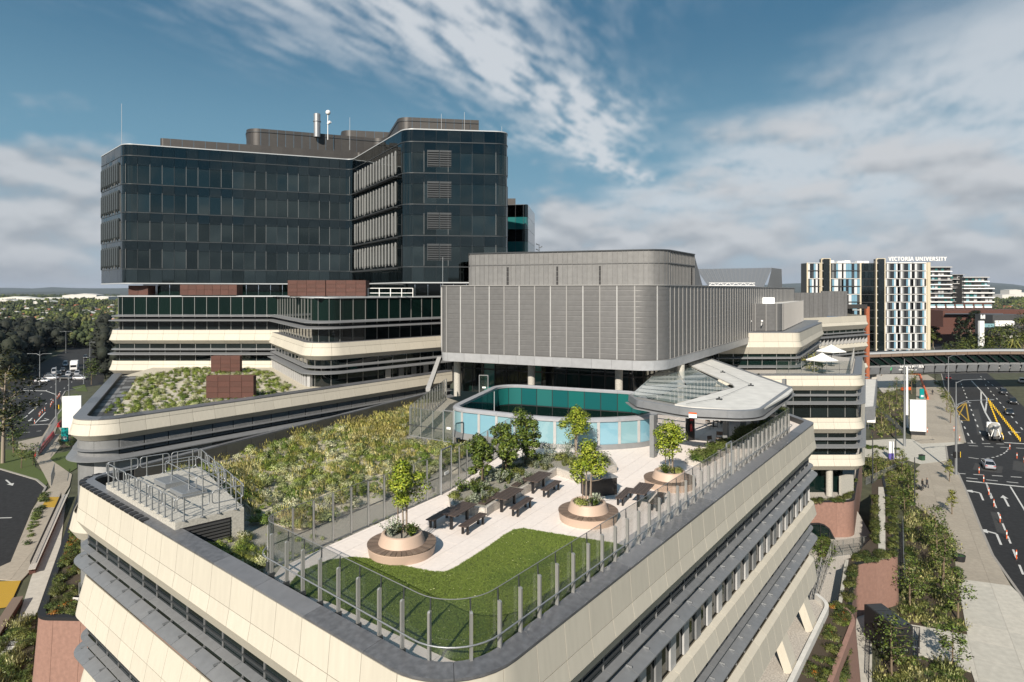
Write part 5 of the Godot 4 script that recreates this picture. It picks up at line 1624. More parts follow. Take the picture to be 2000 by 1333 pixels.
func gate(label: String, o: Vector3, dir: Vector2, wide: float, high: float) -> void:
	var t := thing("glass_gate", label, "gate", o)
	var d := Vector3(dir.x, 0, dir.y)
	var fr := MB.new()
	fr.bar(o, o + Vector3(0, high, 0), 0.07, 0.07); fr.bar(o + d * wide, o + d * wide + Vector3(0, high, 0), 0.07, 0.07)
	fr.bar(o + Vector3(0, high, 0), o + d * wide + Vector3(0, high, 0), 0.07, 0.07); fr.bar(o + Vector3(0, 0.06, 0), o + d * wide + Vector3(0, 0.06, 0), 0.06, 0.06)
	part("frame", fr, M.galvanised, t)
	var p := MB.new()
	p.bar(o + d * 0.06 + Vector3(0, high / 2, 0), o + d * (wide - 0.06) + Vector3(0, high / 2, 0), 0.012, high - 0.16)
	part("glass_pane", p, M.fence_glass, t)
	var h := MB.new()
	h.bar(o + d * wide * 0.35 + Vector3(0, 1.05, 0.04), o + d * wide * 0.75 + Vector3(0, 1.05, 0.04), 0.03, 0.16)
	part("handle_plate", h, M.white, t)

func build_fences() -> void:
	var q := Path.new([[0.3, -45.6], [-3.45, -35.2], [-9.75, -24.9, 0.9], [-1.5, -17.6, 1.5], [21.0, -48.3, 0.5], [19.2, -51.2]])
	var a := q.near(Vector2(-9.9, -25.3)); var c := q.near(Vector2(-1.4, -18.8)); var e := q.near(Vector2(12.0, -36.3))
	fence("glass fence between the wild roof garden and the paved terrace", q, 0.0, a, 1.1, false)
	fence("glass fence with steel posts along the front left edge of the turf", q, a, c, 1.08, true, TERRACE, 2.15, false)
	fence("glass fence with steel posts along the right edge beside turf, planters and tables", q, c, e, 1.04, true)
	fence("glass fence with steel posts along the far right edge, beside the canopy", q, e + 0.9, q.length(), 1.04, true)
	var ev := q.eval(e)
	gate("framed glass gate in the right hand fence, beyond the rightmost ring planter", v3(ev[0], TERRACE), Vector2(0.596, -0.803), 0.88, 2.3)
	gate("framed glass gate in the fence between roof garden and terrace, beside the small trees", v3(q.eval(q.near(Vector2(-3.9, -34.4)))[0], TERRACE) + Vector3(0.12, 0, 0), Vector2(0.4, -0.92), 1.1, 2.4)
	var f := Path.new([[-6.6, -64.5], [-7.9, -48.6, 0.7], [-4.9, -46.6]])
	fence("glass fence round the walkway left of the light well", f, 0.0, f.length(), 1.15, false)
	gate("framed glass gate left of the light well's pale blue panes", Vector3(-5.0, TERRACE, -46.5), Vector2(0.86, 0.5), 0.9, 2.3)
	gate("framed white gate near the lobby glass, left of the light well", at(936, 777, TERRACE), Vector2(1, 0.1), 0.9, 2.3)
	# umbrella terrace fence and the low court's fence
	var g := Path.new([[33.0, -79.9], [42.3, -79.9, 0.6], [53.2, -99.5]])
	fence("glass fence along the edge of the distant umbrella terrace", g, 0.0, g.length(), 1.6, false, 21.3, 1.9)
	var h := Path.new([[29.0, -61.0], [36.0, -72.0, 1.5], [44.5, -74.5]])
	fence("curved glass fence on the lower court between the terracotta walls", h, 0.0, h.length(), 1.5, false, 2.0, 1.8)
	var k := Path.new([[17.0, -40.0], [30.0, -62.0]])
	fence("slim glass fence above the lower court, beside the hedge strip", k, 0.0, k.length(), 1.3, false, 5.0, 1.2)

# ---------------------------------------------------------------- furniture
func ring_planter(o: Vector3, label: String) -> void:
	var t := thing("ring_planter", label, "planter", o, 0.0, "ring planters with a slatted seat")
	var b := MB.new()
	b.lathe(Vector3.ZERO, [Vector2(1.36, 0), Vector2(1.42, 0.36), Vector2(1.36, 0.4), Vector2(0.8, 0.4)], 48)
	part_mesh("seat_base", b.mesh(), M.terrazzo, t)
	for i in 40:
		var s := MB.new()
		var a := TAU * i / 40.0 + 0.008; var e := TAU * (i + 1) / 40.0 - 0.008
		s.lathe(Vector3.ZERO, [Vector2(0.94, 0.41), Vector2(0.94, 0.45), Vector2(1.44, 0.45), Vector2(1.44, 0.41)], 1, false, a, e)
		for k in [a, e]:
			var d := Vector3(cos(k), 0, sin(k))
			s.quad(d * 0.94 + Vector3(0, 0.41, 0), d * 1.44 + Vector3(0, 0.41, 0), d * 1.44 + Vector3(0, 0.45, 0), d * 0.94 + Vector3(0, 0.45, 0))
		part_mesh("seat_slat", s.mesh(), M.plank[(i * 7 + i / 3) % 3], t)
	for k in 2:
		var c := MB.new()
		c.lathe(Vector3.ZERO, [Vector2(1.0, 0.4), Vector2(0.84, 0.84), Vector2(0.78, 0.87), Vector2(0.72, 0.86), Vector2(0.72, 0.7)], 24, false, PI * k + 0.01, PI * (k + 1) - 0.01)
		part_mesh("planter_wall", c.mesh(), M.terrazzo, t)
	var g := MB.new()
	g.lathe(Vector3(0, 0.74, 0), [Vector2(0.75, 0), Vector2(0.01, 0.05)], 24)
	part_mesh("gravel_fill", g.mesh(), M.gravel, t)
	var l := MB.new()
	l.lathe(Vector3(0.1, 0.74, 0.62), [Vector2(0.035, 0), Vector2(0.035, 0.42), Vector2(0.0, 0.44)], 8)
	part_mesh("garden_light", l.mesh(), M.leg, t)

func slatted(called: String, label: String, category: String, o: Vector3, turn: float, l: float, w: float, h: float, planks: int, group: String) -> void:
	var t := thing(called, label, category, o, turn, group)
	for i in planks:
		var b := MB.new()
		b.bevel(Vector3(-w / 2 + w * (i + 0.5) / planks, h - 0.045, 0), Vector3(w / planks - 0.012, 0.045, l), 0.0, 0.006)
		part_mesh("plank", b.mesh(), M.table[(i + planks) % 2], t)
	for s in [-1, 1]:
		var b := MB.new()
		var z: float = s * l * 0.36
		if category == "table":
			b.abox(Vector3(0, 0, z), Vector3(0.13, h - 0.05, 0.1))
		else:
			for k in [-1, 1]: b.abox(Vector3(k * w * 0.3, 0, z), Vector3(0.09, h - 0.05, 0.1))
		b.abox(Vector3(0, h - 0.1, z), Vector3(w - 0.06, 0.05, 0.08))
		part_mesh("leg", b.mesh(), M.leg, t)

func chair(label: String, o: Vector3, turn: float) -> void:
	var t := thing("cafe_chair", label, "chair", o, turn, "cafe chairs under the canopy")
	var seat := MB.new(); seat.bevel(Vector3(0, 0.43, 0), Vector3(0.44, 0.03, 0.42), 0.0, 0.01)
	part_mesh("seat", seat.mesh(), M.plank[2], t)
	var back := MB.new(); back.box(Vector3(0, 0.72, -0.23), Vector3(0.2, 0, 0), Vector3(0, 0.13, -0.03), Vector3(0, 0, 0.012))
	part_mesh("backrest", back.mesh(), M.plank[0], t)
	for s in [[-1, -1], [1, -1], [-1, 1], [1, 1]]:
		var b := MB.new()
		b.tube([Vector3(s[0] * 0.2, 0, s[1] * 0.2), Vector3(s[0] * 0.2, 0.44, s[1] * 0.19), Vector3(s[0] * 0.2, 0.86, -0.26)] if s[1] < 0 else [Vector3(s[0] * 0.2, 0, 0.2), Vector3(s[0] * 0.2, 0.44, 0.19)], [0.014], 6)
		part_mesh("leg", b.mesh(), M.leg, t)

func build_furniture() -> void:
	ring_planter(Vector3(-4.63, TERRACE, -26.9), "ring planter with slatted seat at the left end of the turf, nearest of the three")
	ring_planter(Vector3(3.67, TERRACE, -30.8), "ring planter with slatted seat between the turf and the dark barbecue block")
	ring_planter(Vector3(8.9, TERRACE, -36.1), "ring planter with slatted seat beside the right fence, nearest the canopy post")
	var turn := atan2(-0.45, 0.89)
	var spots := [[-2.48, -30.1, "nearest the first ring planter"], [-0.2, -32.4, "amid the row"], [1.45, -35.3, "farthest along the raised bed"], [6.75, -33.2, "alone beside the right fence"]]
	var side := Vector3(0.89, 0, 0.45)
	for s in spots:
		var o := Vector3(s[0], TERRACE, s[1])
		slatted("picnic_table", "dark slatted picnic table " + s[2], "table", o, turn, 1.95, 0.82, 0.75, 7, "dark picnic tables")
		for k in [-1, 1]:
			slatted("bench", "dark slatted bench on the %s side of the picnic table %s" % ["near" if k > 0 else "far", s[2]], "bench", o + side * 0.88 * k + Vector3(-0.1, 0, 0.2), turn, 1.95, 0.42, 0.45, 4, "dark benches at the picnic tables")
	var bbq := thing("barbecue_block", "dark grey barbecue counter block behind the middle ring planter", "barbecue", Vector3(4.7, TERRACE, -34.6), 0.35)
	var b := MB.new(); b.bevel(Vector3.ZERO, Vector3(1.75, 0.92, 0.85), 0.0, 0.01)
	part_mesh("counter_body", b.mesh(), worn(paint(0.05, 0.045, 0.043, 0.35), M.earth.albedo_texture, 2.0), bbq)
	var c := MB.new(); c.bevel(Vector3(0, 0.92, 0), Vector3(1.85, 0.05, 0.95), 0.0, 0.015)
	part_mesh("counter_top", c.mesh(), M.grey, bbq)
	chair("wooden cafe chair nearest the fence under the canopy", at(1391, 877, TERRACE), 0.5)
	chair("wooden cafe chair behind the nearest one, beside the right post", at(1405, 868, TERRACE), -0.4)
	chair("wooden cafe chair at the far table, under the canopy's middle", at(1386, 838, TERRACE), 2.2)
	chair("wooden cafe chair farthest back under the canopy", at(1402, 835, TERRACE), 3.6)
	var tb := thing("cafe_table", "round dark cafe table far back under the canopy", "table", at(1394, 833, TERRACE))
	var tt := MB.new(); tt.lathe(Vector3(0, 0.71, 0), [Vector2(0.0, 0), Vector2(0.45, 0), Vector2(0.45, 0.03), Vector2(0, 0.03)], 20)
	part_mesh("table_top", tt.mesh(), M.plank[0], tb)
	var tp := MB.new(); tp.tube([Vector3.ZERO, Vector3(0, 0.71, 0)], [0.04], 8); tp.lathe(Vector3.ZERO, [Vector2(0.3, 0), Vector2(0.05, 0.04)], 14)
	part_mesh("pedestal", tp.mesh(), M.leg, tb)
	var ex := thing("fire_point", "dark pillar carrying a red fire extinguisher under the canopy", "fire extinguisher", at(1346, 858, TERRACE) + Vector3(0, 0, 0.35))
	var e0 := MB.new(); e0.bevel(Vector3.ZERO, Vector3(0.55, 2.2, 0.3), 0.3, 0.01)
	part_mesh("pillar", e0.mesh(), M.black, ex)
	var e1 := MB.new(); e1.lathe(Vector3(0, 0.7, 0.25), [Vector2(0.0, 0), Vector2(0.09, 0.02), Vector2(0.09, 0.45), Vector2(0.03, 0.55), Vector2(0.0, 0.56)], 14)
	part_mesh("extinguisher", e1.mesh(), M.red, ex)
	var e2 := MB.new(); e2.box(Vector3(0, 1.65, 0.17), Vector3(0.16, 0, 0), Vector3(0, 0.2, 0), Vector3(0, 0, 0.01))
	part_mesh("sign_plate", e2.mesh(), M.red, ex)
	# the raised bed: low concrete walls round soil
	var bed := thing("planting_bed", "raised planting bed with low pale concrete walls before the light well", "planter bed", Vector3(1, TERRACE, -38))
	var outline := flat_points([[879, 964], [884, 987], [948, 993], [962, 983], [982, 973], [1035, 945], [1078, 919], [1087, 914], [1129, 928], [1160, 922], [1203, 909], [1192, 894], [1112, 884], [1032, 890], [985, 905], [925, 940]], TERRACE + 0.42)
	var n := outline.size()
	for i in n:
		var w := MB.new()
		var p := outline[i]; var r := outline[(i + 1) % n]
		w.bar(v3(p, TERRACE + 0.22), v3(r, TERRACE + 0.22), 0.14, 0.44)
		part("bed_wall", w, M.concrete, bed)
	var soil := MB.new()
	soil.sheet(outline, TERRACE + 0.36)
	part("bed_soil", soil, M.gravel, bed)

# ---------------------------------------------------------------- plants
func leaves(b: MB, o: Vector3, r: Vector3, count: int, size: float, tones: Array, shell := 0.5) -> void:
	for i in count:
		var d := Vector3(rng.randfn(), rng.randfn(), rng.randfn()).normalized()
		var p := o + d * r * lerpf(pow(rng.randf(), 0.4), 1.0, shell * rng.randf())
		var u := Vector3(rng.randfn(), rng.randfn() * 0.6, rng.randfn()).normalized()
		var s := u.cross(d + Vector3(0, 0.4, 0)).normalized()
		var z := size * rng.randf_range(0.6, 1.3)
		var nn := (d + Vector3(0, 0.7, 0) + u.cross(s) * 0.5).normalized()
		var tone: Color = tones[rng.randi() % tones.size()] * rng.randf_range(0.7, 1.3)
		b.col = tone
		b.tri_n(p - u * z, p + s * z * 0.42, p + u * z, nn, nn, nn)
		b.tri_n(p - u * z, p + u * z, p - s * z * 0.42, nn, nn, nn)
	b.col = Color.WHITE

func tree(called: String, label: String, o: Vector3, high: float, wide: float, clear: float, count: int, size: float, tones: Array, bark: Material, stems := 1, group := "", shape := 0) -> Node3D:
	var t := thing(called, label, "tree", o, 0.0, group)
	var tops := []
	for k in stems:
		var b := MB.new()
		var f := Vector3(rng.randf_range(-0.12, 0.12), 0, rng.randf_range(-0.12, 0.12)) * (stems - 1)
		var lean := Vector3(rng.randf_range(-0.05, 0.05), 0, rng.randf_range(-0.05, 0.05)) * high
		var r := 0.018 * high / sqrt(stems) + 0.01
		var top := f + lean + Vector3(0, high * 0.86, 0)
		b.tube([f, f + lean * 0.3 + Vector3(0, high * 0.4, 0), top], [r, r * 0.75, r * 0.25], 7)
		for i in 6:
			var h := lerpf(clear, high * 0.85, (i + 0.5) / 6.0)
			var s := f + lean * (h / high) + Vector3(0, h, 0)
			var a := rng.randf() * TAU
			var e := s + Vector3(cos(a) * wide * 0.38, high * 0.11, sin(a) * wide * 0.38)
			b.tube([s, (s + e) / 2 + Vector3(0, -0.02 * high, 0), e], [r * 0.45, r * 0.3, r * 0.1], 5)
			tops.append(e)
		part_mesh("trunk", b.mesh(), bark, t)
		tops.append(top)
	var c := MB.new()
	var n := 26
	for i in n:                                                    # leaf clumps spread through the crown
		var f := (i + 0.5) / n
		var h := lerpf(clear, high, f)
		var prof: float = [sin(PI * pow(f, 0.8)) , 1.0 - f * 0.8, sqrt(maxf(0.05, 1.0 - pow(f * 1.9 - 0.9, 2)))][shape]
		var a := i * 2.4 + rng.randf() * 0.8
		var rr := wide / 2 * prof * sqrt(rng.randf_range(0.1, 1.0))
		var p := Vector3(cos(a) * rr, h + rng.randf_range(-0.05, 0.05) * high, sin(a) * rr)
		if i < tops.size(): p = p.lerp(tops[i], 0.5)
		var k := wide * rng.randf_range(0.12, 0.22)
		leaves(c, p, Vector3(k, k * 0.85, k), count / n, size, tones)
	part_mesh("crown", c.mesh(), M.leaf, t)
	return t

func tuft(blades: int, high: float, spread: float, wide: float, head := Color(0, 0, 0, 0)) -> ArrayMesh:
	var b := MB.new()
	for i in blades:
		var a := rng.randf() * TAU
		var d := Vector3(cos(a), 0, sin(a))
		var s := Vector3(-d.z, 0, d.x) * wide
		var h := high * rng.randf_range(0.6, 1.1)
		var o := d * rng.randf() * spread * 0.35
		var m := o + d * spread * 0.3 + Vector3(0, h * 0.6, 0)
		var e := o + d * spread * rng.randf_range(0.6, 1.1) + Vector3(0, h, 0)
		var nn := (d + Vector3(0, 0.9, 0)).normalized()
		b.col = Color.WHITE * rng.randf_range(0.75, 1.2)
		b.quad_n(o - s, o + s, m + s * 0.8, m - s * 0.8, nn, nn, nn, nn)
		b.tri_n(m - s * 0.8, m + s * 0.8, e, nn, nn, nn)
		if head.a > 0 and i % 3 == 0:
			b.col = head
			for k in 2:
				var w := Vector3(cos(a + k * 1.6), 0, sin(a + k * 1.6)) * wide * 3.0
				b.tri_n(e - w, e + w, e + Vector3(0, h * 0.24, 0) + d * 0.03, nn, nn, nn)
				b.tri_n(e - w, e + w, e - Vector3(0, h * 0.1, 0), nn, nn, nn)
	return b.mesh()

func mound(r: float, count: int, size: float) -> ArrayMesh:
	var b := MB.new()
	for k in 5:
		var o := Vector3(rng.randf_range(-0.5, 0.5) * r, r * rng.randf_range(0.25, 0.5), rng.randf_range(-0.5, 0.5) * r)
		leaves(b, o, Vector3(r, r * 0.8, r) * rng.randf_range(0.45, 0.75), count / 5, size, [Color.WHITE, Color(0.8, 0.85, 0.75)])
	return b.mesh()

func spike(h: float, n: int) -> ArrayMesh:          # upright grey sage with flower spikes
	var b := MB.new()
	for i in n:
		var a := rng.randf() * TAU
		var o := Vector3(cos(a), 0, sin(a)) * rng.randf() * h * 0.25
		var e := o * 1.7 + Vector3(0, h * rng.randf_range(0.6, 1.1), 0)
		for k in 7:
			leaves(b, o.lerp(e, k / 7.0), Vector3.ONE * 0.03, 3, 0.045, [Color.WHITE])
	return b.mesh()

const CITRUS := [Color(0.189, 0.246, 0.017), Color(0.275, 0.326, 0.029), Color(0.116, 0.174, 0.017), Color(0.362, 0.392, 0.051)]
const DEEP := [Color(0.065, 0.104, 0.018), Color(0.098, 0.143, 0.023), Color(0.143, 0.189, 0.033), Color(0.042, 0.072, 0.013)]

func shrub(label: String, o: Vector3, r: float, kind: int) -> void:
	var t := thing(["rosemary_bush", "sage_bush", "low_shrub"][kind], label, "shrub", o, 0.0, "")
	var b := MB.new()
	if kind == 0:
		for i in 90:
			var d := Vector3(rng.randfn() * 0.5, 1.0, rng.randfn() * 0.5).normalized()
			for k in 8: leaves(b, d * r * (k + 1) / 7.0 * rng.randf_range(0.8, 1.2), Vector3.ONE * 0.02, 1, 0.05, DEEP)
	elif kind == 1:
		for i in 26:
			var d := Vector3(rng.randfn() * 0.45, 1.0, rng.randfn() * 0.45).normalized()
			for k in 9: leaves(b, d * r * (k + 1) / 7.0, Vector3.ONE * 0.035, 3, 0.05, [Color(0.34, 0.38, 0.29), Color(0.44, 0.46, 0.37), Color(0.25, 0.29, 0.2)])
	else:
		for k in 5: leaves(b, Vector3(rng.randf_range(-0.5, 0.5) * r, r * 0.35, rng.randf_range(-0.5, 0.5) * r), Vector3(r, r * 0.75, r) * 0.6, 150, 0.05, [Color(0.16, 0.19, 0.035), Color(0.22, 0.24, 0.05), Color(0.26, 0.26, 0.1)])
	part_mesh("foliage", b.mesh(), M.leaf, t)
	var s := MB.new()
	for i in 3: s.tube([Vector3.ZERO, Vector3(rng.randf_range(-0.3, 0.3), 0.7, rng.randf_range(-0.3, 0.3)) * r], [0.012, 0.005], 4)
	part_mesh("stems", s.mesh(), M.bark, t)

func stakes(label: String, o: Vector3) -> void:
	var t := thing("tree_stakes", label, "stakes", o)
	for s in [-1, 1]:
		var b := MB.new()
		b.tube([Vector3(s * 0.2, 0, 0.05 * s), Vector3(s * 0.2, 1.35, 0.05 * s)], [0.025], 6)
		part_mesh("stake", b.mesh(), M.plank[2], t)

func build_terrace_plants() -> void:
	var y := TERRACE + 0.78
	tree("small_tree", "yellow green young tree in the ring planter nearest the left end of the turf", Vector3(-4.55, y, -26.9), 2.85, 2.0, 1.05, 4200, 0.068, CITRUS, M.pale_bark, 2)
	tree("small_tree", "yellow green young tree in the ring planter before the barbecue block", Vector3(3.67, y, -30.8), 2.8, 2.0, 0.95, 4300, 0.068, CITRUS, M.pale_bark, 3)
	tree("small_tree", "yellow green young tree in the ring planter beside the canopy post", Vector3(8.9, y, -36.1), 2.7, 2.15, 0.9, 4600, 0.07, CITRUS, M.pale_bark, 2)
	stakes("two timber stakes in the ring planter nearest the left end of the turf", Vector3(-4.6, y - 0.02, -26.85))
	stakes("two timber stakes in the ring planter before the barbecue block", Vector3(3.6, y - 0.02, -30.7))
	stakes("two timber stakes in the ring planter beside the canopy post", Vector3(8.85, y - 0.02, -36.0))
	var bed := TERRACE + 0.36
	var p := at(1126, 889, bed)
	tree("small_tree", "yellow green young tree before the pale blue panes of the light well", p, 2.9, 2.25, 1.1, 4600, 0.072, CITRUS, M.pale_bark, 2)
	for r in [[936, 948, 2.6, 1.75, "leftmost dark green bushy tree in the raised bed, beside the garden gate"], [984, 928, 2.75, 1.8, "middle dark green bushy tree of the three in the raised bed"], [1024, 906, 3.05, 2.2, "farthest dark green bushy tree of the three in the raised bed"]]:
		tree("bushy_tree", r[4], at(r[0], r[1], bed), r[2], r[3], 0.4, 5200, 0.085, DEEP + [Color(0.16, 0.2, 0.03)], M.bark, 3, "", 2)
	var k := 0
	for s in [[-5.0, -26.6, 0.62, 1, "tall grey sage at the left of the nearest ring planter"], [-4.2, -26.65, 0.42, 0, "round rosemary at the right of the nearest ring planter"], [-4.9, -27.2, 0.4, 2, "low olive shrub behind the sage in the nearest ring planter"],
			[4.0, -30.5, 0.42, 1, "grey sage in the ring planter before the barbecue block"], [3.9, -30.35, 0.3, 0, "small rosemary in the ring planter before the barbecue block"], [3.35, -30.5, 0.42, 2, "low olive shrub in the ring planter before the barbecue block"],
			[8.6, -35.8, 0.4, 0, "rosemary in the ring planter beside the canopy post"], [9.2, -35.8, 0.42, 2, "low olive shrub in the ring planter beside the canopy post"]]:
		shrub(s[4], Vector3(s[0], y, s[1]), s[2], s[3])
	var names_ := ["upright rosemary at the left front of the raised bed", "round rosemary before the leftmost bushy tree", "grey sage between the first two bushy trees", "upright rosemary beside the second picnic table", "grey sage beside the second picnic table", "olive shrub beside the farthest picnic table", "grey sage below the farthest bushy tree", "round rosemary right of the farthest bushy tree", "large grey sage before the light well panes", "low olive shrub right of the grey sage before the panes", "grey sage left of the light well tree", "round rosemary at the right end of the raised bed", "low grey cushion at the left end of the raised bed", "olive shrub at the foot of the middle bushy tree", "olive shrub at the corner of the bed before the light well tree", "grey sage at the right end of the raised bed"]
	for s in [[900, 962, 0.55, 0], [930, 966, 0.6, 0], [958, 942, 0.6, 1], [989, 940, 0.55, 0], [975, 945, 0.6, 1], [1010, 928, 0.5, 2], [1036, 905, 0.7, 1], [1052, 905, 0.6, 0], [1072, 900, 0.85, 1], [1093, 900, 0.6, 2], [1108, 892, 0.75, 1], [1178, 905, 0.6, 0], [888, 972, 0.4, 2], [1000, 918, 0.55, 2], [1118, 908, 0.55, 2], [1160, 906, 0.6, 1]]:
		shrub(names_[k], at(s[0], s[1], bed), s[2], s[3])
		k += 1
	var low := flat_points([[890, 968], [890, 984], [946, 988], [980, 968], [1078, 914], [1090, 908], [1130, 920], [1195, 904], [1112, 888], [1034, 893], [930, 942]], bed)
	scatter("bed_planting", "low mixed planting that fills the raised bed", [mound(0.28, 120, 0.045), spike(0.45, 10), tuft(30, 0.4, 0.25, 0.008)], M.leaf, fill(low, 170, bed, 0.7, 1.2, [0, 1, 2], 0.5, 31), [[Color(0.11, 0.13, 0.03), Color(0.2, 0.2, 0.1)], [Color(0.25, 0.28, 0.2)], [Color(0.12, 0.14, 0.03)]])
	var strip_ := flat_points([[1338, 897], [1372, 904], [1420, 880], [1540, 806], [1532, 800], [1440, 850], [1372, 885]], TERRACE + 0.3)
	var wb := MB.new()
	wb.prism(strip_, TERRACE, TERRACE + 0.3)
	single("planter_bed", wb, M.concrete, "long low concrete planter along the right fence under the canopy", "planter bed")
	scatter("planter_shrubs", "green shrubs in the long planter by the right fence", [mound(0.42, 260, 0.06)], M.leaf, fill(strip_, 90, TERRACE + 0.28, 0.8, 1.35, [0]), [[Color(0.07, 0.11, 0.02), Color(0.11, 0.15, 0.03), Color(0.15, 0.17, 0.05)]])

# ---------------------------------------------------------------- plinth with guard rails
func build_guardrails() -> void:
	var pts := [Vector2(-21.7, -34.2), Vector2(-14.9, -28.3), Vector2(-12.7, -30.3), Vector2(-18.2, -37.3)]
	var t := thing("concrete_plinth", "pale concrete plinth with a louvred end wall at the left corner of the roof", "plinth", Vector3(-17, 20.4, -32))
	var b := MB.new()
	b.prism(PackedVector2Array(pts), 20.4, 21.72)
	part("slab", b, M.plinth, t)
	for i in 6:
		var l := MB.new()
		var o: Vector2 = pts[1].lerp(pts[2], 0.08); var e: Vector2 = pts[1].lerp(pts[2], 0.78)
		var n := Vector2(0.7, 0.72) * 0.03
		l.bar(v3(o + n, 20.55 + i * 0.15), v3(e + n, 20.55 + i * 0.15), 0.06, 0.08)
		part("louvre_slat", l, M.dark_grey, t)
	var dk := MB.new()
	dk.bar(v3(pts[1].lerp(pts[2], 0.06) + Vector2(0.004, 0.004), 20.95), v3(pts[1].lerp(pts[2], 0.8) + Vector2(0.004, 0.004), 20.95), 0.02, 0.95)
	part("louvre_recess", dk, M.black, t)
	for k in 2:
		var h := MB.new()
		h.bevel(Vector3(-18.1 + k * 1.7, 21.72, -34.0 + k * 1.6), Vector3(1.5, 0.28, 1.2), -0.7, 0.03)
		part("roof_hatch", h, M.galvanised, t)
	var names_ := ["left end", "front"]
	var k := 0
	for e in [[0, 1, 6, "along the front parapet"], [1, 2, 2, "on the right end above the louvres"], [2, 3, 5, "along the side towards the roof garden"], [3, 0, 3, "at the back towards the dark wall"]]:
		var a: Vector2 = pts[e[0]]; var z: Vector2 = pts[e[1]]
		for i in e[2]:
			rail_panel("galvanised guard rail panel %s, %s one from the %s" % [e[3], ordinal(i), ["left", "front", "front", "right"][k]], v3(a.lerp(z, (i + 0.04) / e[2]), 21.72), v3(a.lerp(z, (i + 0.96) / e[2]), 21.72))
		k += 1
	var m := [Vector2(-18.7, -34.5), Vector2(-15.6, -31.6), Vector2(-14.6, -32.6), Vector2(-17.6, -35.6)]
	for i in 4:
		rail_panel("galvanised guard rail panel of the inner ring round the hatch, %s side" % ["front", "right", "back", "left"][i], v3(m[i], 21.72), v3(m[(i + 1) % 4], 21.72))
	# dark clips along the outer edge of the coping
	var q := near_path
	var s := near_left + 1.4
	for i in 18:
		var c := MB.new()
		strip(c, q, s + i * 0.62, s + i * 0.62 + 0.4, [Vector2(-0.2, COPING - 0.03), Vector2(-0.2, COPING + 0.0), Vector2(0.1, COPING - 0.02), Vector2(0.1, COPING - 0.12)])
		single("edge_clip", c, M.black, "dark metal clip on the coping beside the guard rails, %s from the left corner" % ordinal(i), "clip", "dark clips on the coping edge")

func rail_panel(label: String, a: Vector3, z: Vector3) -> void:
	var t := thing("guard_rail", label, "guard rail", a, 0.0, "galvanised guard rail panels")
	var d := (z - a)
	var l := d.length(); d = d.normalized()
	var loop := []
	var r := 0.14
	for c in [[r, 1.08 - r, PI], [r, 0.5 + r, 1.5 * PI], [l - r, 0.5 + r, 0.0], [l - r, 1.08 - r, 0.5 * PI]]:
		for i in 5:
			var f: float = {PI: PI / 2 + PI / 8 * i, 1.5 * PI: PI + PI / 8 * i, 0.0: 1.5 * PI + PI / 8 * i, 0.5 * PI: PI / 8 * i}[c[2]]
			loop.append(d * (c[0] + cos(f) * r) + Vector3(0, c[1] + sin(f) * r, 0))
	loop.append(loop[0])
	var b := MB.new()
	b.tube(loop, [0.026], 7, false)
	part_mesh("rail_loop", b.mesh(), M.galvanised, t)
	for f in [0.22, 0.78]:
		var p := MB.new()
		p.bar(d * l * f, d * l * f + Vector3(0, 1.06, 0), 0.075, 0.03)
		p.abox(d * l * f, Vector3(0.16, 0.02, 0.16))
		part_mesh("post", p.mesh(), M.galvanised, t)

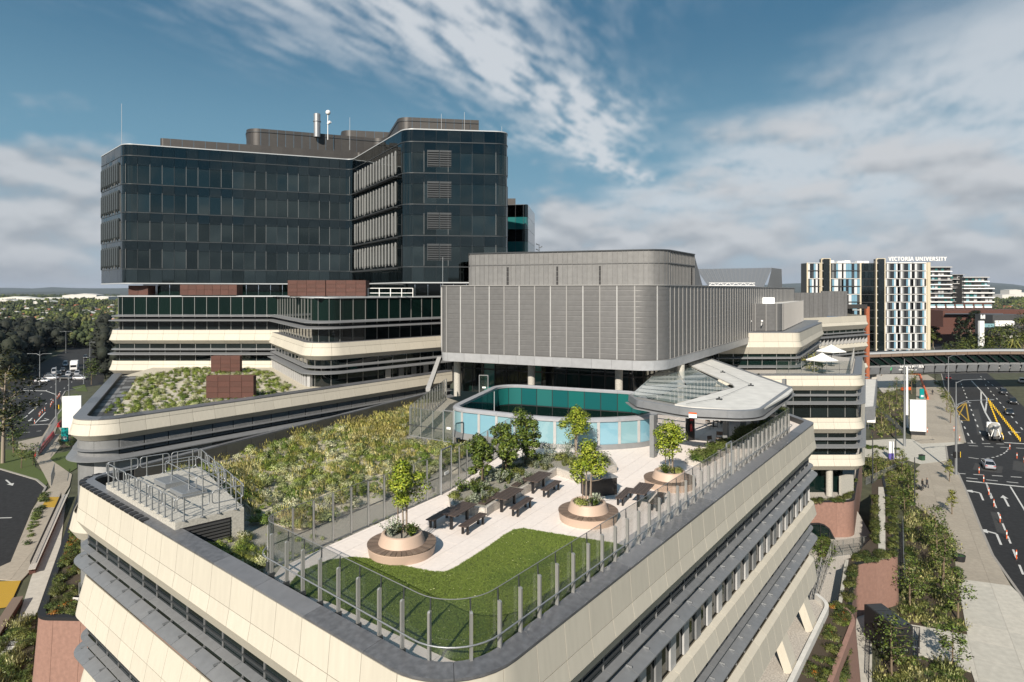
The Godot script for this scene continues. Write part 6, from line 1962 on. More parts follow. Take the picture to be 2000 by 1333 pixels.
# ---------------------------------------------------------------- roof gardens
func build_roof_garden() -> void:
	var kinds := [tuft(60, 0.45, 0.4, 0.007, Color(1.3, 1.25, 1.0)), mound(0.36, 380, 0.045), tuft(70, 0.36, 0.36, 0.009), mound(0.42, 330, 0.05), tuft(46, 0.62, 0.48, 0.006, Color(1.5, 1.4, 1.1))]
	var gold := [Color(0.506, 0.437, 0.149), Color(0.414, 0.380, 0.103), Color(0.598, 0.529, 0.241)]
	var green := [Color(0.2, 0.26, 0.04), Color(0.28, 0.33, 0.07), Color(0.13, 0.19, 0.03)]
	var olive := [Color(0.29, 0.33, 0.06), Color(0.38, 0.40, 0.09), Color(0.2, 0.25, 0.04)]
	var pale := [Color(0.480, 0.480, 0.264), Color(0.600, 0.576, 0.396), Color(0.360, 0.396, 0.168)]
	var tones := [gold, green, olive, pale, gold]
	var main := PackedVector2Array([Vector2(-21.3, -39.8), Vector2(-8.6, -65.6), Vector2(-8.4, -49.0), Vector2(-5.4, -47.6), Vector2(-2.4, -46.4), Vector2(-6.0, -37.0), Vector2(-10.0, -30.4), Vector2(-12.4, -31.4), Vector2(-18.0, -38.0)])
	var y := TERRACE - 0.6
	var bump := FastNoiseLite.new(); bump.seed = 5; bump.frequency = 0.12
	var spots := fill(main, 1250, y, 0.45, 1.35, [3, 1, 3, 1, 2, 3, 1], 1.25, 7)
	spots += fill(main, 260, y, 0.7, 1.25, [0, 4, 0], 1.7, 57)
	spots += fill(PackedVector2Array([Vector2(-14.0, -53.0), Vector2(-8.8, -64.0), Vector2(-8.6, -50.0), Vector2(-11.0, -46.0)]), 150, y, 0.8, 1.3, [0, 4, 0, 2], 1.0, 23)
	spots += fill(main, 420, y, 0.3, 0.6, [2, 1, 3], 0.5, 91)
	for s in spots: s[0].y += 0.15 + bump.get_noise_2d(s[0].x, s[0].z) * 0.3
	var soil := MB.new()
	var edge := PackedVector2Array()
	for q in Geometry2D.offset_polygon(main, -0.5)[0]: edge.append(q)
	soil.prism(edge, y - 0.1, y + 0.06)
	ground("garden_soil", soil, M.sand)
	scatter("garden_planting", "wild golden grasses and green shrubs of the roof garden", kinds, M.leaf, spots, tones)
	var rim := PackedVector2Array([Vector2(-8.2, -29.8), Vector2(-4.4, -36.0), Vector2(-3.6, -35.5), Vector2(-9.9, -25.2), Vector2(-14.0, -27.6), Vector2(-12.2, -30.8)])
	scatter("gravel_planting", "sparse tufts in the gravel beside the glass fence", kinds, M.leaf, fill(rim, 46, y, 0.35, 0.75, [2, 1, 1, 2], 0.9, 3), tones)
	var front := PackedVector2Array([Vector2(-14.6, -27.9), Vector2(-12.3, -30.4), Vector2(-9.9, -27.6), Vector2(-10.6, -25.4)])
	scatter("corner_planting", "olive tufts and shrubs right of the concrete plinth", kinds, M.leaf, fill(front, 130, y, 0.6, 1.1, [2, 1, 2, 3], 0.5, 13), tones)
	var well := flat_points([[880, 872], [925, 868], [1000, 858], [1060, 862], [1050, 880], [985, 884], [905, 898]], y)
	for i in 9:
		var b := MB.new()
		var o: Vector3 = [Vector3(-6.0, y, -38.4), Vector3(-9.5, y, -42.0), Vector3(-7.4, y, -35.3), Vector3(-12.2, y, -46), Vector3(-5.0, y, -37.0), Vector3(-3.6, y, -41.0), Vector3(-15.0, y, -42), Vector3(-10.2, y, -34), Vector3(-8.5, y, -57)][i]
		b.blob(o, Vector3(0.6, 0.35, 0.5), 0.5, i + 4)
		single("garden_boulder", b, M.gravel, "pale boulder among the roof garden grasses, %s nearest the terrace fence" % ordinal([2, 5, 1, 7, 0, 3, 8, 4, 6][i]), "boulder", "pale boulders in the roof garden")
	# the garden on the wing behind: low green patches on pale gravel
	var wy := COPING - 0.48
	var west := PackedVector2Array([Vector2(-47.0, -80.0), Vector2(-36.6, -57.6), Vector2(-33.6, -55.8), Vector2(-25.5, -65.4), Vector2(-24.6, -72.5), Vector2(-33.0, -87.0), Vector2(-38.0, -91.0), Vector2(-47.0, -91.0)])
	var spots2 := fill(west, 900, wy, 0.6, 1.25, [1, 2, 1, 3, 1, 2], 1.55, 17)
	scatter("far_garden_planting", "low green clumps on pale gravel of the roof garden behind", kinds, M.leaf, spots2, [gold, green, [Color(0.15, 0.17, 0.025), Color(0.2, 0.2, 0.035)], pale, gold])
	screen("plant_screen", "larger rust red plant screen standing in the far roof garden, near its front parapet", Vector3(-28.7, wy, -65.4), 0.02, 4.8, 2.45, 0.7, "rust red screens on the roofs")
	screen("plant_screen", "smaller rust red plant screen at the back of the far roof garden, before the glazing", Vector3(-38.6, wy, -86.5), 0.02, 3.9, 2.3, 0.7, "rust red screens on the roofs")

# ---------------------------------------------------------------- roads, paths, markings
func line_on(under: Node3D, called: String, a: Vector3, z: Vector3, w: float, m: Material, y := 0.016) -> void:
	var d := (z - a); d.y = 0
	var s := Vector3(-d.z, 0, d.x).normalized() * w / 2
	var b := MB.new()
	a.y = y; z.y = y
	b.tri_n(a - s, a + s, z + s, Vector3.UP, Vector3.UP, Vector3.UP); b.tri_n(a - s, z + s, z - s, Vector3.UP, Vector3.UP, Vector3.UP)
	part(called, b, m, under)

func dashes(under: Node3D, a: Vector3, z: Vector3, w: float, on: float, off: float, m: Material) -> void:
	var l := a.distance_to(z); var d := (z - a) / l
	var x := 0.0
	while x < l:
		line_on(under, "lane_dash", a + d * x, a + d * minf(x + on, l), w, m)
		x += on + off

func arrow(under: Node3D, o: Vector3, dir: Vector3, long: float, bend: float) -> void:
	var b := MB.new()
	dir = dir.normalized()
	var s := Vector3(-dir.z, 0, dir.x)
	var y := Vector3(0, 0.017, 0)
	var up := Vector3.UP
	var e := o + dir * long
	var side := s * signf(bend) if bend != 0 else Vector3.ZERO
	b.tri_n(o - s * 0.13 + y, o + s * 0.13 + y, e + s * 0.13 + y, up, up, up); b.tri_n(o - s * 0.13 + y, e + s * 0.13 + y, e - s * 0.13 + y, up, up, up)
	if bend == 0:
		b.tri_n(e - s * 0.5 + y, e + s * 0.5 + y, e + dir * 1.7 + y, up, up, up)
	else:
		var f := e + side * 0.9 + dir * 0.5
		b.tri_n(e - dir * 0.2 + y, e + dir * 0.35 + y, f + dir * 0.25 + y, up, up, up); b.tri_n(e - dir * 0.2 + y, f + dir * 0.25 + y, f - dir * 0.25 + y, up, up, up)
		b.tri_n(f + dir * 0.8 + y, f - dir * 0.8 + y, f + side * 1.5 + y, up, up, up)
	part("lane_arrow", b, M.line_white, under)

func kerb(label: String, px: Array) -> void:
	var pts := []
	for p in px:
		var v := at(p[0], p[1], 0.0)
		pts.append([v.x, v.z, 0.0])
	var q := Path.new(pts)
	var t := Node3D.new(); t.name = numbered("kerb", self); add_child(t)
	t.set_meta("kind", "structure"); t.set_meta("label", label)
	var k := int(q.length() / 2.4)
	for i in mini(k, 60):
		var b := MB.new()
		strip(b, q, q.length() * i / mini(k, 60) + 0.01, q.length() * (i + 1) / mini(k, 60) - 0.01, [Vector2(-0.18, 0.0), Vector2(-0.16, 0.13), Vector2(0.12, 0.13), Vector2(0.16, 0.0)])
		part("kerb_stone", b, M.kerb, t)

func build_streets() -> void:
	var left_kerb := [[2060, 1275], [2000, 1172], [1940, 1087], [1915, 1029], [1890, 965], [1873, 927], [1852, 900], [1848, 872], [1886, 865], [1875, 822], [1861, 780], [1846, 758], [1839, 730], [1832, 700], [1819, 664], [1822, 650], [1829, 640]]
	var b := MB.new()
	b.sheet(flat_points(left_kerb + [[1850, 640], [1872, 690], [1925, 726], [1948, 745], [1970, 765], [2010, 805], [2330, 1080], [2330, 1400], [2150, 1420]], 0.0), 0.0)
	var road := ground("road", b, M.asphalt, "structure", "wide dark asphalt road with lane markings on the right")
	var K := func(px: float, py: float) -> Vector3: return at(px, py, 0.0)
	line_on(road, "stop_line", K.call(1888, 940), K.call(2060, 958), 0.55, M.line_white)
	line_on(road, "stop_line", K.call(1962, 865), K.call(2060, 871), 0.6, M.line_white)
	for r in [[[1866, 925], [2010, 934]], [[1888, 934], [2010, 946]], [[1890, 866], [1962, 868]], [[1893, 871], [2010, 877]], [[1858, 889], [1920, 898]]]:
		dashes(road, K.call(r[0][0], r[0][1]), K.call(r[1][0], r[1][1]), 0.3, 1.6, 1.2, M.line_white)
	dashes(road, K.call(1928, 947), K.call(2006, 1140), 0.22, 3.0, 2.2, M.line_white)
	line_on(road, "lane_line", K.call(1927, 945), K.call(1937, 975), 0.2, M.line_white)
	line_on(road, "lane_line", K.call(1974, 951), K.call(2010, 1010), 0.22, M.line_white)
	for r in [[[1921, 861], [1875, 742]], [[1900, 866], [1862, 790]], [[1998, 840], [1925, 752]], [[1990, 790], [1915, 735]]]:
		dashes(road, K.call(r[0][0], r[0][1]), K.call(r[1][0], r[1][1]), 0.25, 3.0, 5.0, M.line_white)
	var isl := [[1917, 764], [1917, 786], [1925, 806], [1928, 785], [1928, 778], [1917, 764]]
	for i in 5: line_on(road, "island_line", K.call(isl[i][0], isl[i][1]), K.call(isl[i + 1][0], isl[i + 1][1]), 0.35, M.line_white)
	line_on(road, "lane_line", K.call(1925, 806), K.call(1958, 862), 0.35, M.line_white)
	line_on(road, "lane_line", K.call(1917, 764), K.call(1898, 744), 0.3, M.line_white)
	for r in [[[1868, 800], [1892, 823]], [[1887, 786], [1893, 823]], [[1868, 822], [1892, 822]], [[1868, 800], [1887, 786]], [[1868, 822], [1887, 786]]]:
		line_on(road, "box_line", K.call(r[0][0], r[0][1]), K.call(r[1][0], r[1][1]), 0.3, M.line_yellow)
	var fwd: Vector3 = (K.call(1900, 950) - K.call(1940, 1050))
	arrow(road, K.call(1921, 978), fwd, 4.0, -1.0); arrow(road, K.call(1956, 1065), fwd, 4.2, -1.0)
	arrow(road, K.call(1971, 990), fwd, 4.4, 0.0); arrow(road, K.call(1975, 850), K.call(1950, 820) - K.call(1975, 850), 3.5, 1.0)
	for r in [[[1870, 690], [1848, 660]], [[1848, 660], [1855, 668]], [[1826, 668], [1829, 660]]]:
		line_on(road, "lane_line", K.call(r[0][0], r[0][1]), K.call(r[1][0], r[1][1]), 0.4, M.line_white)
	var curve := []
	for i in 9: curve.append(K.call(1970 - 58 * pow(i / 8.0, 1.6), 877 + 20 * sin(i / 8.0 * PI / 2)))
	for i in 8: line_on(road, "turn_dash", curve[i], curve[i].lerp(curve[i + 1], 0.55), 0.25, M.line_white)
	for r in [[[1905, 905], [1960, 912], [1957, 925], [1900, 918]], [[1935, 1000], [1955, 1003], [1968, 1045], [1948, 1040]], [[1900, 800], [1912, 800], [1925, 850], [1910, 850]], [[1980, 900], [2010, 904], [2010, 925], [1978, 918]]]:
		var tar := MB.new()
		tar.sheet(flat_points(r, 0.0), 0.006)
		part("tar_patch", tar, M.old_asphalt, road)
	kerb("pale kerb along the near edge of the right road", left_kerb.slice(0, 8))
	kerb("pale kerb along the farther edge of the right road, beyond the crossing", left_kerb.slice(8, 15))
	# footpaths on the right
	var f := MB.new()
	var path1 := flat_points([[1869, 1133], [1975, 1147], [1940, 1087], [1915, 1029], [1890, 965], [1873, 927], [1852, 902], [1800, 908], [1790, 917], [1786, 987], [1815, 1008], [1853, 1045], [1865, 1083]], 0.0)
	f.prism(path1, 0.0, 0.1)
	var foot := ground("footpath", f, M.footpath[1], "structure", "beige footpath beside the road on the right")
	tiles(foot, "path_slab", path1, 0.125, 0.02, Vector2(0.5, -0.866), 3.0, 3.6, 0.012, M.footpath, 0.0)
	var g := MB.new()
	var path2 := flat_points([[1869, 1133], [1975, 1147], [2000, 1172], [2070, 1290], [2110, 1420], [1925, 1420], [1904, 1333], [1898, 1315], [1811, 1286], [1724, 1274], [1749, 1218], [1799, 1226], [1890, 1243], [1876, 1166]], 0.0)
	g.prism(path2, 0.0, 0.1)
	var pale := ground("footpath", g, M.pale_path[0], "structure", "pale concrete footpath at the lower right")
	tiles(pale, "path_slab", path2, 0.125, 0.02, Vector2(0.5, -0.866), 3.4, 3.4, 0.012, M.pale_path, 0.0)
	var h := MB.new()
	var path3 := flat_points([[1790, 735], [1812, 733], [1832, 745], [1845, 765], [1860, 790], [1873, 822], [1884, 864], [1800, 868], [1780, 858], [1790, 790]], 0.0)
	h.prism(path3, 0.0, 0.1)
	var up := ground("footpath", h, M.footpath[0], "structure", "beige footpath beyond the crossing on the right")
	tiles(up, "path_slab", path3, 0.12, 0.015, Vector2(0.5, -0.866), 4.0, 5.0, 0.015, M.footpath, 0.0)
	var c := MB.new()
	c.prism(flat_points([[1680, 862], [1760, 858], [1884, 866], [1848, 872], [1852, 900], [1800, 908], [1766, 898], [1690, 893]], 0.0), 0.0, 0.09)
	ground("crossing_apron", c, M.pale_path[1], "structure", "pale apron of the driveway crossing")
	var k := MB.new()
	k.prism(flat_points([[1690, 728], [1790, 733], [1770, 756], [1726, 770], [1712, 752], [1690, 748]], 0.0), 0.0, 0.06)
	ground("forecourt", k, M.concrete, "structure", "pale forecourt under the footbridge")
	var r0 := MB.new()
	r0.prism(flat_points([[1672, 1192], [1702, 1186], [1700, 1230], [1704, 1270], [1702, 1430], [1640, 1430], [1655, 1333], [1664, 1250]], 0.0), 0.0, 0.08)
	ground("ramp", r0, M.pale_path[1], "structure", "pale ramp at the foot of the terracotta podium")
	var tr := MB.new()
	tr.sheet(flat_points([[1754, 1025], [1764, 1025], [1768, 1150], [1757, 1160]], 0.0), 0.06)
	ground("drive_trench", tr, M.asphalt, "structure", "dark narrow lane beside the terracotta podium")
	# ---------------------------------------- the street on the left
	var a := MB.new()
	a.sheet(flat_points([[-260, 960], [-120, 870], [20, 862], [82, 852], [97, 828], [108, 815], [124, 795], [119, 778], [127, 765], [160, 757], [200, 752], [205, 728], [214, 700], [214, 645], [185, 645], [150, 668], [110, 695], [60, 720], [-20, 765], [-300, 860]], 0.0), 0.0)
	var lr := ground("road", a, M.asphalt, "structure", "dark asphalt road with queueing cars on the left")
	line_on(lr, "stop_line", K.call(55, 831), K.call(95, 829), 0.5, M.line_white)
	line_on(lr, "lane_line", K.call(66, 829), K.call(88, 806), 0.25, M.line_white)
	for q in [[[55, 809], [74, 793]], [[45, 818], [53, 812]]]: line_on(lr, "lane_line", K.call(q[0][0], q[0][1]), K.call(q[1][0], q[1][1]), 0.3, M.line_white)
	dashes(lr, K.call(88, 790), K.call(150, 738), 0.25, 2.0, 6.0, M.line_white)
	dashes(lr, K.call(56, 787), K.call(130, 735), 0.25, 2.0, 6.0, M.line_white)
	dashes(lr, K.call(45, 846), K.call(80, 842), 0.3, 1.2, 1.2, M.line_white)
	line_on(lr, "stop_line", K.call(44, 760), K.call(62, 757), 0.4, M.line_white); line_on(lr, "stop_line", K.call(40, 768), K.call(58, 765), 0.4, M.line_white)
	arrow(lr, K.call(86, 818), K.call(98, 821) - K.call(86, 818), 2.5, 1.0); arrow(lr, K.call(62, 817), K.call(56, 823) - K.call(62, 817), 3.0, 0.0)
	kerb("pale kerb along the near edge of the left road", [[95, 832], [108, 815], [124, 795], [119, 778], [127, 765], [160, 757]])
	var cp := MB.new()
	cp.sheet(flat_points([[-420, 910], [0, 917], [71, 938], [89, 953], [81, 962], [60, 998], [20, 1100], [-60, 1210], [-500, 1333]], 0.0), 0.0)
	var park := ground("car_park", cp, M.asphalt, "structure", "dark asphalt car park at the left edge")
	arrow(park, K.call(11, 938), K.call(25, 950) - K.call(11, 938), 3.2, 0.0)
	line_on(park, "edge_line", K.call(-20, 1013), K.call(22, 1012), 0.3, M.line_white)
	kerb("pale kerb along the upper edge of the car park", [[84, 962], [89, 953], [71, 938], [0, 917], [-200, 905]])
	var w1 := MB.new()
	var ramp := flat_points([[103, 950], [135, 951], [119, 978], [58, 1118], [40, 1137], [0, 1134], [-60, 1135], [20, 1100], [62, 998], [82, 968]], 0.0)
	w1.prism(ramp, 0.0, 0.09)
	var lf := ground("footpath", w1, M.footpath[2], "structure", "beige footpath with yellow tactile pads on the left")
	tiles(lf, "path_slab", ramp, 0.115, 0.02, Vector2(-0.4, -0.916), 2.4, 3.0, 0.012, M.footpath, 0.0)
	for p in [[[92, 973], [124, 973], [108, 993], [80, 993]], [[-30, 1140], [40, 1137], [17, 1188], [-40, 1196]]]:
		var y := MB.new()
		y.prism(flat_points(p, 0.0), 0.1, 0.135)
		part("tactile_pad", y, M.line_yellow, lf)
	var w2 := MB.new()
	w2.prism(flat_points([[138, 952], [128, 980], [118, 1065], [69, 1205], [33, 1216], [60, 1130], [120, 985]], 0.0), 0.0, 0.05)
	ground("footpath", w2, M.pale_path[1], "structure", "lower grey path between the low wall and the left podium")
	var w3 := MB.new()
	w3.prism(flat_points([[106, 849], [122, 849], [114, 836], [130, 839], [133, 850], [109, 884], [97, 898], [140, 928], [135, 951], [102, 960], [71, 900], [68, 893]], 0.0), 0.0, 0.08)
	ground("footpath", w3, M.footpath[0], "structure", "winding beige footpath between the lawns on the left")
	var w4 := MB.new()
	w4.prism(flat_points([[35, 864], [82, 853], [97, 830], [113, 828], [106, 849], [68, 882], [35, 878]], 0.0), 0.0, 0.08)
	ground("crossing_apron", w4, M.footpath[1], "structure", "beige corner of the crossing on the left")
	var k0 := 0
	for p in [[[-250, 872], [35, 880], [64, 880], [68, 913], [99, 934], [89, 950], [71, 936], [0, 915], [-260, 905]], [[102, 888], [147, 880], [150, 915], [137, 923], [97, 903]], [[124, 775], [150, 770], [156, 780], [145, 795], [132, 796], [122, 812], [108, 825], [110, 815]], [[140, 757], [165, 752], [170, 765], [150, 764]]]:
		var l := MB.new()
		l.prism(flat_points(p, 0.0), 0.0, 0.07)
		ground("lawn", l, M.lawn, "structure", ["wide mown lawn left of the winding path", "small mown lawn right of the winding path", "grass verge beside the left road", "small grass island at the far corner of the left road"][k0])
		k0 += 1

# ---------------------------------------------------------------- vehicles
func car(label: String, o: Vector3, dir: Vector3, tint: Color, kind := 0) -> Node3D:
	var t := thing(["parked_car", "sports_wagon", "delivery_van"][kind].replace("parked_", "passenger_").replace("sports_wagon", "wagon_car"), label, ["car", "car", "van"][kind], o, atan2(dir.x, dir.z))
	var body := paint(tint.r, tint.g, tint.b, 0.25, 0.2)
	body.clearcoat_enabled = true; body.clearcoat = 0.8
	var h: float = [0.0, 0.16, 0.35][kind]
	# stations along the length: z, half width, sill, shoulder
	var st := [[-2.25, 0.62, 0.45, 0.78], [-2.15, 0.8, 0.32, 0.92], [-1.5, 0.89, 0.25, 0.98], [0.6, 0.9, 0.25, 0.95], [1.5, 0.87, 0.27, 0.86], [2.05, 0.78, 0.32, 0.74], [2.25, 0.58, 0.42, 0.62]]
	var b := MB.new()
	var sec := func(s: Array) -> Array:
		var up: float = s[3] + h
		return [Vector3(-s[1] * 0.9, s[2], s[0]), Vector3(-s[1], (s[2] + up) / 2, s[0]), Vector3(-s[1] * 0.93, up - 0.06, s[0]), Vector3(-s[1] * 0.8, up, s[0]), Vector3(s[1] * 0.8, up, s[0]), Vector3(s[1] * 0.93, up - 0.06, s[0]), Vector3(s[1], (s[2] + up) / 2, s[0]), Vector3(s[1] * 0.9, s[2], s[0])]
	for i in st.size() - 1:
		var p: Array = sec.call(st[i]); var q: Array = sec.call(st[i + 1])
		for j in 8: b.quad(p[j], p[(j + 1) % 8], q[(j + 1) % 8], q[j])
	for e in [0, st.size() - 1]:
		var p: Array = sec.call(st[e])
		for j in range(1, 7): b.tri(p[0], p[j], p[j + 1])
	part_mesh("body", b.mesh(), body, t)
	var g := MB.new(); var r := MB.new()
	var lo := 0.93 + h; var hi: float = [1.43, 1.62, 2.05][kind] + h * 0.4
	var zr := [[-1.9, -1.25, 0.25, 1.1], [-2.2, -1.95, 0.3, 1.2], [-2.2, -2.1, 0.8, 1.75]][kind] as Array
	var c0 := [Vector3(-0.78, lo, zr[0]), Vector3(0.78, lo, zr[0]), Vector3(0.78, lo - 0.02, zr[3]), Vector3(-0.78, lo - 0.02, zr[3])]
	var c1 := [Vector3(-0.6, hi, zr[1]), Vector3(0.6, hi, zr[1]), Vector3(0.6, hi, zr[2]), Vector3(-0.6, hi, zr[2])]
	for i in 4: g.quad(c0[i], c0[(i + 1) % 4], c1[(i + 1) % 4], c1[i])
	part_mesh("windows", g.mesh(), M.car_glass, t)
	var o2 := Vector3(0, hi + 0.02, (zr[1] + zr[2]) / 2)
	r.box(o2, Vector3(0.61, 0, 0), Vector3(0, 0.03, 0), Vector3(0, 0, (zr[2] - zr[1]) / 2 + 0.04))
	for i in 4: r.bar(c0[i], c1[i], 0.07, 0.07)
	part_mesh("roof", r.mesh(), body, t)
	for s in [[-1, -1], [1, -1], [-1, 1], [1, 1]]:
		var w := MB.new()
		var x: float = s[0] * 0.84
		w.tube([Vector3(x - 0.1, 0.33, s[1] * 1.38), Vector3(x + 0.1, 0.33, s[1] * 1.38)], [0.33], 14)
		var wh := part_mesh("wheel", w.mesh(), M.tyre, t)
		var rm := MB.new()
		rm.tube([Vector3(x + s[0] * 0.1, 0.33, s[1] * 1.38), Vector3(x + s[0] * 0.115, 0.33, s[1] * 1.38)], [0.2], 10)
		part_mesh("rim", rm.mesh(), M.galvanised, wh)
		var l := MB.new()
		l.box(Vector3(s[0] * 0.58, (0.66 if s[1] > 0 else 0.8) + h, s[1] * (2.16 if s[1] > 0 else 2.2)), Vector3(0.17, 0, 0), Vector3(0, 0.06, 0), Vector3(0, 0, 0.06))
		part_mesh("headlight" if s[1] > 0 else "tail_light", l.mesh(), M.lamp_clear if s[1] > 0 else M.tail_red, t)
	return t

func lorry(label: String, o: Vector3, dir: Vector3, mixer: bool) -> void:
	var t := thing("mixer_truck" if mixer else "box_truck", label, "truck", o, atan2(dir.x, dir.z))
	var cab := MB.new(); cab.bevel(Vector3(0, 0.7, 3.1), Vector3(2.35, 2.2, 1.7), 0.0, 0.18)
	part_mesh("cab", cab.mesh(), M.white, t)
	var win := MB.new(); win.box(Vector3(0, 2.1, 3.96), Vector3(1.0, 0, 0), Vector3(0, 0.42, 0), Vector3(0, 0, 0.015)); win.box(Vector3(0, 2.1, 3.3), Vector3(1.19, 0, 0), Vector3(0, 0.38, 0), Vector3(0, 0, 0.45))
	part_mesh("windscreen", win.mesh(), M.car_glass, t)
	var ch := MB.new(); ch.box(Vector3(0, 0.85, 0), Vector3(0.5, 0, 0), Vector3(0, 0.14, 0), Vector3(0, 0, 3.9)); ch.box(Vector3(0, 0.6, 3.95), Vector3(1.15, 0, 0), Vector3(0, 0.2, 0), Vector3(0, 0, 0.1))
	part_mesh("chassis", ch.mesh(), M.dark_grey, t)
	for z in [-2.9, -1.7, 2.6]:
		for s in [-1, 1]:
			var w := MB.new(); w.tube([Vector3(s * 0.85, 0.5, z), Vector3(s * 1.2, 0.5, z)], [0.5], 14)
			part_mesh("wheel", w.mesh(), M.tyre, t)
	if mixer:
		var d := MB.new()
		d.lathe(Vector3.ZERO, [Vector2(0.0, -2.6), Vector2(0.55, -2.6), Vector2(0.8, -2.2), Vector2(1.2, -0.6), Vector2(1.22, 0.6), Vector2(0.7, 1.7), Vector2(0.0, 1.75)], 18)
		var dr := part_mesh("drum", d.mesh(), M.terracotta[0] if false else M.plinth, t)
		dr.rotation.x = PI / 2 - 0.22; dr.position = Vector3(0, 2.15, -0.6)
		var ho := MB.new(); ho.lathe(Vector3(0, 2.7, -3.4), [Vector2(0.3, 0), Vector2(0.7, 0.6), Vector2(0.66, 0.6), Vector2(0.28, 0)], 14); ho.bar(Vector3(0, 2.6, -3.4), Vector3(0.3, 1.2, -4.3), 0.4, 0.12)
		part_mesh("hopper", ho.mesh(), M.galvanised, t)
		for s in [-1, 1]:
			var g := MB.new(); g.box(Vector3(s * 1.15, 1.2, -2.3), Vector3(0.06, 0, 0), Vector3(0, 0.12, 0), Vector3(0, 0, 1.4)); g.bar(Vector3(s * 0.8, 1.0, -3.2), Vector3(s * 0.3, 2.7, -3.2), 0.14, 0.14)
			part_mesh("mudguard", g.mesh(), M.white, t)
	else:
		var bx := MB.new(); bx.bevel(Vector3(0, 1.05, -1.0), Vector3(2.5, 2.75, 6.0), 0.0, 0.05)
		part_mesh("cargo_box", bx.mesh(), M.white, t)
	for s in [-1, 1]:
		var l := MB.new(); l.box(Vector3(s * 0.9, 0.75, 4.06), Vector3(0.16, 0, 0), Vector3(0, 0.09, 0), Vector3(0, 0, 0.03))
		part_mesh("headlight", l.mesh(), M.lamp_clear, t)

func build_vehicles() -> void:
	var away := at(1886, 865) - at(1915, 1029); away.y = 0
	var on := at(1861, 780) - at(1886, 865)
	car("silver car crossing the junction, rear towards us, beside orange bollards", at(1931, 914), away * Vector3(0.8, 1, 1), Color(0.35, 0.36, 0.4))
	lorry("concrete mixer truck with a pale drum waiting at the stop line", at(1943, 857), on, true)
	car("black car in the oncoming lane, farthest of three behind the bridge's shadow", at(1961, 770), -on, Color(0.012, 0.014, 0.02), 1)
	car("black four wheel drive at the right edge, middle of the three oncoming", at(1979, 789), -on, Color(0.01, 0.01, 0.012), 1)
	car("dark grey car in the oncoming lane, nearest of the three", at(1972, 810), -on, Color(0.02, 0.022, 0.026))
	car("dark red car with red lights passing under the footbridge", at(1853, 741), on, Color(0.06, 0.008, 0.01))
	car("white car far up the side road beyond the footbridge", at(1833, 648), -on, Color(0.6, 0.6, 0.6))
	car("dark car turning in beyond the footbridge, by the green hedge", at(1864, 681), on, Color(0.03, 0.03, 0.035))
	car("white car parked at the far right kerb under the footbridge sign", at(1996, 748), on, Color(0.6, 0.6, 0.6), 1)
	var here := at(97, 828) - at(150, 735)
	here.y = 0
	lorry("white box truck in the queue on the left road", at(144, 724), here, false)
	var side := Vector3(1, 0, -0.1)
	for c in [[105, 731, 2, 0.6, "white van at the head of the left queue"], [115, 733, 0, 0.01, "black car beside the white van"], [122, 726, 0, 0.02, "dark car behind the black car in the queue"], [133, 735, 1, 0.5, "white car in front of the box truck"], [150, 733, 1, 0.4, "silver car right of the white car, front of its lane"], [127, 716, 2, 0.6, "white van behind, left of the box truck"], [58, 719, 0, 0.5, "white car on the far carriageway, beyond the lamp post"], [166, 701, 1, 0.03, "dark car with its headlights on, farthest in the queue"], [50, 704, 1, 0.3, "grey car parked under the dark trees, right one"], [24, 721, 0, 0.6, "white car parked under the dark trees, left one"], [44, 711, 0, 0.3, "pale car parked under the dark trees, between the other two"]]:
		car(c[4], at(c[0], c[1]), here if c[2] != 9 else side, Color(c[3], c[3], c[3] * 1.05), c[2])
	for c in [[82, 747, 0, 0.6, "white car crossing the left junction, nearest the lamp post"], [100, 742, 1, 0.62, "white wagon crossing the left junction, behind the nearest white car"], [96, 737, 0, 0.3, "grey car crossing the left junction, beyond the white wagon"], [156, 742, 1, 0.62, "white four wheel drive crossing at the right of the left junction"], [128, 742, 0, 0.03, "dark car crossing in the middle of the left junction"]]:
		car(c[4], at(c[0], c[1]), side, Color(c[3], c[3], c[3] * 1.03), c[2])

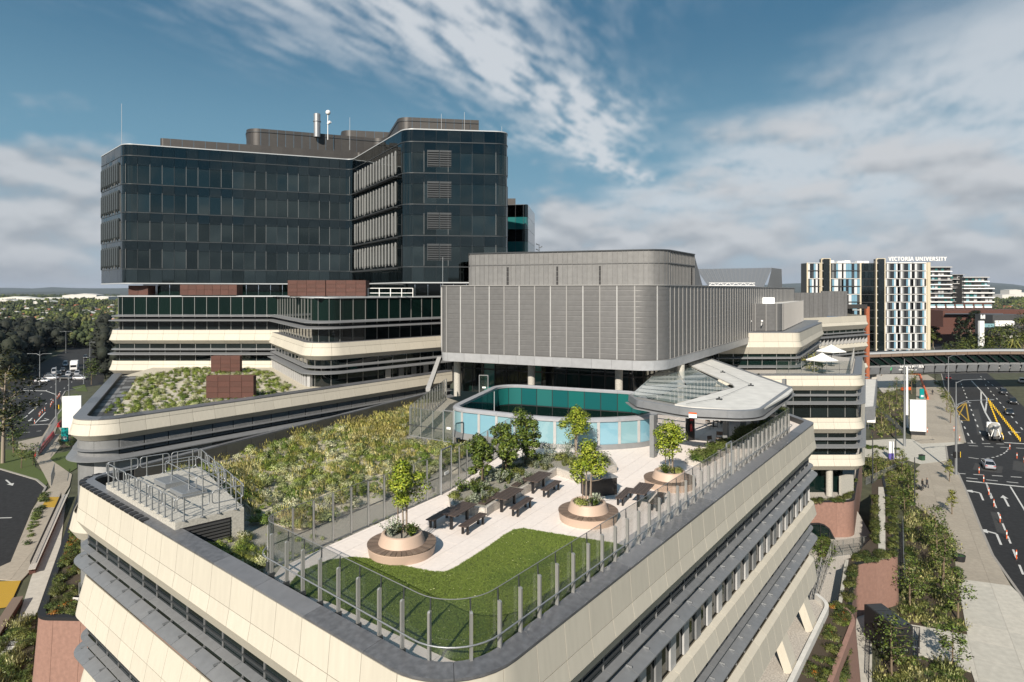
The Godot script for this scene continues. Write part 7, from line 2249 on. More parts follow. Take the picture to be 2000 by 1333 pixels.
# ---------------------------------------------------------------- poles, signs, cones
func lamp_post(label: String, o: Vector3, high: float, arms: Array, m: Material, signal_ := false) -> void:     # an arm: [height, reach along x, reach along z, rise, lamp]
	var t := thing("street_lamp" if not signal_ else "signal_mast", label, "street lamp" if not signal_ else "signal mast", o)
	var b := MB.new()
	b.tube([Vector3.ZERO, Vector3(0, high * 0.5, 0), Vector3(0, high, 0)], [high * 0.012 + 0.03, high * 0.009 + 0.02, 0.06], 10)
	b.abox(Vector3.ZERO, Vector3(0.4, 0.05, 0.4))
	part_mesh("pole", b.mesh(), m, t)
	for a in arms:
		var c := MB.new()
		var s := Vector3(0, a[0], 0); var e := s + Vector3(a[1], a[3], a[2])
		c.tube([s, s.lerp(e, 0.3) + Vector3(0, a[3] * 0.35 + 0.15, 0), e], [0.07, 0.06, 0.045], 7)
		part_mesh("arm", c.mesh(), m, t)
		var l := MB.new()
		if a[4] == 1:
			l.box(e + Vector3(a[1], 0, a[2]).normalized() * 0.3, Vector3(a[1], 0, a[2]).normalized() * 0.4, Vector3(0, 0.06, 0), Vector3(-a[2], 0, a[1]).normalized() * 0.14)
			part_mesh("lamp_head", l.mesh(), M.galvanised, t)
		else:
			signal_head(l, e + Vector3(0, -0.5, 0))
			part_mesh("signal_head", l.mesh(), M.black, t)
	if signal_:
		for k in 2:
			var l := MB.new()
			signal_head(l, Vector3([-0.35, 0.35][k], 3.6, 0.1))
			part_mesh("signal_head", l.mesh(), M.black, t)
		var y := MB.new(); y.box(Vector3(0.55, 3.6, 0.0), Vector3(0.2, 0, 0), Vector3(0, 0.5, 0), Vector3(0, 0, 0.08))
		part_mesh("signal_back", y.mesh(), M.yellow, t)

func signal_head(b: MB, o: Vector3) -> void:
	b.box(o, Vector3(0.2, 0, 0), Vector3(0, 0.55, 0), Vector3(0, 0, 0.12))
	for i in 3: b.tube([o + Vector3(0, 0.34 - i * 0.34, 0.1), o + Vector3(0, 0.34 - i * 0.34, 0.3)], [0.13], 8)

func build_street_things() -> void:
	lamp_post("tall silver lamp post with two long arms at the crossing on the right", at(1868, 929), 16.2, [[16.0, 4.6, -1.0, 0.5, 1], [12.2, 6.3, -0.6, 0.8, 1], [11.6, 2.2, -0.4, 0.9, 1]], M.galvanised, true)
	lamp_post("slim silver lamp post with one long arm before the footbridge", at(1853, 781), 12.6, [[12.4, 5.2, -1.5, 0.6, 1]], M.galvanised)
	lamp_post("dark slender lamp post in the planting left of the crossing", at(1705, 946), 8.6, [], M.mullion)
	lamp_post("dark slender lamp post right of the blank white panel's planting", at(1750, 905), 8.0, [], M.mullion)
	lamp_post("tall pale post beside the flagpole, foot near the crossing", at(1767, 873), 18.0, [], M.galvanised)
	lamp_post("dark slender post at the edge of the beige footpath, near the people", at(1787, 985), 7.0, [], M.mullion)
	lamp_post("silver signal mast with a long arm to the left on the left road", at(109, 824), 13.5, [[6.6, -7.5, 1.0, 1.2, 0]], M.galvanised, true)
	lamp_post("silver lamp post right of the signal mast on the left road", at(134, 795), 9.5, [[9.4, 0.9, 0, 0.1, 1]], M.galvanised)
	lamp_post("tall lamp post on the median of the left road", at(77, 752), 11.5, [[10.0, -3.5, 0, 0.6, 1], [10.0, 3.5, 0, 0.6, 1]], M.galvanised)
	lamp_post("lamp post beyond the box truck on the left road", at(175, 722), 11.0, [[10.8, 1.4, 0, 0.3, 1]], M.galvanised)
	lamp_post("farther lamp post among the dark trees on the left", at(128, 690), 11.0, [[10.8, -2.4, 0, 0.3, 1], [10.8, 2.4, 0, 0.3, 1]], M.galvanised)
	lamp_post("lamp post above the queue on the left, nearest the bus shelter", at(163, 750), 9.0, [[8.8, 1.0, 0, 0.2, 1]], M.galvanised)
	var fl := thing("flagpole", "thick white flagpole left of the blank white panel", "flagpole", at(1772, 836))
	var fb := MB.new(); fb.tube([Vector3.ZERO, Vector3(0, 7, 0), Vector3(0, 14.2, 0)], [0.32, 0.28, 0.2], 12)
	part_mesh("pole", fb.mesh(), M.white, fl)
	var fc := MB.new(); fc.lathe(Vector3.ZERO, [Vector2(0.5, 0), Vector2(0.45, 0.2), Vector2(0.32, 0.22)], 14)
	part_mesh("base_collar", fc.mesh(), M.galvanised, fl)
	for i in 3:
		var o := at(1872 + i * 12, 684 - (3 if i == 0 else 0), 0.0)
		var t := thing("utility_pole", "timber utility pole with crossarms beyond the footbridge, %s from the left" % ordinal(i), "utility pole", o, 0.0, "timber utility poles beyond the footbridge")
		var b := MB.new(); b.tube([Vector3.ZERO, Vector3(0, 11, 0)], [0.2, 0.14], 8)
		part_mesh("pole", b.mesh(), M.pale_bark, t)
		for h in [10.4, 8.6]:
			var c := MB.new(); c.bar(Vector3(-1.3, h, 0.15), Vector3(1.3, h, 0.15), 0.14, 0.14)
			for s in [-1.1, -0.5, 0.5, 1.1]: c.tube([Vector3(s, h, 0.15), Vector3(s, h + 0.25, 0.15)], [0.05], 6)
			part_mesh("crossarm", c.mesh(), M.pale_bark, t)
	# panels and signs
	var pn := thing("sign_pylon", "tall blank white panel on a dark base beside the crossing", "sign", at(1793, 851), -0.25)
	var p0 := MB.new(); p0.bevel(Vector3(0, 0.95, 0), Vector3(3.15, 6.9, 0.55), 0.0, 0.03)
	part_mesh("panel", p0.mesh(), M.white, pn)
	var p1 := MB.new(); p1.abox(Vector3.ZERO, Vector3(2.9, 0.95, 0.5))
	part_mesh("base", p1.mesh(), M.black, pn)
	var wl := thing("blank_sign", "blank white panel on the left, behind the corner of the roof garden wing", "sign", at(140, 852), 0.3)
	var w0 := MB.new(); w0.bevel(Vector3(0, 0.4, 0), Vector3(3.6, 8.4, 0.5), 0.0, 0.03)
	part_mesh("panel", w0.mesh(), M.white, wl)
	var w1 := MB.new(); w1.abox(Vector3.ZERO, Vector3(3.2, 0.4, 0.4))
	part_mesh("base", w1.mesh(), M.black, wl)
	for s in [[126, 864, "teal sign board beside the winding path on the left"], [1801, 780, "teal sign board on the beige path beyond the blank white panel"]]:
		var t := thing("sign_board", s[2], "sign", at(s[0], s[1]), 0.1)
		var b := MB.new(); b.bevel(Vector3(0, 0.15, 0), Vector3(1.3, 2.9, 0.25), 0.0, 0.03)
		part_mesh("board", b.mesh(), M.teal_sign, t)
		var c := MB.new(); c.box(Vector3(0, 0.9, 0.14), Vector3(0.4, 0, 0), Vector3(0, 0.28, 0), Vector3(0, 0, 0.01))
		part_mesh("notice", c.mesh(), M.white, t)
		var d := MB.new(); d.abox(Vector3.ZERO, Vector3(1.1, 0.15, 0.2))
		part_mesh("base", d.mesh(), M.black, t)
	var sq := thing("sign_board", "square white board in the planting below the link canopy", "sign", at(1702, 838), -0.2)
	var s0 := MB.new(); s0.box(Vector3(0, 2.2, 0), Vector3(0.9, 0, 0), Vector3(0, 0.75, 0), Vector3(0, 0, 0.04))
	part_mesh("board", s0.mesh(), M.white, sq)
	for k in [-0.6, 0.6]:
		var s1 := MB.new(); s1.tube([Vector3(k, 0, -0.06), Vector3(k, 2.4, -0.06)], [0.05], 6)
		part_mesh("leg", s1.mesh(), M.galvanised, sq)
	var tot := thing("sign_totem", "slim white and purple totem at the driveway crossing", "sign", at(1741, 898))
	var t0 := MB.new(); t0.bevel(Vector3(0, 1.2, 0), Vector3(0.9, 2.2, 0.25), 0.0, 0.03)
	part_mesh("upper_panel", t0.mesh(), M.white, tot)
	var t1 := MB.new(); t1.abox(Vector3.ZERO, Vector3(0.9, 1.2, 0.25))
	part_mesh("lower_panel", t1.mesh(), paint(0.1, 0.08, 0.3, 0.5), tot)
	var rs := thing("notice_sign", "red notice board on a post by the black railings, lower right", "sign", at(1776, 1262))
	var r0 := MB.new(); r0.box(Vector3(0, 1.1, 0), Vector3(0.3, 0, 0), Vector3(0, 0.36, 0), Vector3(0, 0, 0.03))
	part_mesh("board", r0.mesh(), M.red, rs)
	var r1 := MB.new(); r1.bar(Vector3(-0.2, 0, 0), Vector3(-0.2, 1.0, 0), 0.06, 0.06); r1.bar(Vector3(0.2, 0, 0), Vector3(0.2, 1.0, 0), 0.06, 0.06)
	part_mesh("leg", r1.mesh(), M.yellow, rs)
	var bin := thing("waste_bin", "dark green waste bin by the blue post at the crossing", "bin", at(1801, 900))
	var b0 := MB.new(); b0.bevel(Vector3.ZERO, Vector3(0.75, 1.0, 0.75), 0.2, 0.04)
	part_mesh("body", b0.mesh(), paint(0.02, 0.06, 0.03, 0.5), bin)
	var b1 := MB.new(); b1.bevel(Vector3(0, 1.0, 0), Vector3(0.82, 0.1, 0.82), 0.2, 0.04)
	part_mesh("lid", b1.mesh(), M.black, bin)
	var tb := thing("planter_tub", "black round tub lying at the edge of the beige footpath", "tub", at(1875, 1098), 0.4)
	var u0 := MB.new(); u0.lathe(Vector3.ZERO, [Vector2(0.5, 0), Vector2(0.62, 0.8), Vector2(0.55, 0.8), Vector2(0.45, 0.1)], 14)
	part_mesh("shell", u0.mesh(), M.black, tb)
	var u1 := MB.new(); u1.lathe(Vector3(0, 0.72, 0), [Vector2(0.56, 0), Vector2(0.01, 0.06)], 14)
	part_mesh("soil", u1.mesh(), paint(0.02, 0.06, 0.02, 0.9), tb)
	# booth and railings at the lower right
	var bo := thing("service_booth", "black steel service booth beside the ramp, lower right", "booth", Vector3(33.6, 0.05, -57.2), 0.1)
	var k0 := MB.new(); k0.bevel(Vector3.ZERO, Vector3(1.7, 3.0, 4.0), 0.0, 0.05)
	part_mesh("body", k0.mesh(), M.black, bo)
	for i in 3:
		var k1 := MB.new(); k1.bevel(Vector3(0, 3.0, -1.3 + i * 1.3), Vector3(1.5, 0.04, 1.15), 0.0, 0.01)
		part_mesh("roof_sheet", k1.mesh(), M.mullion, bo)
	railing("black railing before the service booth", [at(1718, 1268), at(1800, 1280)], 1.2, 0.14, M.black)
	railing("black railing along the pale path behind the red notice board", [at(1752, 1245), at(1797, 1252), at(1792, 1300)], 1.2, 0.14, M.black)
	railing("grey railing along the near edge of the pale path", [at(1722, 1277), at(1800, 1292)], 1.1, 0.5, M.galvanised)
	railing("black curved railing at the foot of the curved terracotta wall", [at(1706, 1190), at(1720, 1176), at(1738, 1168), at(1755, 1164)], 1.2, 0.4, M.black)
	railing("pale railing along the dark lane beside the podium, left side", [at(1752, 1150), at(1750, 1080), at(1752, 1025)], 1.1, 0.8, M.galvanised)
	railing("pale railing along the dark lane beside the podium, right side", [at(1768, 1150), at(1765, 1085), at(1764, 1025)], 1.1, 0.8, M.galvanised)
	railing("dark railing down the middle of the ramp", [at(1699, 1262), at(1697, 1340)], 1.1, 0.5, M.black)
	railing("grey railing through the planting left of the crossing", [at(1692, 948), at(1760, 915), at(1768, 905)], 1.2, 0.3, M.galvanised)
	railing("grey railing between planting and path below the blank white panel", [at(1712, 800), at(1768, 852)], 1.2, 0.3, M.galvanised)
	railing("black baluster railing on the low wall of the left footpath", [at(119, 978), at(58, 1116)], 1.1, 0.16, M.black)
	railing("mesh fence beside the winding path on the left", [at(70, 900), at(98, 848), at(112, 826)], 1.8, 0.5, M.galvanised)
	railing("grey mesh fence at the bend of the winding path on the left", [at(99, 950), at(106, 925)], 1.8, 0.4, M.galvanised)
	var lw := thing("low_wall", "low brown wall between the left footpath and the lower path", "wall", at(85, 1060))
	var l0 := MB.new()
	l0.bar(at(126, 976) + Vector3(0, 0.3, 0), at(62, 1122) + Vector3(0, 0.3, 0), 0.6, 0.6)
	part("wall", l0, M.brick, lw)
	var l1 := MB.new()
	l1.bar(at(127, 975) + Vector3(0, 0.64, 0), at(61, 1124) + Vector3(0, 0.64, 0), 0.7, 0.07)
	part("cap", l1, M.concrete, lw)
	var lv := thing("low_wall", "low brown wall at the left edge, below the yellow tactile pad", "wall", at(15, 1210))
	var l2 := MB.new()
	l2.bar(at(34, 1180) + Vector3(0, 0.3, 0), at(-12, 1252) + Vector3(0, 0.3, 0), 0.8, 0.6)
	part("wall", l2, M.brick, lv)
	var l3 := MB.new()
	l3.bar(at(34.5, 1179) + Vector3(0, 0.64, 0), at(-12, 1253) + Vector3(0, 0.64, 0), 0.9, 0.07)
	part("cap", l3, M.plank[2], lv)
	for i in 6:
		var b := MB.new()
		b.bevel(at(28 - i * 4.5, 1230 + i * 9.6), Vector3(1.5, 0.12, 0.55), 0.1, 0.02)
		single("stepping_stone", b, M.white_roof, "pale stepping stone in the lower left planting, %s from the top" % ordinal(i), "stepping stone", "stepping stones in the lower left planting")
	# bollards
	var proto: Node3D
	var k := 0
	for p in [[1913, 926], [1922, 943], [1932, 968], [1942, 991], [1954, 1022], [1967, 1054], [1986, 1094], [1973, 879], [1987, 897], [1812, 846], [1875, 862], [1864, 843], [2001, 905]]:
		var label := "orange and white bollard on the road, %s counted from the silver car towards us" % ordinal(k) if k < 7 else "orange bollard %s" % ["right of the silver car, beyond it", "right of the silver car, level with it", "on the footpath right of the blank white panel", "at the kerb nose left of the mixer truck", "at the kerb nose left of the mixer truck, the farther", "at the right edge of the junction"][k - 7]
		if proto == null:
			proto = thing("road_bollard", label, "bollard", at(p[0], p[1]), 0.0, "orange road bollards")
			var b := MB.new(); b.lathe(Vector3.ZERO, [Vector2(0.06, 0.05), Vector2(0.06, 1.15), Vector2(0.0, 1.2)], 10)
			part_mesh("post", b.mesh(), M.orange, proto)
			var c := MB.new(); c.lathe(Vector3(0, 0.62, 0), [Vector2(0.066, 0), Vector2(0.066, 0.34)], 10)
			part_mesh("reflective_band", c.mesh(), M.white, proto)
			var d := MB.new(); d.lathe(Vector3.ZERO, [Vector2(0.22, 0), Vector2(0.2, 0.07), Vector2(0.06, 0.09)], 10)
			part_mesh("base", d.mesh(), M.black, proto)
		else: copy(proto, label, at(p[0], p[1]))
		k += 1
	k = 0
	for p in [[67, 829], [76, 815], [78, 812], [82, 808], [87, 804], [98, 796], [100, 792], [103, 788], [111, 780], [114, 777], [116, 775]]:
		copy(proto, "red and white bollard on the left road, %s from the stop line" % ordinal(k), at(p[0], p[1]), 0.0, Vector3.ONE, "bollards on the left road")
		k += 1
	var yb: Node3D
	for r in [[[1931, 785], [1960, 860], 18, "left"], [[1935, 790], [1993, 864], 22, "right"]]:
		for i in r[2]:
			var f: float = float(i) / (r[2] - 1)
			var o := at(lerpf(r[0][0], r[1][0], f), lerpf(r[0][1], r[1][1], f))
			var label := "yellow separator post, %s row beside the mixer truck, %s from the far end" % [r[3], ordinal(i)]
			if yb == null:
				yb = thing("separator_post", label, "separator post", o, 0.0, "yellow lane separator posts")
				var b := MB.new(); b.lathe(Vector3(0, 0.15, 0), [Vector2(0.1, 0), Vector2(0.1, 0.8), Vector2(0.0, 0.85)], 8)
				part_mesh("post", b.mesh(), M.yellow, yb)
				var c := MB.new(); c.bevel(Vector3.ZERO, Vector3(0.35, 0.16, 1.2), 0.5, 0.04)
				part_mesh("base", c.mesh(), M.black, yb)
			else: copy(yb, label, o)
	# plastic barriers
	k = 0
	for r in [[[1775, 731], [1797, 732], 5, M.orange, "row below the footbridge"], [[1797, 733], [1813, 782], 9, M.orange, "row along the beige path"], [[1761, 763], [1779, 762], 4, M.orange, "stack beside the flagpole"], [[70, 893], [104, 851], 9, M.red, "row beside the winding path on the left"], [[113, 835], [126, 824], 4, M.red, "short row before the blank panel on the left"]]:
		for i in r[2]:
			var a: Vector3 = at(r[0][0], r[0][1]).lerp(at(r[1][0], r[1][1]), float(i) / r[2]); var z: Vector3 = at(r[0][0], r[0][1]).lerp(at(r[1][0], r[1][1]), (i + 0.94) / r[2])
			var t := thing("water_barrier", "plastic water filled barrier, %s of the %s" % [ordinal(i), r[4]], "barrier", a.lerp(z, 0.5), atan2(z.x - a.x, z.z - a.z), "plastic barriers, " + r[4])
			var l := a.distance_to(z)
			var b := MB.new(); b.bevel(Vector3.ZERO, Vector3(0.6, 0.45, l), 0.0, 0.1)
			part_mesh("foot", b.mesh(), r[3], t)
			var c := MB.new(); c.bevel(Vector3(0, 0.45, 0), Vector3(0.34, 0.5, l), 0.0, 0.06)
			part_mesh("upper_shell", c.mesh(), r[3], t)
		k += 1
	var bs := thing("bus_shelter", "pale bus shelter with a flat roof beside the left road", "shelter", at(192, 733))
	var q0 := MB.new(); q0.bevel(Vector3(0, 2.5, 0), Vector3(5.0, 0.15, 1.8), 0.0, 0.03)
	part_mesh("roof", q0.mesh(), M.white, bs)
	for s in [-2.2, 2.2]:
		var q1 := MB.new(); q1.bar(Vector3(s, 0, -0.6), Vector3(s, 2.5, -0.6), 0.1, 0.1)
		part_mesh("post", q1.mesh(), M.galvanised, bs)
	var q2 := MB.new(); q2.bar(Vector3(-2.2, 1.3, -0.7), Vector3(2.2, 1.3, -0.7), 0.03, 1.9)
	part_mesh("rear_pane", q2.mesh(), M.glass[0], bs)
	person("person in dark clothes walking on the beige footpath beside a stroller", at(1811, 955), 0.4, Color(0.03, 0.03, 0.035), Color(0.02, 0.02, 0.03))
	person("person in black leaning over the stroller on the beige footpath", at(1802, 957), 1.2, Color(0.012, 0.012, 0.014), Color(0.02, 0.02, 0.025))
	person("person in dark clothes beyond the barriers on the beige path", at(1822, 772), 2.6, Color(0.02, 0.02, 0.03), Color(0.02, 0.02, 0.02))
	var pr := thing("stroller", "black stroller beside the people on the beige footpath", "stroller", at(1797, 959), 0.6)
	var m0 := MB.new(); m0.bevel(Vector3(0, 0.35, 0), Vector3(0.45, 0.3, 0.7), 0.0, 0.08); m0.bar(Vector3(0, 0.5, -0.3), Vector3(0, 1.05, -0.75), 0.4, 0.03)
	part_mesh("seat", m0.mesh(), M.black, pr)
	for s in [[-0.24, -0.3], [0.24, -0.3], [-0.24, 0.32], [0.24, 0.32]]:
		var m1 := MB.new(); m1.tube([Vector3(s[0] - 0.02, 0.13, s[1]), Vector3(s[0] + 0.02, 0.13, s[1])], [0.13], 10)
		part_mesh("wheel", m1.mesh(), M.tyre, pr)

func railing(label: String, pts: Array, high: float, step: float, m: Material) -> void:
	var t := thing("railing", label, "railing", pts[0])
	for i in pts.size() - 1:
		var a: Vector3 = pts[i]; var z: Vector3 = pts[i + 1]
		for h in [0.12, high]:
			var b := MB.new(); b.bar(a + Vector3(0, h, 0), z + Vector3(0, h, 0), 0.05, 0.05)
			part("rail", b, m, t)
		var k := maxi(1, int(a.distance_to(z) / step))
		for j in mini(k, 120):
			var b := MB.new()
			var p := a.lerp(z, float(j) / mini(k, 120))
			b.bar(p, p + Vector3(0, high, 0), 0.035, 0.035)
			part("baluster", b, m, t)

func person(label: String, o: Vector3, turn: float, coat: Color, legs: Color) -> void:
	var t := thing("person", label, "person", o, turn)
	var b := MB.new()
	b.col = legs
	for s in [-1, 1]:
		b.tube([Vector3(s * 0.1, 0.03, 0.2 * s + 0.1), Vector3(s * 0.1, 0.06, 0.2 * s), Vector3(s * 0.1, 0.48, 0.12 * s + 0.04), Vector3(s * 0.085, 0.9, 0.0), Vector3(s * 0.05, 1.0, 0)], [0.05, 0.06, 0.065, 0.095, 0.1], 10)
	b.col = coat
	b.tube([Vector3(0, 0.86, 0), Vector3(0, 1.0, 0), Vector3(0, 1.2, 0.01), Vector3(0, 1.38, 0.0), Vector3(0, 1.46, 0), Vector3(0, 1.52, 0.01)], [0.15, 0.165, 0.16, 0.175, 0.11, 0.055], 12)
	for s in [-1, 1]:
		b.tube([Vector3(s * 0.13, 1.4, 0), Vector3(s * 0.2, 1.36, 0), Vector3(s * 0.24, 1.12, -0.05 * s), Vector3(s * 0.22, 0.88, 0.08 - 0.1 * s)], [0.06, 0.06, 0.048, 0.036], 8)
	b.col = Color(0.4, 0.24, 0.17)
	b.tube([Vector3(0, 1.48, 0.01), Vector3(0, 1.55, 0.015)], [0.05], 8)
	b.blob(Vector3(0, 1.64, 0.02), Vector3(0.078, 0.11, 0.095), 0.0, 1)
	for s in [-1, 1]: b.blob(Vector3(s * 0.22, 0.83, 0.09 - 0.1 * s), Vector3(0.03, 0.06, 0.035), 0.0, 2, 4, 6)
	var m := paint(1, 1, 1, 0.8); m.vertex_color_use_as_albedo = true
	part_mesh("body", b.mesh(), m, t)
	var h := MB.new()
	h.blob(Vector3(0, 1.67, -0.005), Vector3(0.088, 0.1, 0.1), 0.15, 5)
	part_mesh("hair", h.mesh(), M.leg, t)

# ---------------------------------------------------------------- planting on the ground, trees, the suburb
func build_landscape() -> void:
	var kinds := [tuft(50, 0.7, 0.55, 0.012, Color(1.3, 1.25, 1.0)), mound(0.45, 260, 0.07), tuft(44, 0.45, 0.5, 0.014), mound(0.55, 240, 0.08)]
	var tones := [[Color(0.32, 0.31, 0.11), Color(0.4, 0.38, 0.18), Color(0.2, 0.23, 0.07)], [Color(0.07, 0.11, 0.02), Color(0.1, 0.15, 0.03), Color(0.14, 0.18, 0.045)], [Color(0.15, 0.19, 0.04), Color(0.2, 0.23, 0.06)], [Color(0.06, 0.09, 0.02), Color(0.1, 0.13, 0.028), Color(0.17, 0.18, 0.05)]]
	var beds := [[[[1770, 1004], [1800, 1000], [1815, 1008], [1853, 1045], [1865, 1083], [1869, 1133], [1876, 1166], [1890, 1240], [1850, 1234], [1799, 1225], [1756, 1216], [1766, 1160], [1772, 1100]], 440, [1, 0, 3, 0, 2, 1], "mixed shrubs and grasses of the long bed beside the beige footpath"],
		[[[1724, 1280], [1811, 1289], [1898, 1318], [1912, 1360], [1890, 1420], [1705, 1420]], 300, [1, 0, 3, 1], "shrubs of the bed at the lower right corner"],
		[[[1692, 900], [1745, 903], [1790, 922], [1786, 990], [1768, 1003], [1752, 945], [1690, 935]], 420, [1, 2, 0, 2, 3], "mixed planting left of the crossing"],
		[[[1700, 858], [1768, 850], [1782, 800], [1768, 772], [1716, 766], [1708, 800]], 420, [1, 2, 0, 3], "mixed planting below the blank white panel"],
		[[[1690, 872], [1755, 878], [1755, 882], [1690, 878]], 50, [2, 1], "low hedge in the driveway island"],
		[[[1822, 742], [1835, 746], [1851, 778], [1840, 781]], 60, [1, 2], "low planting between footpath and road beyond the crossing"],
		[[[33, 1220], [69, 1208], [66, 1260], [58, 1420], [-40, 1420], [-20, 1275]], 300, [1, 3, 2, 0], "shrubs of the lower left planting"],
		[[[124, 838], [150, 846], [147, 872], [118, 876], [112, 868]], 50, [1, 3, 1], "dark shrubs beside the teal sign on the left"],
		[[[84, 965], [100, 962], [50, 1075], [30, 1100]], 60, [3, 1], "dark hedge between the car park and the left footpath"]]
	var mulch := MB.new()
	for b in beds:
		var poly := flat_points(b[0], 0.0)
		var s := MB.new()
		s.prism(poly, 0.0, 0.06)
		ground("planting_soil", s, M.soil)
		scatter("bed_planting", b[3], kinds, M.leaf, fill(poly, b[1], 0.05, 0.6, 1.4, b[2], 0.25, b[1]), tones)
	var hk := [mound(0.34, 170, 0.07), tuft(34, 0.4, 0.4, 0.012), mound(0.3, 150, 0.06)]
	for h in hedge_spots:
		var fl: bool = h.size() > 3
		scatter("hedge_planting", "orange flowering plants along a planted edge" if fl else "low green hedge plants along a podium edge", hk, M.leaf, fill(h[0], h[2], h[1], 0.7, 1.3, [0, 1, 2, 0] if fl else [0, 1, 0], 0.2, h[2]), [[Color(0.09, 0.115, 0.022), Color(0.13, 0.14, 0.035), Color(0.06, 0.085, 0.018)], [Color(0.14, 0.15, 0.04), Color(0.18, 0.17, 0.06)], [Color(0.14, 0.18, 0.03), Color(0.34, 0.13, 0.015), Color(0.1, 0.14, 0.03), Color(0.17, 0.19, 0.05)]])
	# young trees, each a thing
	var fresh := [Color(0.1, 0.13, 0.02), Color(0.14, 0.165, 0.03), Color(0.07, 0.1, 0.016), Color(0.2, 0.2, 0.05)]
	for r in [[1860, 1006, 3.6, 1.9, "yellowish street tree in the beige footpath, nearest of three"], [1855, 942, 3.7, 2.0, "yellowish street tree in the beige footpath, middle of three near the lamp post"], [1857, 827, 5.4, 2.6, "street tree beyond the crossing by the kerb, nearer of a close pair"], [1850, 806, 5.6, 2.8, "street tree beyond the crossing by the kerb, farther of a close pair"], [1827, 752, 7.5, 4.6, "green street tree between footpath and road, before the footbridge"]]:
		tree("street_tree", r[4], at(r[0], r[1], 0.05), r[2], r[3], r[2] * 0.3, 700, 0.11, [Color(0.2, 0.21, 0.03), Color(0.26, 0.26, 0.05), Color(0.13, 0.15, 0.02)] if r[1] > 800 else fresh, M.bark, 1, "", 1)
	for r in [[1861, 1309, 4.0, 2.6, "sapling with a thin round crown on the pale concrete, lower right"], [1831, 1090, 6.2, 3.2, "tall dark tree in the long bed beside the footpath, farthest"], [1842, 1148, 6.6, 4.0, "wide dark tree in the middle of the long bed"], [1872, 1212, 5.0, 3.0, "dark tree at the near end of the long bed"], [1778, 1190, 5.0, 4.4, "wide round dark bush tree behind the black booth"], [1742, 1330, 5.4, 3.6, "dark tree at the bottom of the lower right bed"], [1768, 1002, 3.6, 2.8, "small round tree at the head of the dark lane"], [1742, 985, 5.0, 2.6, "small tree at the near end of the planting left of the crossing"], [1775, 965, 4.2, 2.2, "thin tree at the edge of the beige footpath near the people"], [1712, 935, 4.6, 3.0, "small tree by the dark slender lamp post"], [1762, 930, 4.4, 2.2, "small tree right of the grey railing, left of the crossing"], [1722, 830, 5.5, 3.6, "small tree by the square white board"], [1738, 800, 6.0, 4.0, "tree in the planting below the link canopy, middle"], [1752, 782, 6.5, 4.4, "tree in the planting left of the flagpole"], [1781, 770, 7.5, 4.6, "tree right of the flagpole, behind the blank white panel"], [1786, 745, 8.0, 4.6, "dark tree under the footbridge, right of the flagpole"], [1722, 735, 6.5, 5.0, "yellow green tree under the left end of the footbridge"]]:
		tree("young_tree", r[4], at(r[0], r[1], 0.05), r[2], r[3], r[2] * 0.22, 900, 0.13, fresh if r[1] < 1000 and r[1] != 965 else DEEP + [Color(0.1, 0.115, 0.03)], M.bark, 1, "", 0)
	tree("court_tree", "dark small tree beside the lower court's glass fence", at(1601, 1135, 2.0), 3.4, 2.4, 1.2, 700, 0.1, DEEP, M.bark, 1, "", 2)
	tree("court_shrub", "round dark shrub before the arched terracotta opening", at(1606, 1088, 2.0), 2.2, 3.4, 0.2, 900, 0.09, DEEP, M.bark, 2, "", 2)
	tree("terrace_palm", "spiky yellow green bush on the far umbrella terrace", at(1592, 727, 21.3), 2.2, 3.0, 0.2, 700, 0.16, [Color(0.2, 0.2, 0.04), Color(0.28, 0.26, 0.07)], M.bark, 2, "", 2)
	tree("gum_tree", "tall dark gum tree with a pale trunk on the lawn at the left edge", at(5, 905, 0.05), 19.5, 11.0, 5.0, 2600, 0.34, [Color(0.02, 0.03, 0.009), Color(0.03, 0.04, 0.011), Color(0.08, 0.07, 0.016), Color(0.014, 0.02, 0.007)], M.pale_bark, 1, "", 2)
	tree("lawn_tree", "small dark tree at the right foot of the tall gum tree", at(26, 885, 0.05), 7.5, 5.5, 1.0, 900, 0.22, DEEP, M.bark, 1, "", 2)
	tree("lawn_tree", "sapling on the wide lawn left of the winding path", at(41, 915, 0.05), 4.6, 2.6, 1.2, 400, 0.14, fresh, M.bark, 1, "", 2)
	tree("lawn_tree", "dark shrub tree beside the mesh fence on the lawn", at(64, 909, 0.05), 4.0, 2.4, 0.3, 400, 0.14, DEEP, M.bark, 1, "", 2)
	tree("verge_tree", "bright green small tree at the right of the left junction", at(178, 752, 0.05), 8.5, 6.0, 1.5, 900, 0.24, [Color(0.06, 0.09, 0.012), Color(0.09, 0.12, 0.02)], M.bark, 1, "", 2)
	tree("verge_tree", "golden tree at the left edge before the dark belt", at(4, 765, 0.05), 7.0, 7.0, 1.0, 900, 0.26, [Color(0.14, 0.12, 0.02), Color(0.1, 0.1, 0.02)], M.bark, 1, "", 2)
	var fig := [Color(0.055, 0.075, 0.014), Color(0.08, 0.1, 0.02), Color(0.11, 0.12, 0.025)]
	for r in [[1955, 690, 300.0, 15.5, 17.0, "broad green fig tree beyond the footbridge on the right"], [2000, 690, 300.0, 20.0, 13.0, "tall green tree at the right edge beyond the footbridge"], [1905, 668, 330.0, 9.0, 12.0, "low yellow green tree before the white pylon"], [1905, 655, 345.0, 21.0, 9.0, "dark round pine behind the white pylon"], [1878, 660, 345.0, 17.0, 7.0, "dark tree left of the dark round pine"], [1884, 690, 280.0, 9.0, 14.0, "low hedge tree behind the utility poles"], [1922, 690, 275.0, 7.0, 10.0, "low hedge tree right of the utility poles"], [1823, 655, 360.0, 13.0, 7.0, "golden green tree at the corner of the university tower"], [1936, 610, 420.0, 16.0, 9.0, "dark tree at the right end of the flats"]]:
		var p := deep(r[0], r[1], r[2])
		var dark: bool = "dark" in r[5]
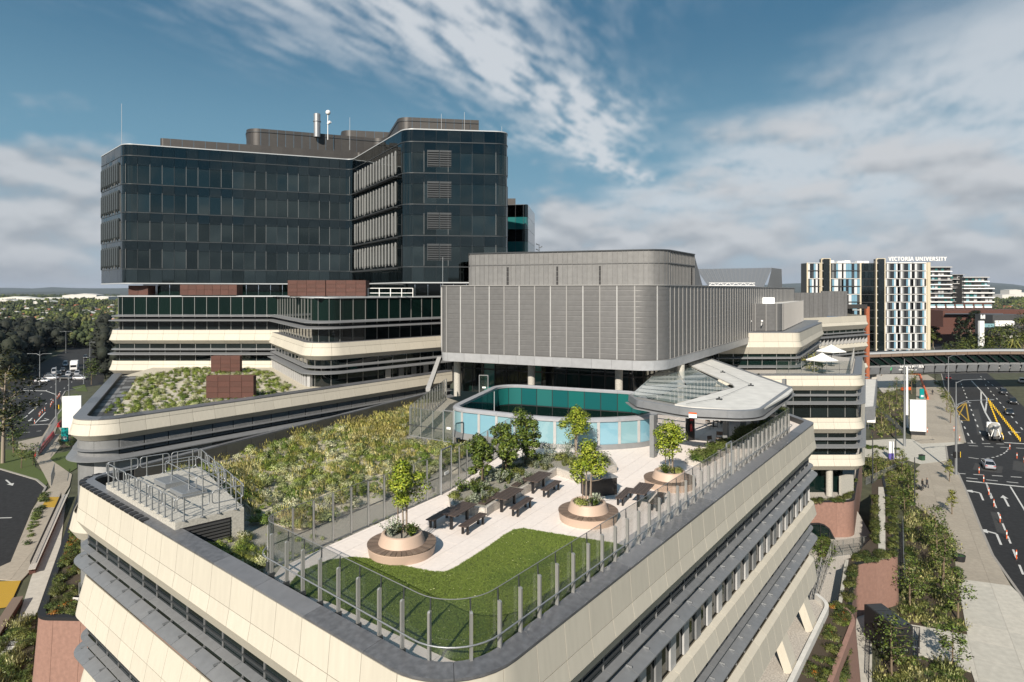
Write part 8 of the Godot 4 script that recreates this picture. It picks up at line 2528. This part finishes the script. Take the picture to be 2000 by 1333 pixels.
		tree("park_tree", r[5], Vector3(p.x, 0, p.z), r[3], r[4], r[3] * 0.1, 2600, 0.5, [Color(0.012, 0.02, 0.008), Color(0.02, 0.03, 0.01)] if dark else fig, M.bark, 1, "", 2)
	var palm := thing("palm_tree", "date palm with a round head of fronds at the right edge beyond the footbridge", "palm", Vector3(deep(1981, 690, 280.0).x, 0, -280.0))
	var pb := MB.new(); pb.tube([Vector3.ZERO, Vector3(0, 7.5, 0)], [0.55, 0.45], 10)
	part_mesh("trunk", pb.mesh(), M.bark, palm)
	for i in 44:
		var fb := MB.new()
		var a := i * 2.4; var lift := 1.0 - (i / 44.0) * 1.7
		var d := Vector3(cos(a), 0, sin(a)); var s := Vector3(-d.z, 0, d.x) * 0.35
		fb.col = [Color(0.13, 0.14, 0.03), Color(0.2, 0.19, 0.05), Color(0.08, 0.09, 0.02)][i % 3]
		var p0 := Vector3(0, 7.5, 0); var p1 := p0 + d * 2.6 + Vector3(0, 2.6 * lift + 0.8, 0); var p2 := p0 + d * 5.0 + Vector3(0, 2.2 * lift - 1.4, 0)
		fb.quad(p0 - s * 0.3, p0 + s * 0.3, p1 + s, p1 - s); fb.tri(p1 - s, p1 + s, p2)
		part_mesh("frond", fb.mesh(), M.leaf, palm)

func house(label: String, o: Vector3, turn: float, w: float, l: float, h: float, wall: Material, roof: Material, kind: int) -> void:
	var t := thing(["cottage", "warehouse", "townhouse"][kind], label, ["house", "warehouse", "townhouse"][kind], o, turn)
	var b := MB.new(); b.abox(Vector3.ZERO, Vector3(w, h, l))
	part_mesh("wall", b.mesh(), wall, t)
	var r := MB.new()
	var e := 0.5; var up: float = h + [w * 0.22, w * 0.05, 0.3][kind]; var hip: float = [w * 0.35, 0.0, 0.0][kind]
	var c := [Vector3(-w / 2 - e, h - 0.1, -l / 2 - e), Vector3(w / 2 + e, h - 0.1, -l / 2 - e), Vector3(w / 2 + e, h - 0.1, l / 2 + e), Vector3(-w / 2 - e, h - 0.1, l / 2 + e)]
	var p := Vector3(0, up, -l / 2 + hip); var q := Vector3(0, up, l / 2 - hip)
	r.quad(c[1], c[2], q, p); r.quad(c[3], c[0], p, q); r.tri(c[0], c[1], p); r.tri(c[2], c[3], q)
	part_mesh("roof", r.mesh(), roof, t)
	if kind != 1:
		for k in 2:
			var g := MB.new(); g.box(Vector3((k - 0.5) * w * 0.5, h * 0.55, l / 2 + 0.03), Vector3(w * 0.12, 0, 0), Vector3(0, h * 0.22, 0), Vector3(0, 0, 0.05))
			part_mesh("window", g.mesh(), M.car_glass, t)

func build_suburb() -> void:
	var roofs := [paint(0.28, 0.11, 0.06, 0.8), paint(0.34, 0.16, 0.09, 0.8), paint(0.16, 0.15, 0.15, 0.7), paint(0.45, 0.44, 0.42, 0.6), paint(0.24, 0.21, 0.18, 0.8), paint(0.55, 0.54, 0.5, 0.6)]
	var tint := ["orange tiled", "terracotta tiled", "dark grey", "pale metal", "brown", "white metal"]
	var walls := [paint(0.5, 0.45, 0.36, 0.8), paint(0.55, 0.53, 0.5, 0.8), paint(0.25, 0.14, 0.1, 0.9), paint(0.42, 0.38, 0.3, 0.8)]
	var r := RandomNumberGenerator.new(); r.seed = 77
	var taken_spots := []
	var left := 0; var right := 0
	for i in 420:
		var on_left := i % 4 != 3
		if (left >= 95 and on_left) or (right >= 50 and not on_left): continue
		var px := r.randf_range(-10, 225) if on_left else r.randf_range(1935, 2010)
		var z := 440.0 * pow(1500.0 / 440.0, r.randf())
		var o := Vector3((px - 1000) / FOCAL * z, 0, -z)
		if taken_spots.any(func(q): return q.distance_to(o) < 17.0): continue
		taken_spots.append(o)
		var k := r.randi() % 6
		var label := "house with a %s roof, %s of the houses beyond the left dark trees" % [tint[k], ordinal(mini(left, 97))] if on_left else "house with a %s roof, %s of those right of the flats" % [tint[k], ordinal(mini(right, 97))]
		if on_left: left += 1
		else: right += 1
		house(label, o, r.randf_range(-0.4, 0.4) + (PI / 2 if r.randf() < 0.5 else 0.0), r.randf_range(8, 12), r.randf_range(11, 18), r.randf_range(3.2, 4.2), walls[r.randi() % 4], roofs[k], 0)
	for i in 6:
		var p := deep(10 + i * 9.5, 613, 420.0 + i * 6.0)
		house("flat roofed %s townhouse in the row at the far left, %s from the left" % ["white" if i % 2 == 0 else "grey", ordinal(i)], Vector3(p.x, 0, p.z), 0.3, 7.0, 9.0, 11.0, walls[1] if i % 2 == 0 else roofs[2], roofs[2], 2)
	var k := 0
	for s in [[40, 583, 1500.0, 150.0, 11.0], [20, 584, 1350.0, 90.0, 9.0], [105, 582, 1600.0, 70.0, 12.0], [92, 586, 1300.0, 60.0, 9.0], [150, 580, 1900.0, 60.0, 18.0], [172, 580, 1900.0, 70.0, 20.0], [208, 581, 1500.0, 30.0, 18.0], [15, 655, 360.0, 24.0, 9.0], [14, 672, 300.0, 12.0, 8.0], [1990, 566, 2600.0, 60.0, 22.0], [1975, 567, 2300.0, 45.0, 34.0], [1960, 569, 1900.0, 40.0, 20.0]]:
		var p := deep(s[0], s[1], s[2])
		house("%s warehouse, %s of the large pale roofs far off" % ["long white" if s[3] > 50 else "short pale", ordinal(k)], Vector3(p.x, 0, p.z), 0.05, s[3], 40.0 if s[2] > 1000 else 14.0, s[4], walls[1], roofs[5 if k % 2 == 0 else 3], 1)
		k += 1
	for s in [[1952, 612, 450.0, 26.0, 9.0], [1985, 610, 460.0, 30.0, 8.0], [1975, 600, 560.0, 26.0, 7.0]]:
		var p := deep(s[0], s[1], s[2])
		house("dark metal shed right of the flats, %s from the left" % ordinal([0, 2, 1][k - 12]), Vector3(p.x, 0, p.z), 0.3, s[3], 18.0, s[4], roofs[2], roofs[2] if k % 2 else roofs[3], 1)
		k += 1
	# tree canopy that reads as one mass
	var crowns := []
	for i in 3:
		var b := MB.new()
		for j in 9:
			var o := Vector3(r.randf_range(-0.6, 0.6), r.randf_range(0.45, 1.3), r.randf_range(-0.6, 0.6))
			b.blob(o, Vector3.ONE * r.randf_range(0.25, 0.4), 0.5, i * 20 + j, 4, 6)
			leaves(b, o, Vector3.ONE * r.randf_range(0.4, 0.6), 34, 0.11, [Color.WHITE, Color(0.7, 0.75, 0.7), Color(1.25, 1.25, 1.0)])
		b.tube([Vector3(0, -0.1, 0), Vector3(0, 0.8, 0)], [0.06, 0.03], 5)
		crowns.append(b.mesh())
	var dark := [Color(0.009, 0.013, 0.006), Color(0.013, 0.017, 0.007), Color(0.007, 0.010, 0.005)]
	var mixed := [Color(0.05, 0.066, 0.02), Color(0.035, 0.05, 0.016), Color(0.08, 0.085, 0.025), Color(0.1, 0.125, 0.02), Color(0.028, 0.04, 0.015)]
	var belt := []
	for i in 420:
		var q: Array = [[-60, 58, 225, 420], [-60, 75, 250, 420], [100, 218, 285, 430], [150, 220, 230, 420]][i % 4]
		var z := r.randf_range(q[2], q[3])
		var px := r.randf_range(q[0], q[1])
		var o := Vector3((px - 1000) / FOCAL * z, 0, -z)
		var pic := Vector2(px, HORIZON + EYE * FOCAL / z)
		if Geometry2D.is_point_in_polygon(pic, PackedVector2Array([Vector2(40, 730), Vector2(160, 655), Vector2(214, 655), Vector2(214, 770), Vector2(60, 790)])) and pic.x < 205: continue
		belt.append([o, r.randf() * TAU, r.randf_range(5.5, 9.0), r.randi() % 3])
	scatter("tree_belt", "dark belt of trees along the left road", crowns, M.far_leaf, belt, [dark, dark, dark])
	var wide := []
	for i in 5200:
		var on_left := i % 3 != 0
		var px := r.randf_range(-60, 235) if on_left else r.randf_range(1880, 2060)
		var z := 360.0 * pow(3800.0 / 360.0, r.randf())
		if not on_left and z < 430.0: continue
		var o := Vector3((px - 1000) / FOCAL * z, 0, -z)
		if z < 900 and taken_spots.any(func(q): return q.distance_to(o) < 8.0): continue
		wide.append([o, r.randf() * TAU, r.randf_range(2.5, 5.5) * (1.0 if z < 1200 else 1.6), r.randi() % 3])
	for i in 900:
		var px := r.randf_range(235, 1880)
		var z := 420.0 * pow(3800.0 / 420.0, r.randf())
		wide.append([Vector3((px - 1000) / FOCAL * z, 0, -z), r.randf() * TAU, r.randf_range(3.0, 6.0), r.randi() % 3])
	scatter("suburb_trees", "far off tree canopy between the houses of the suburb", crowns, M.far_leaf, wide, [mixed, mixed, mixed])
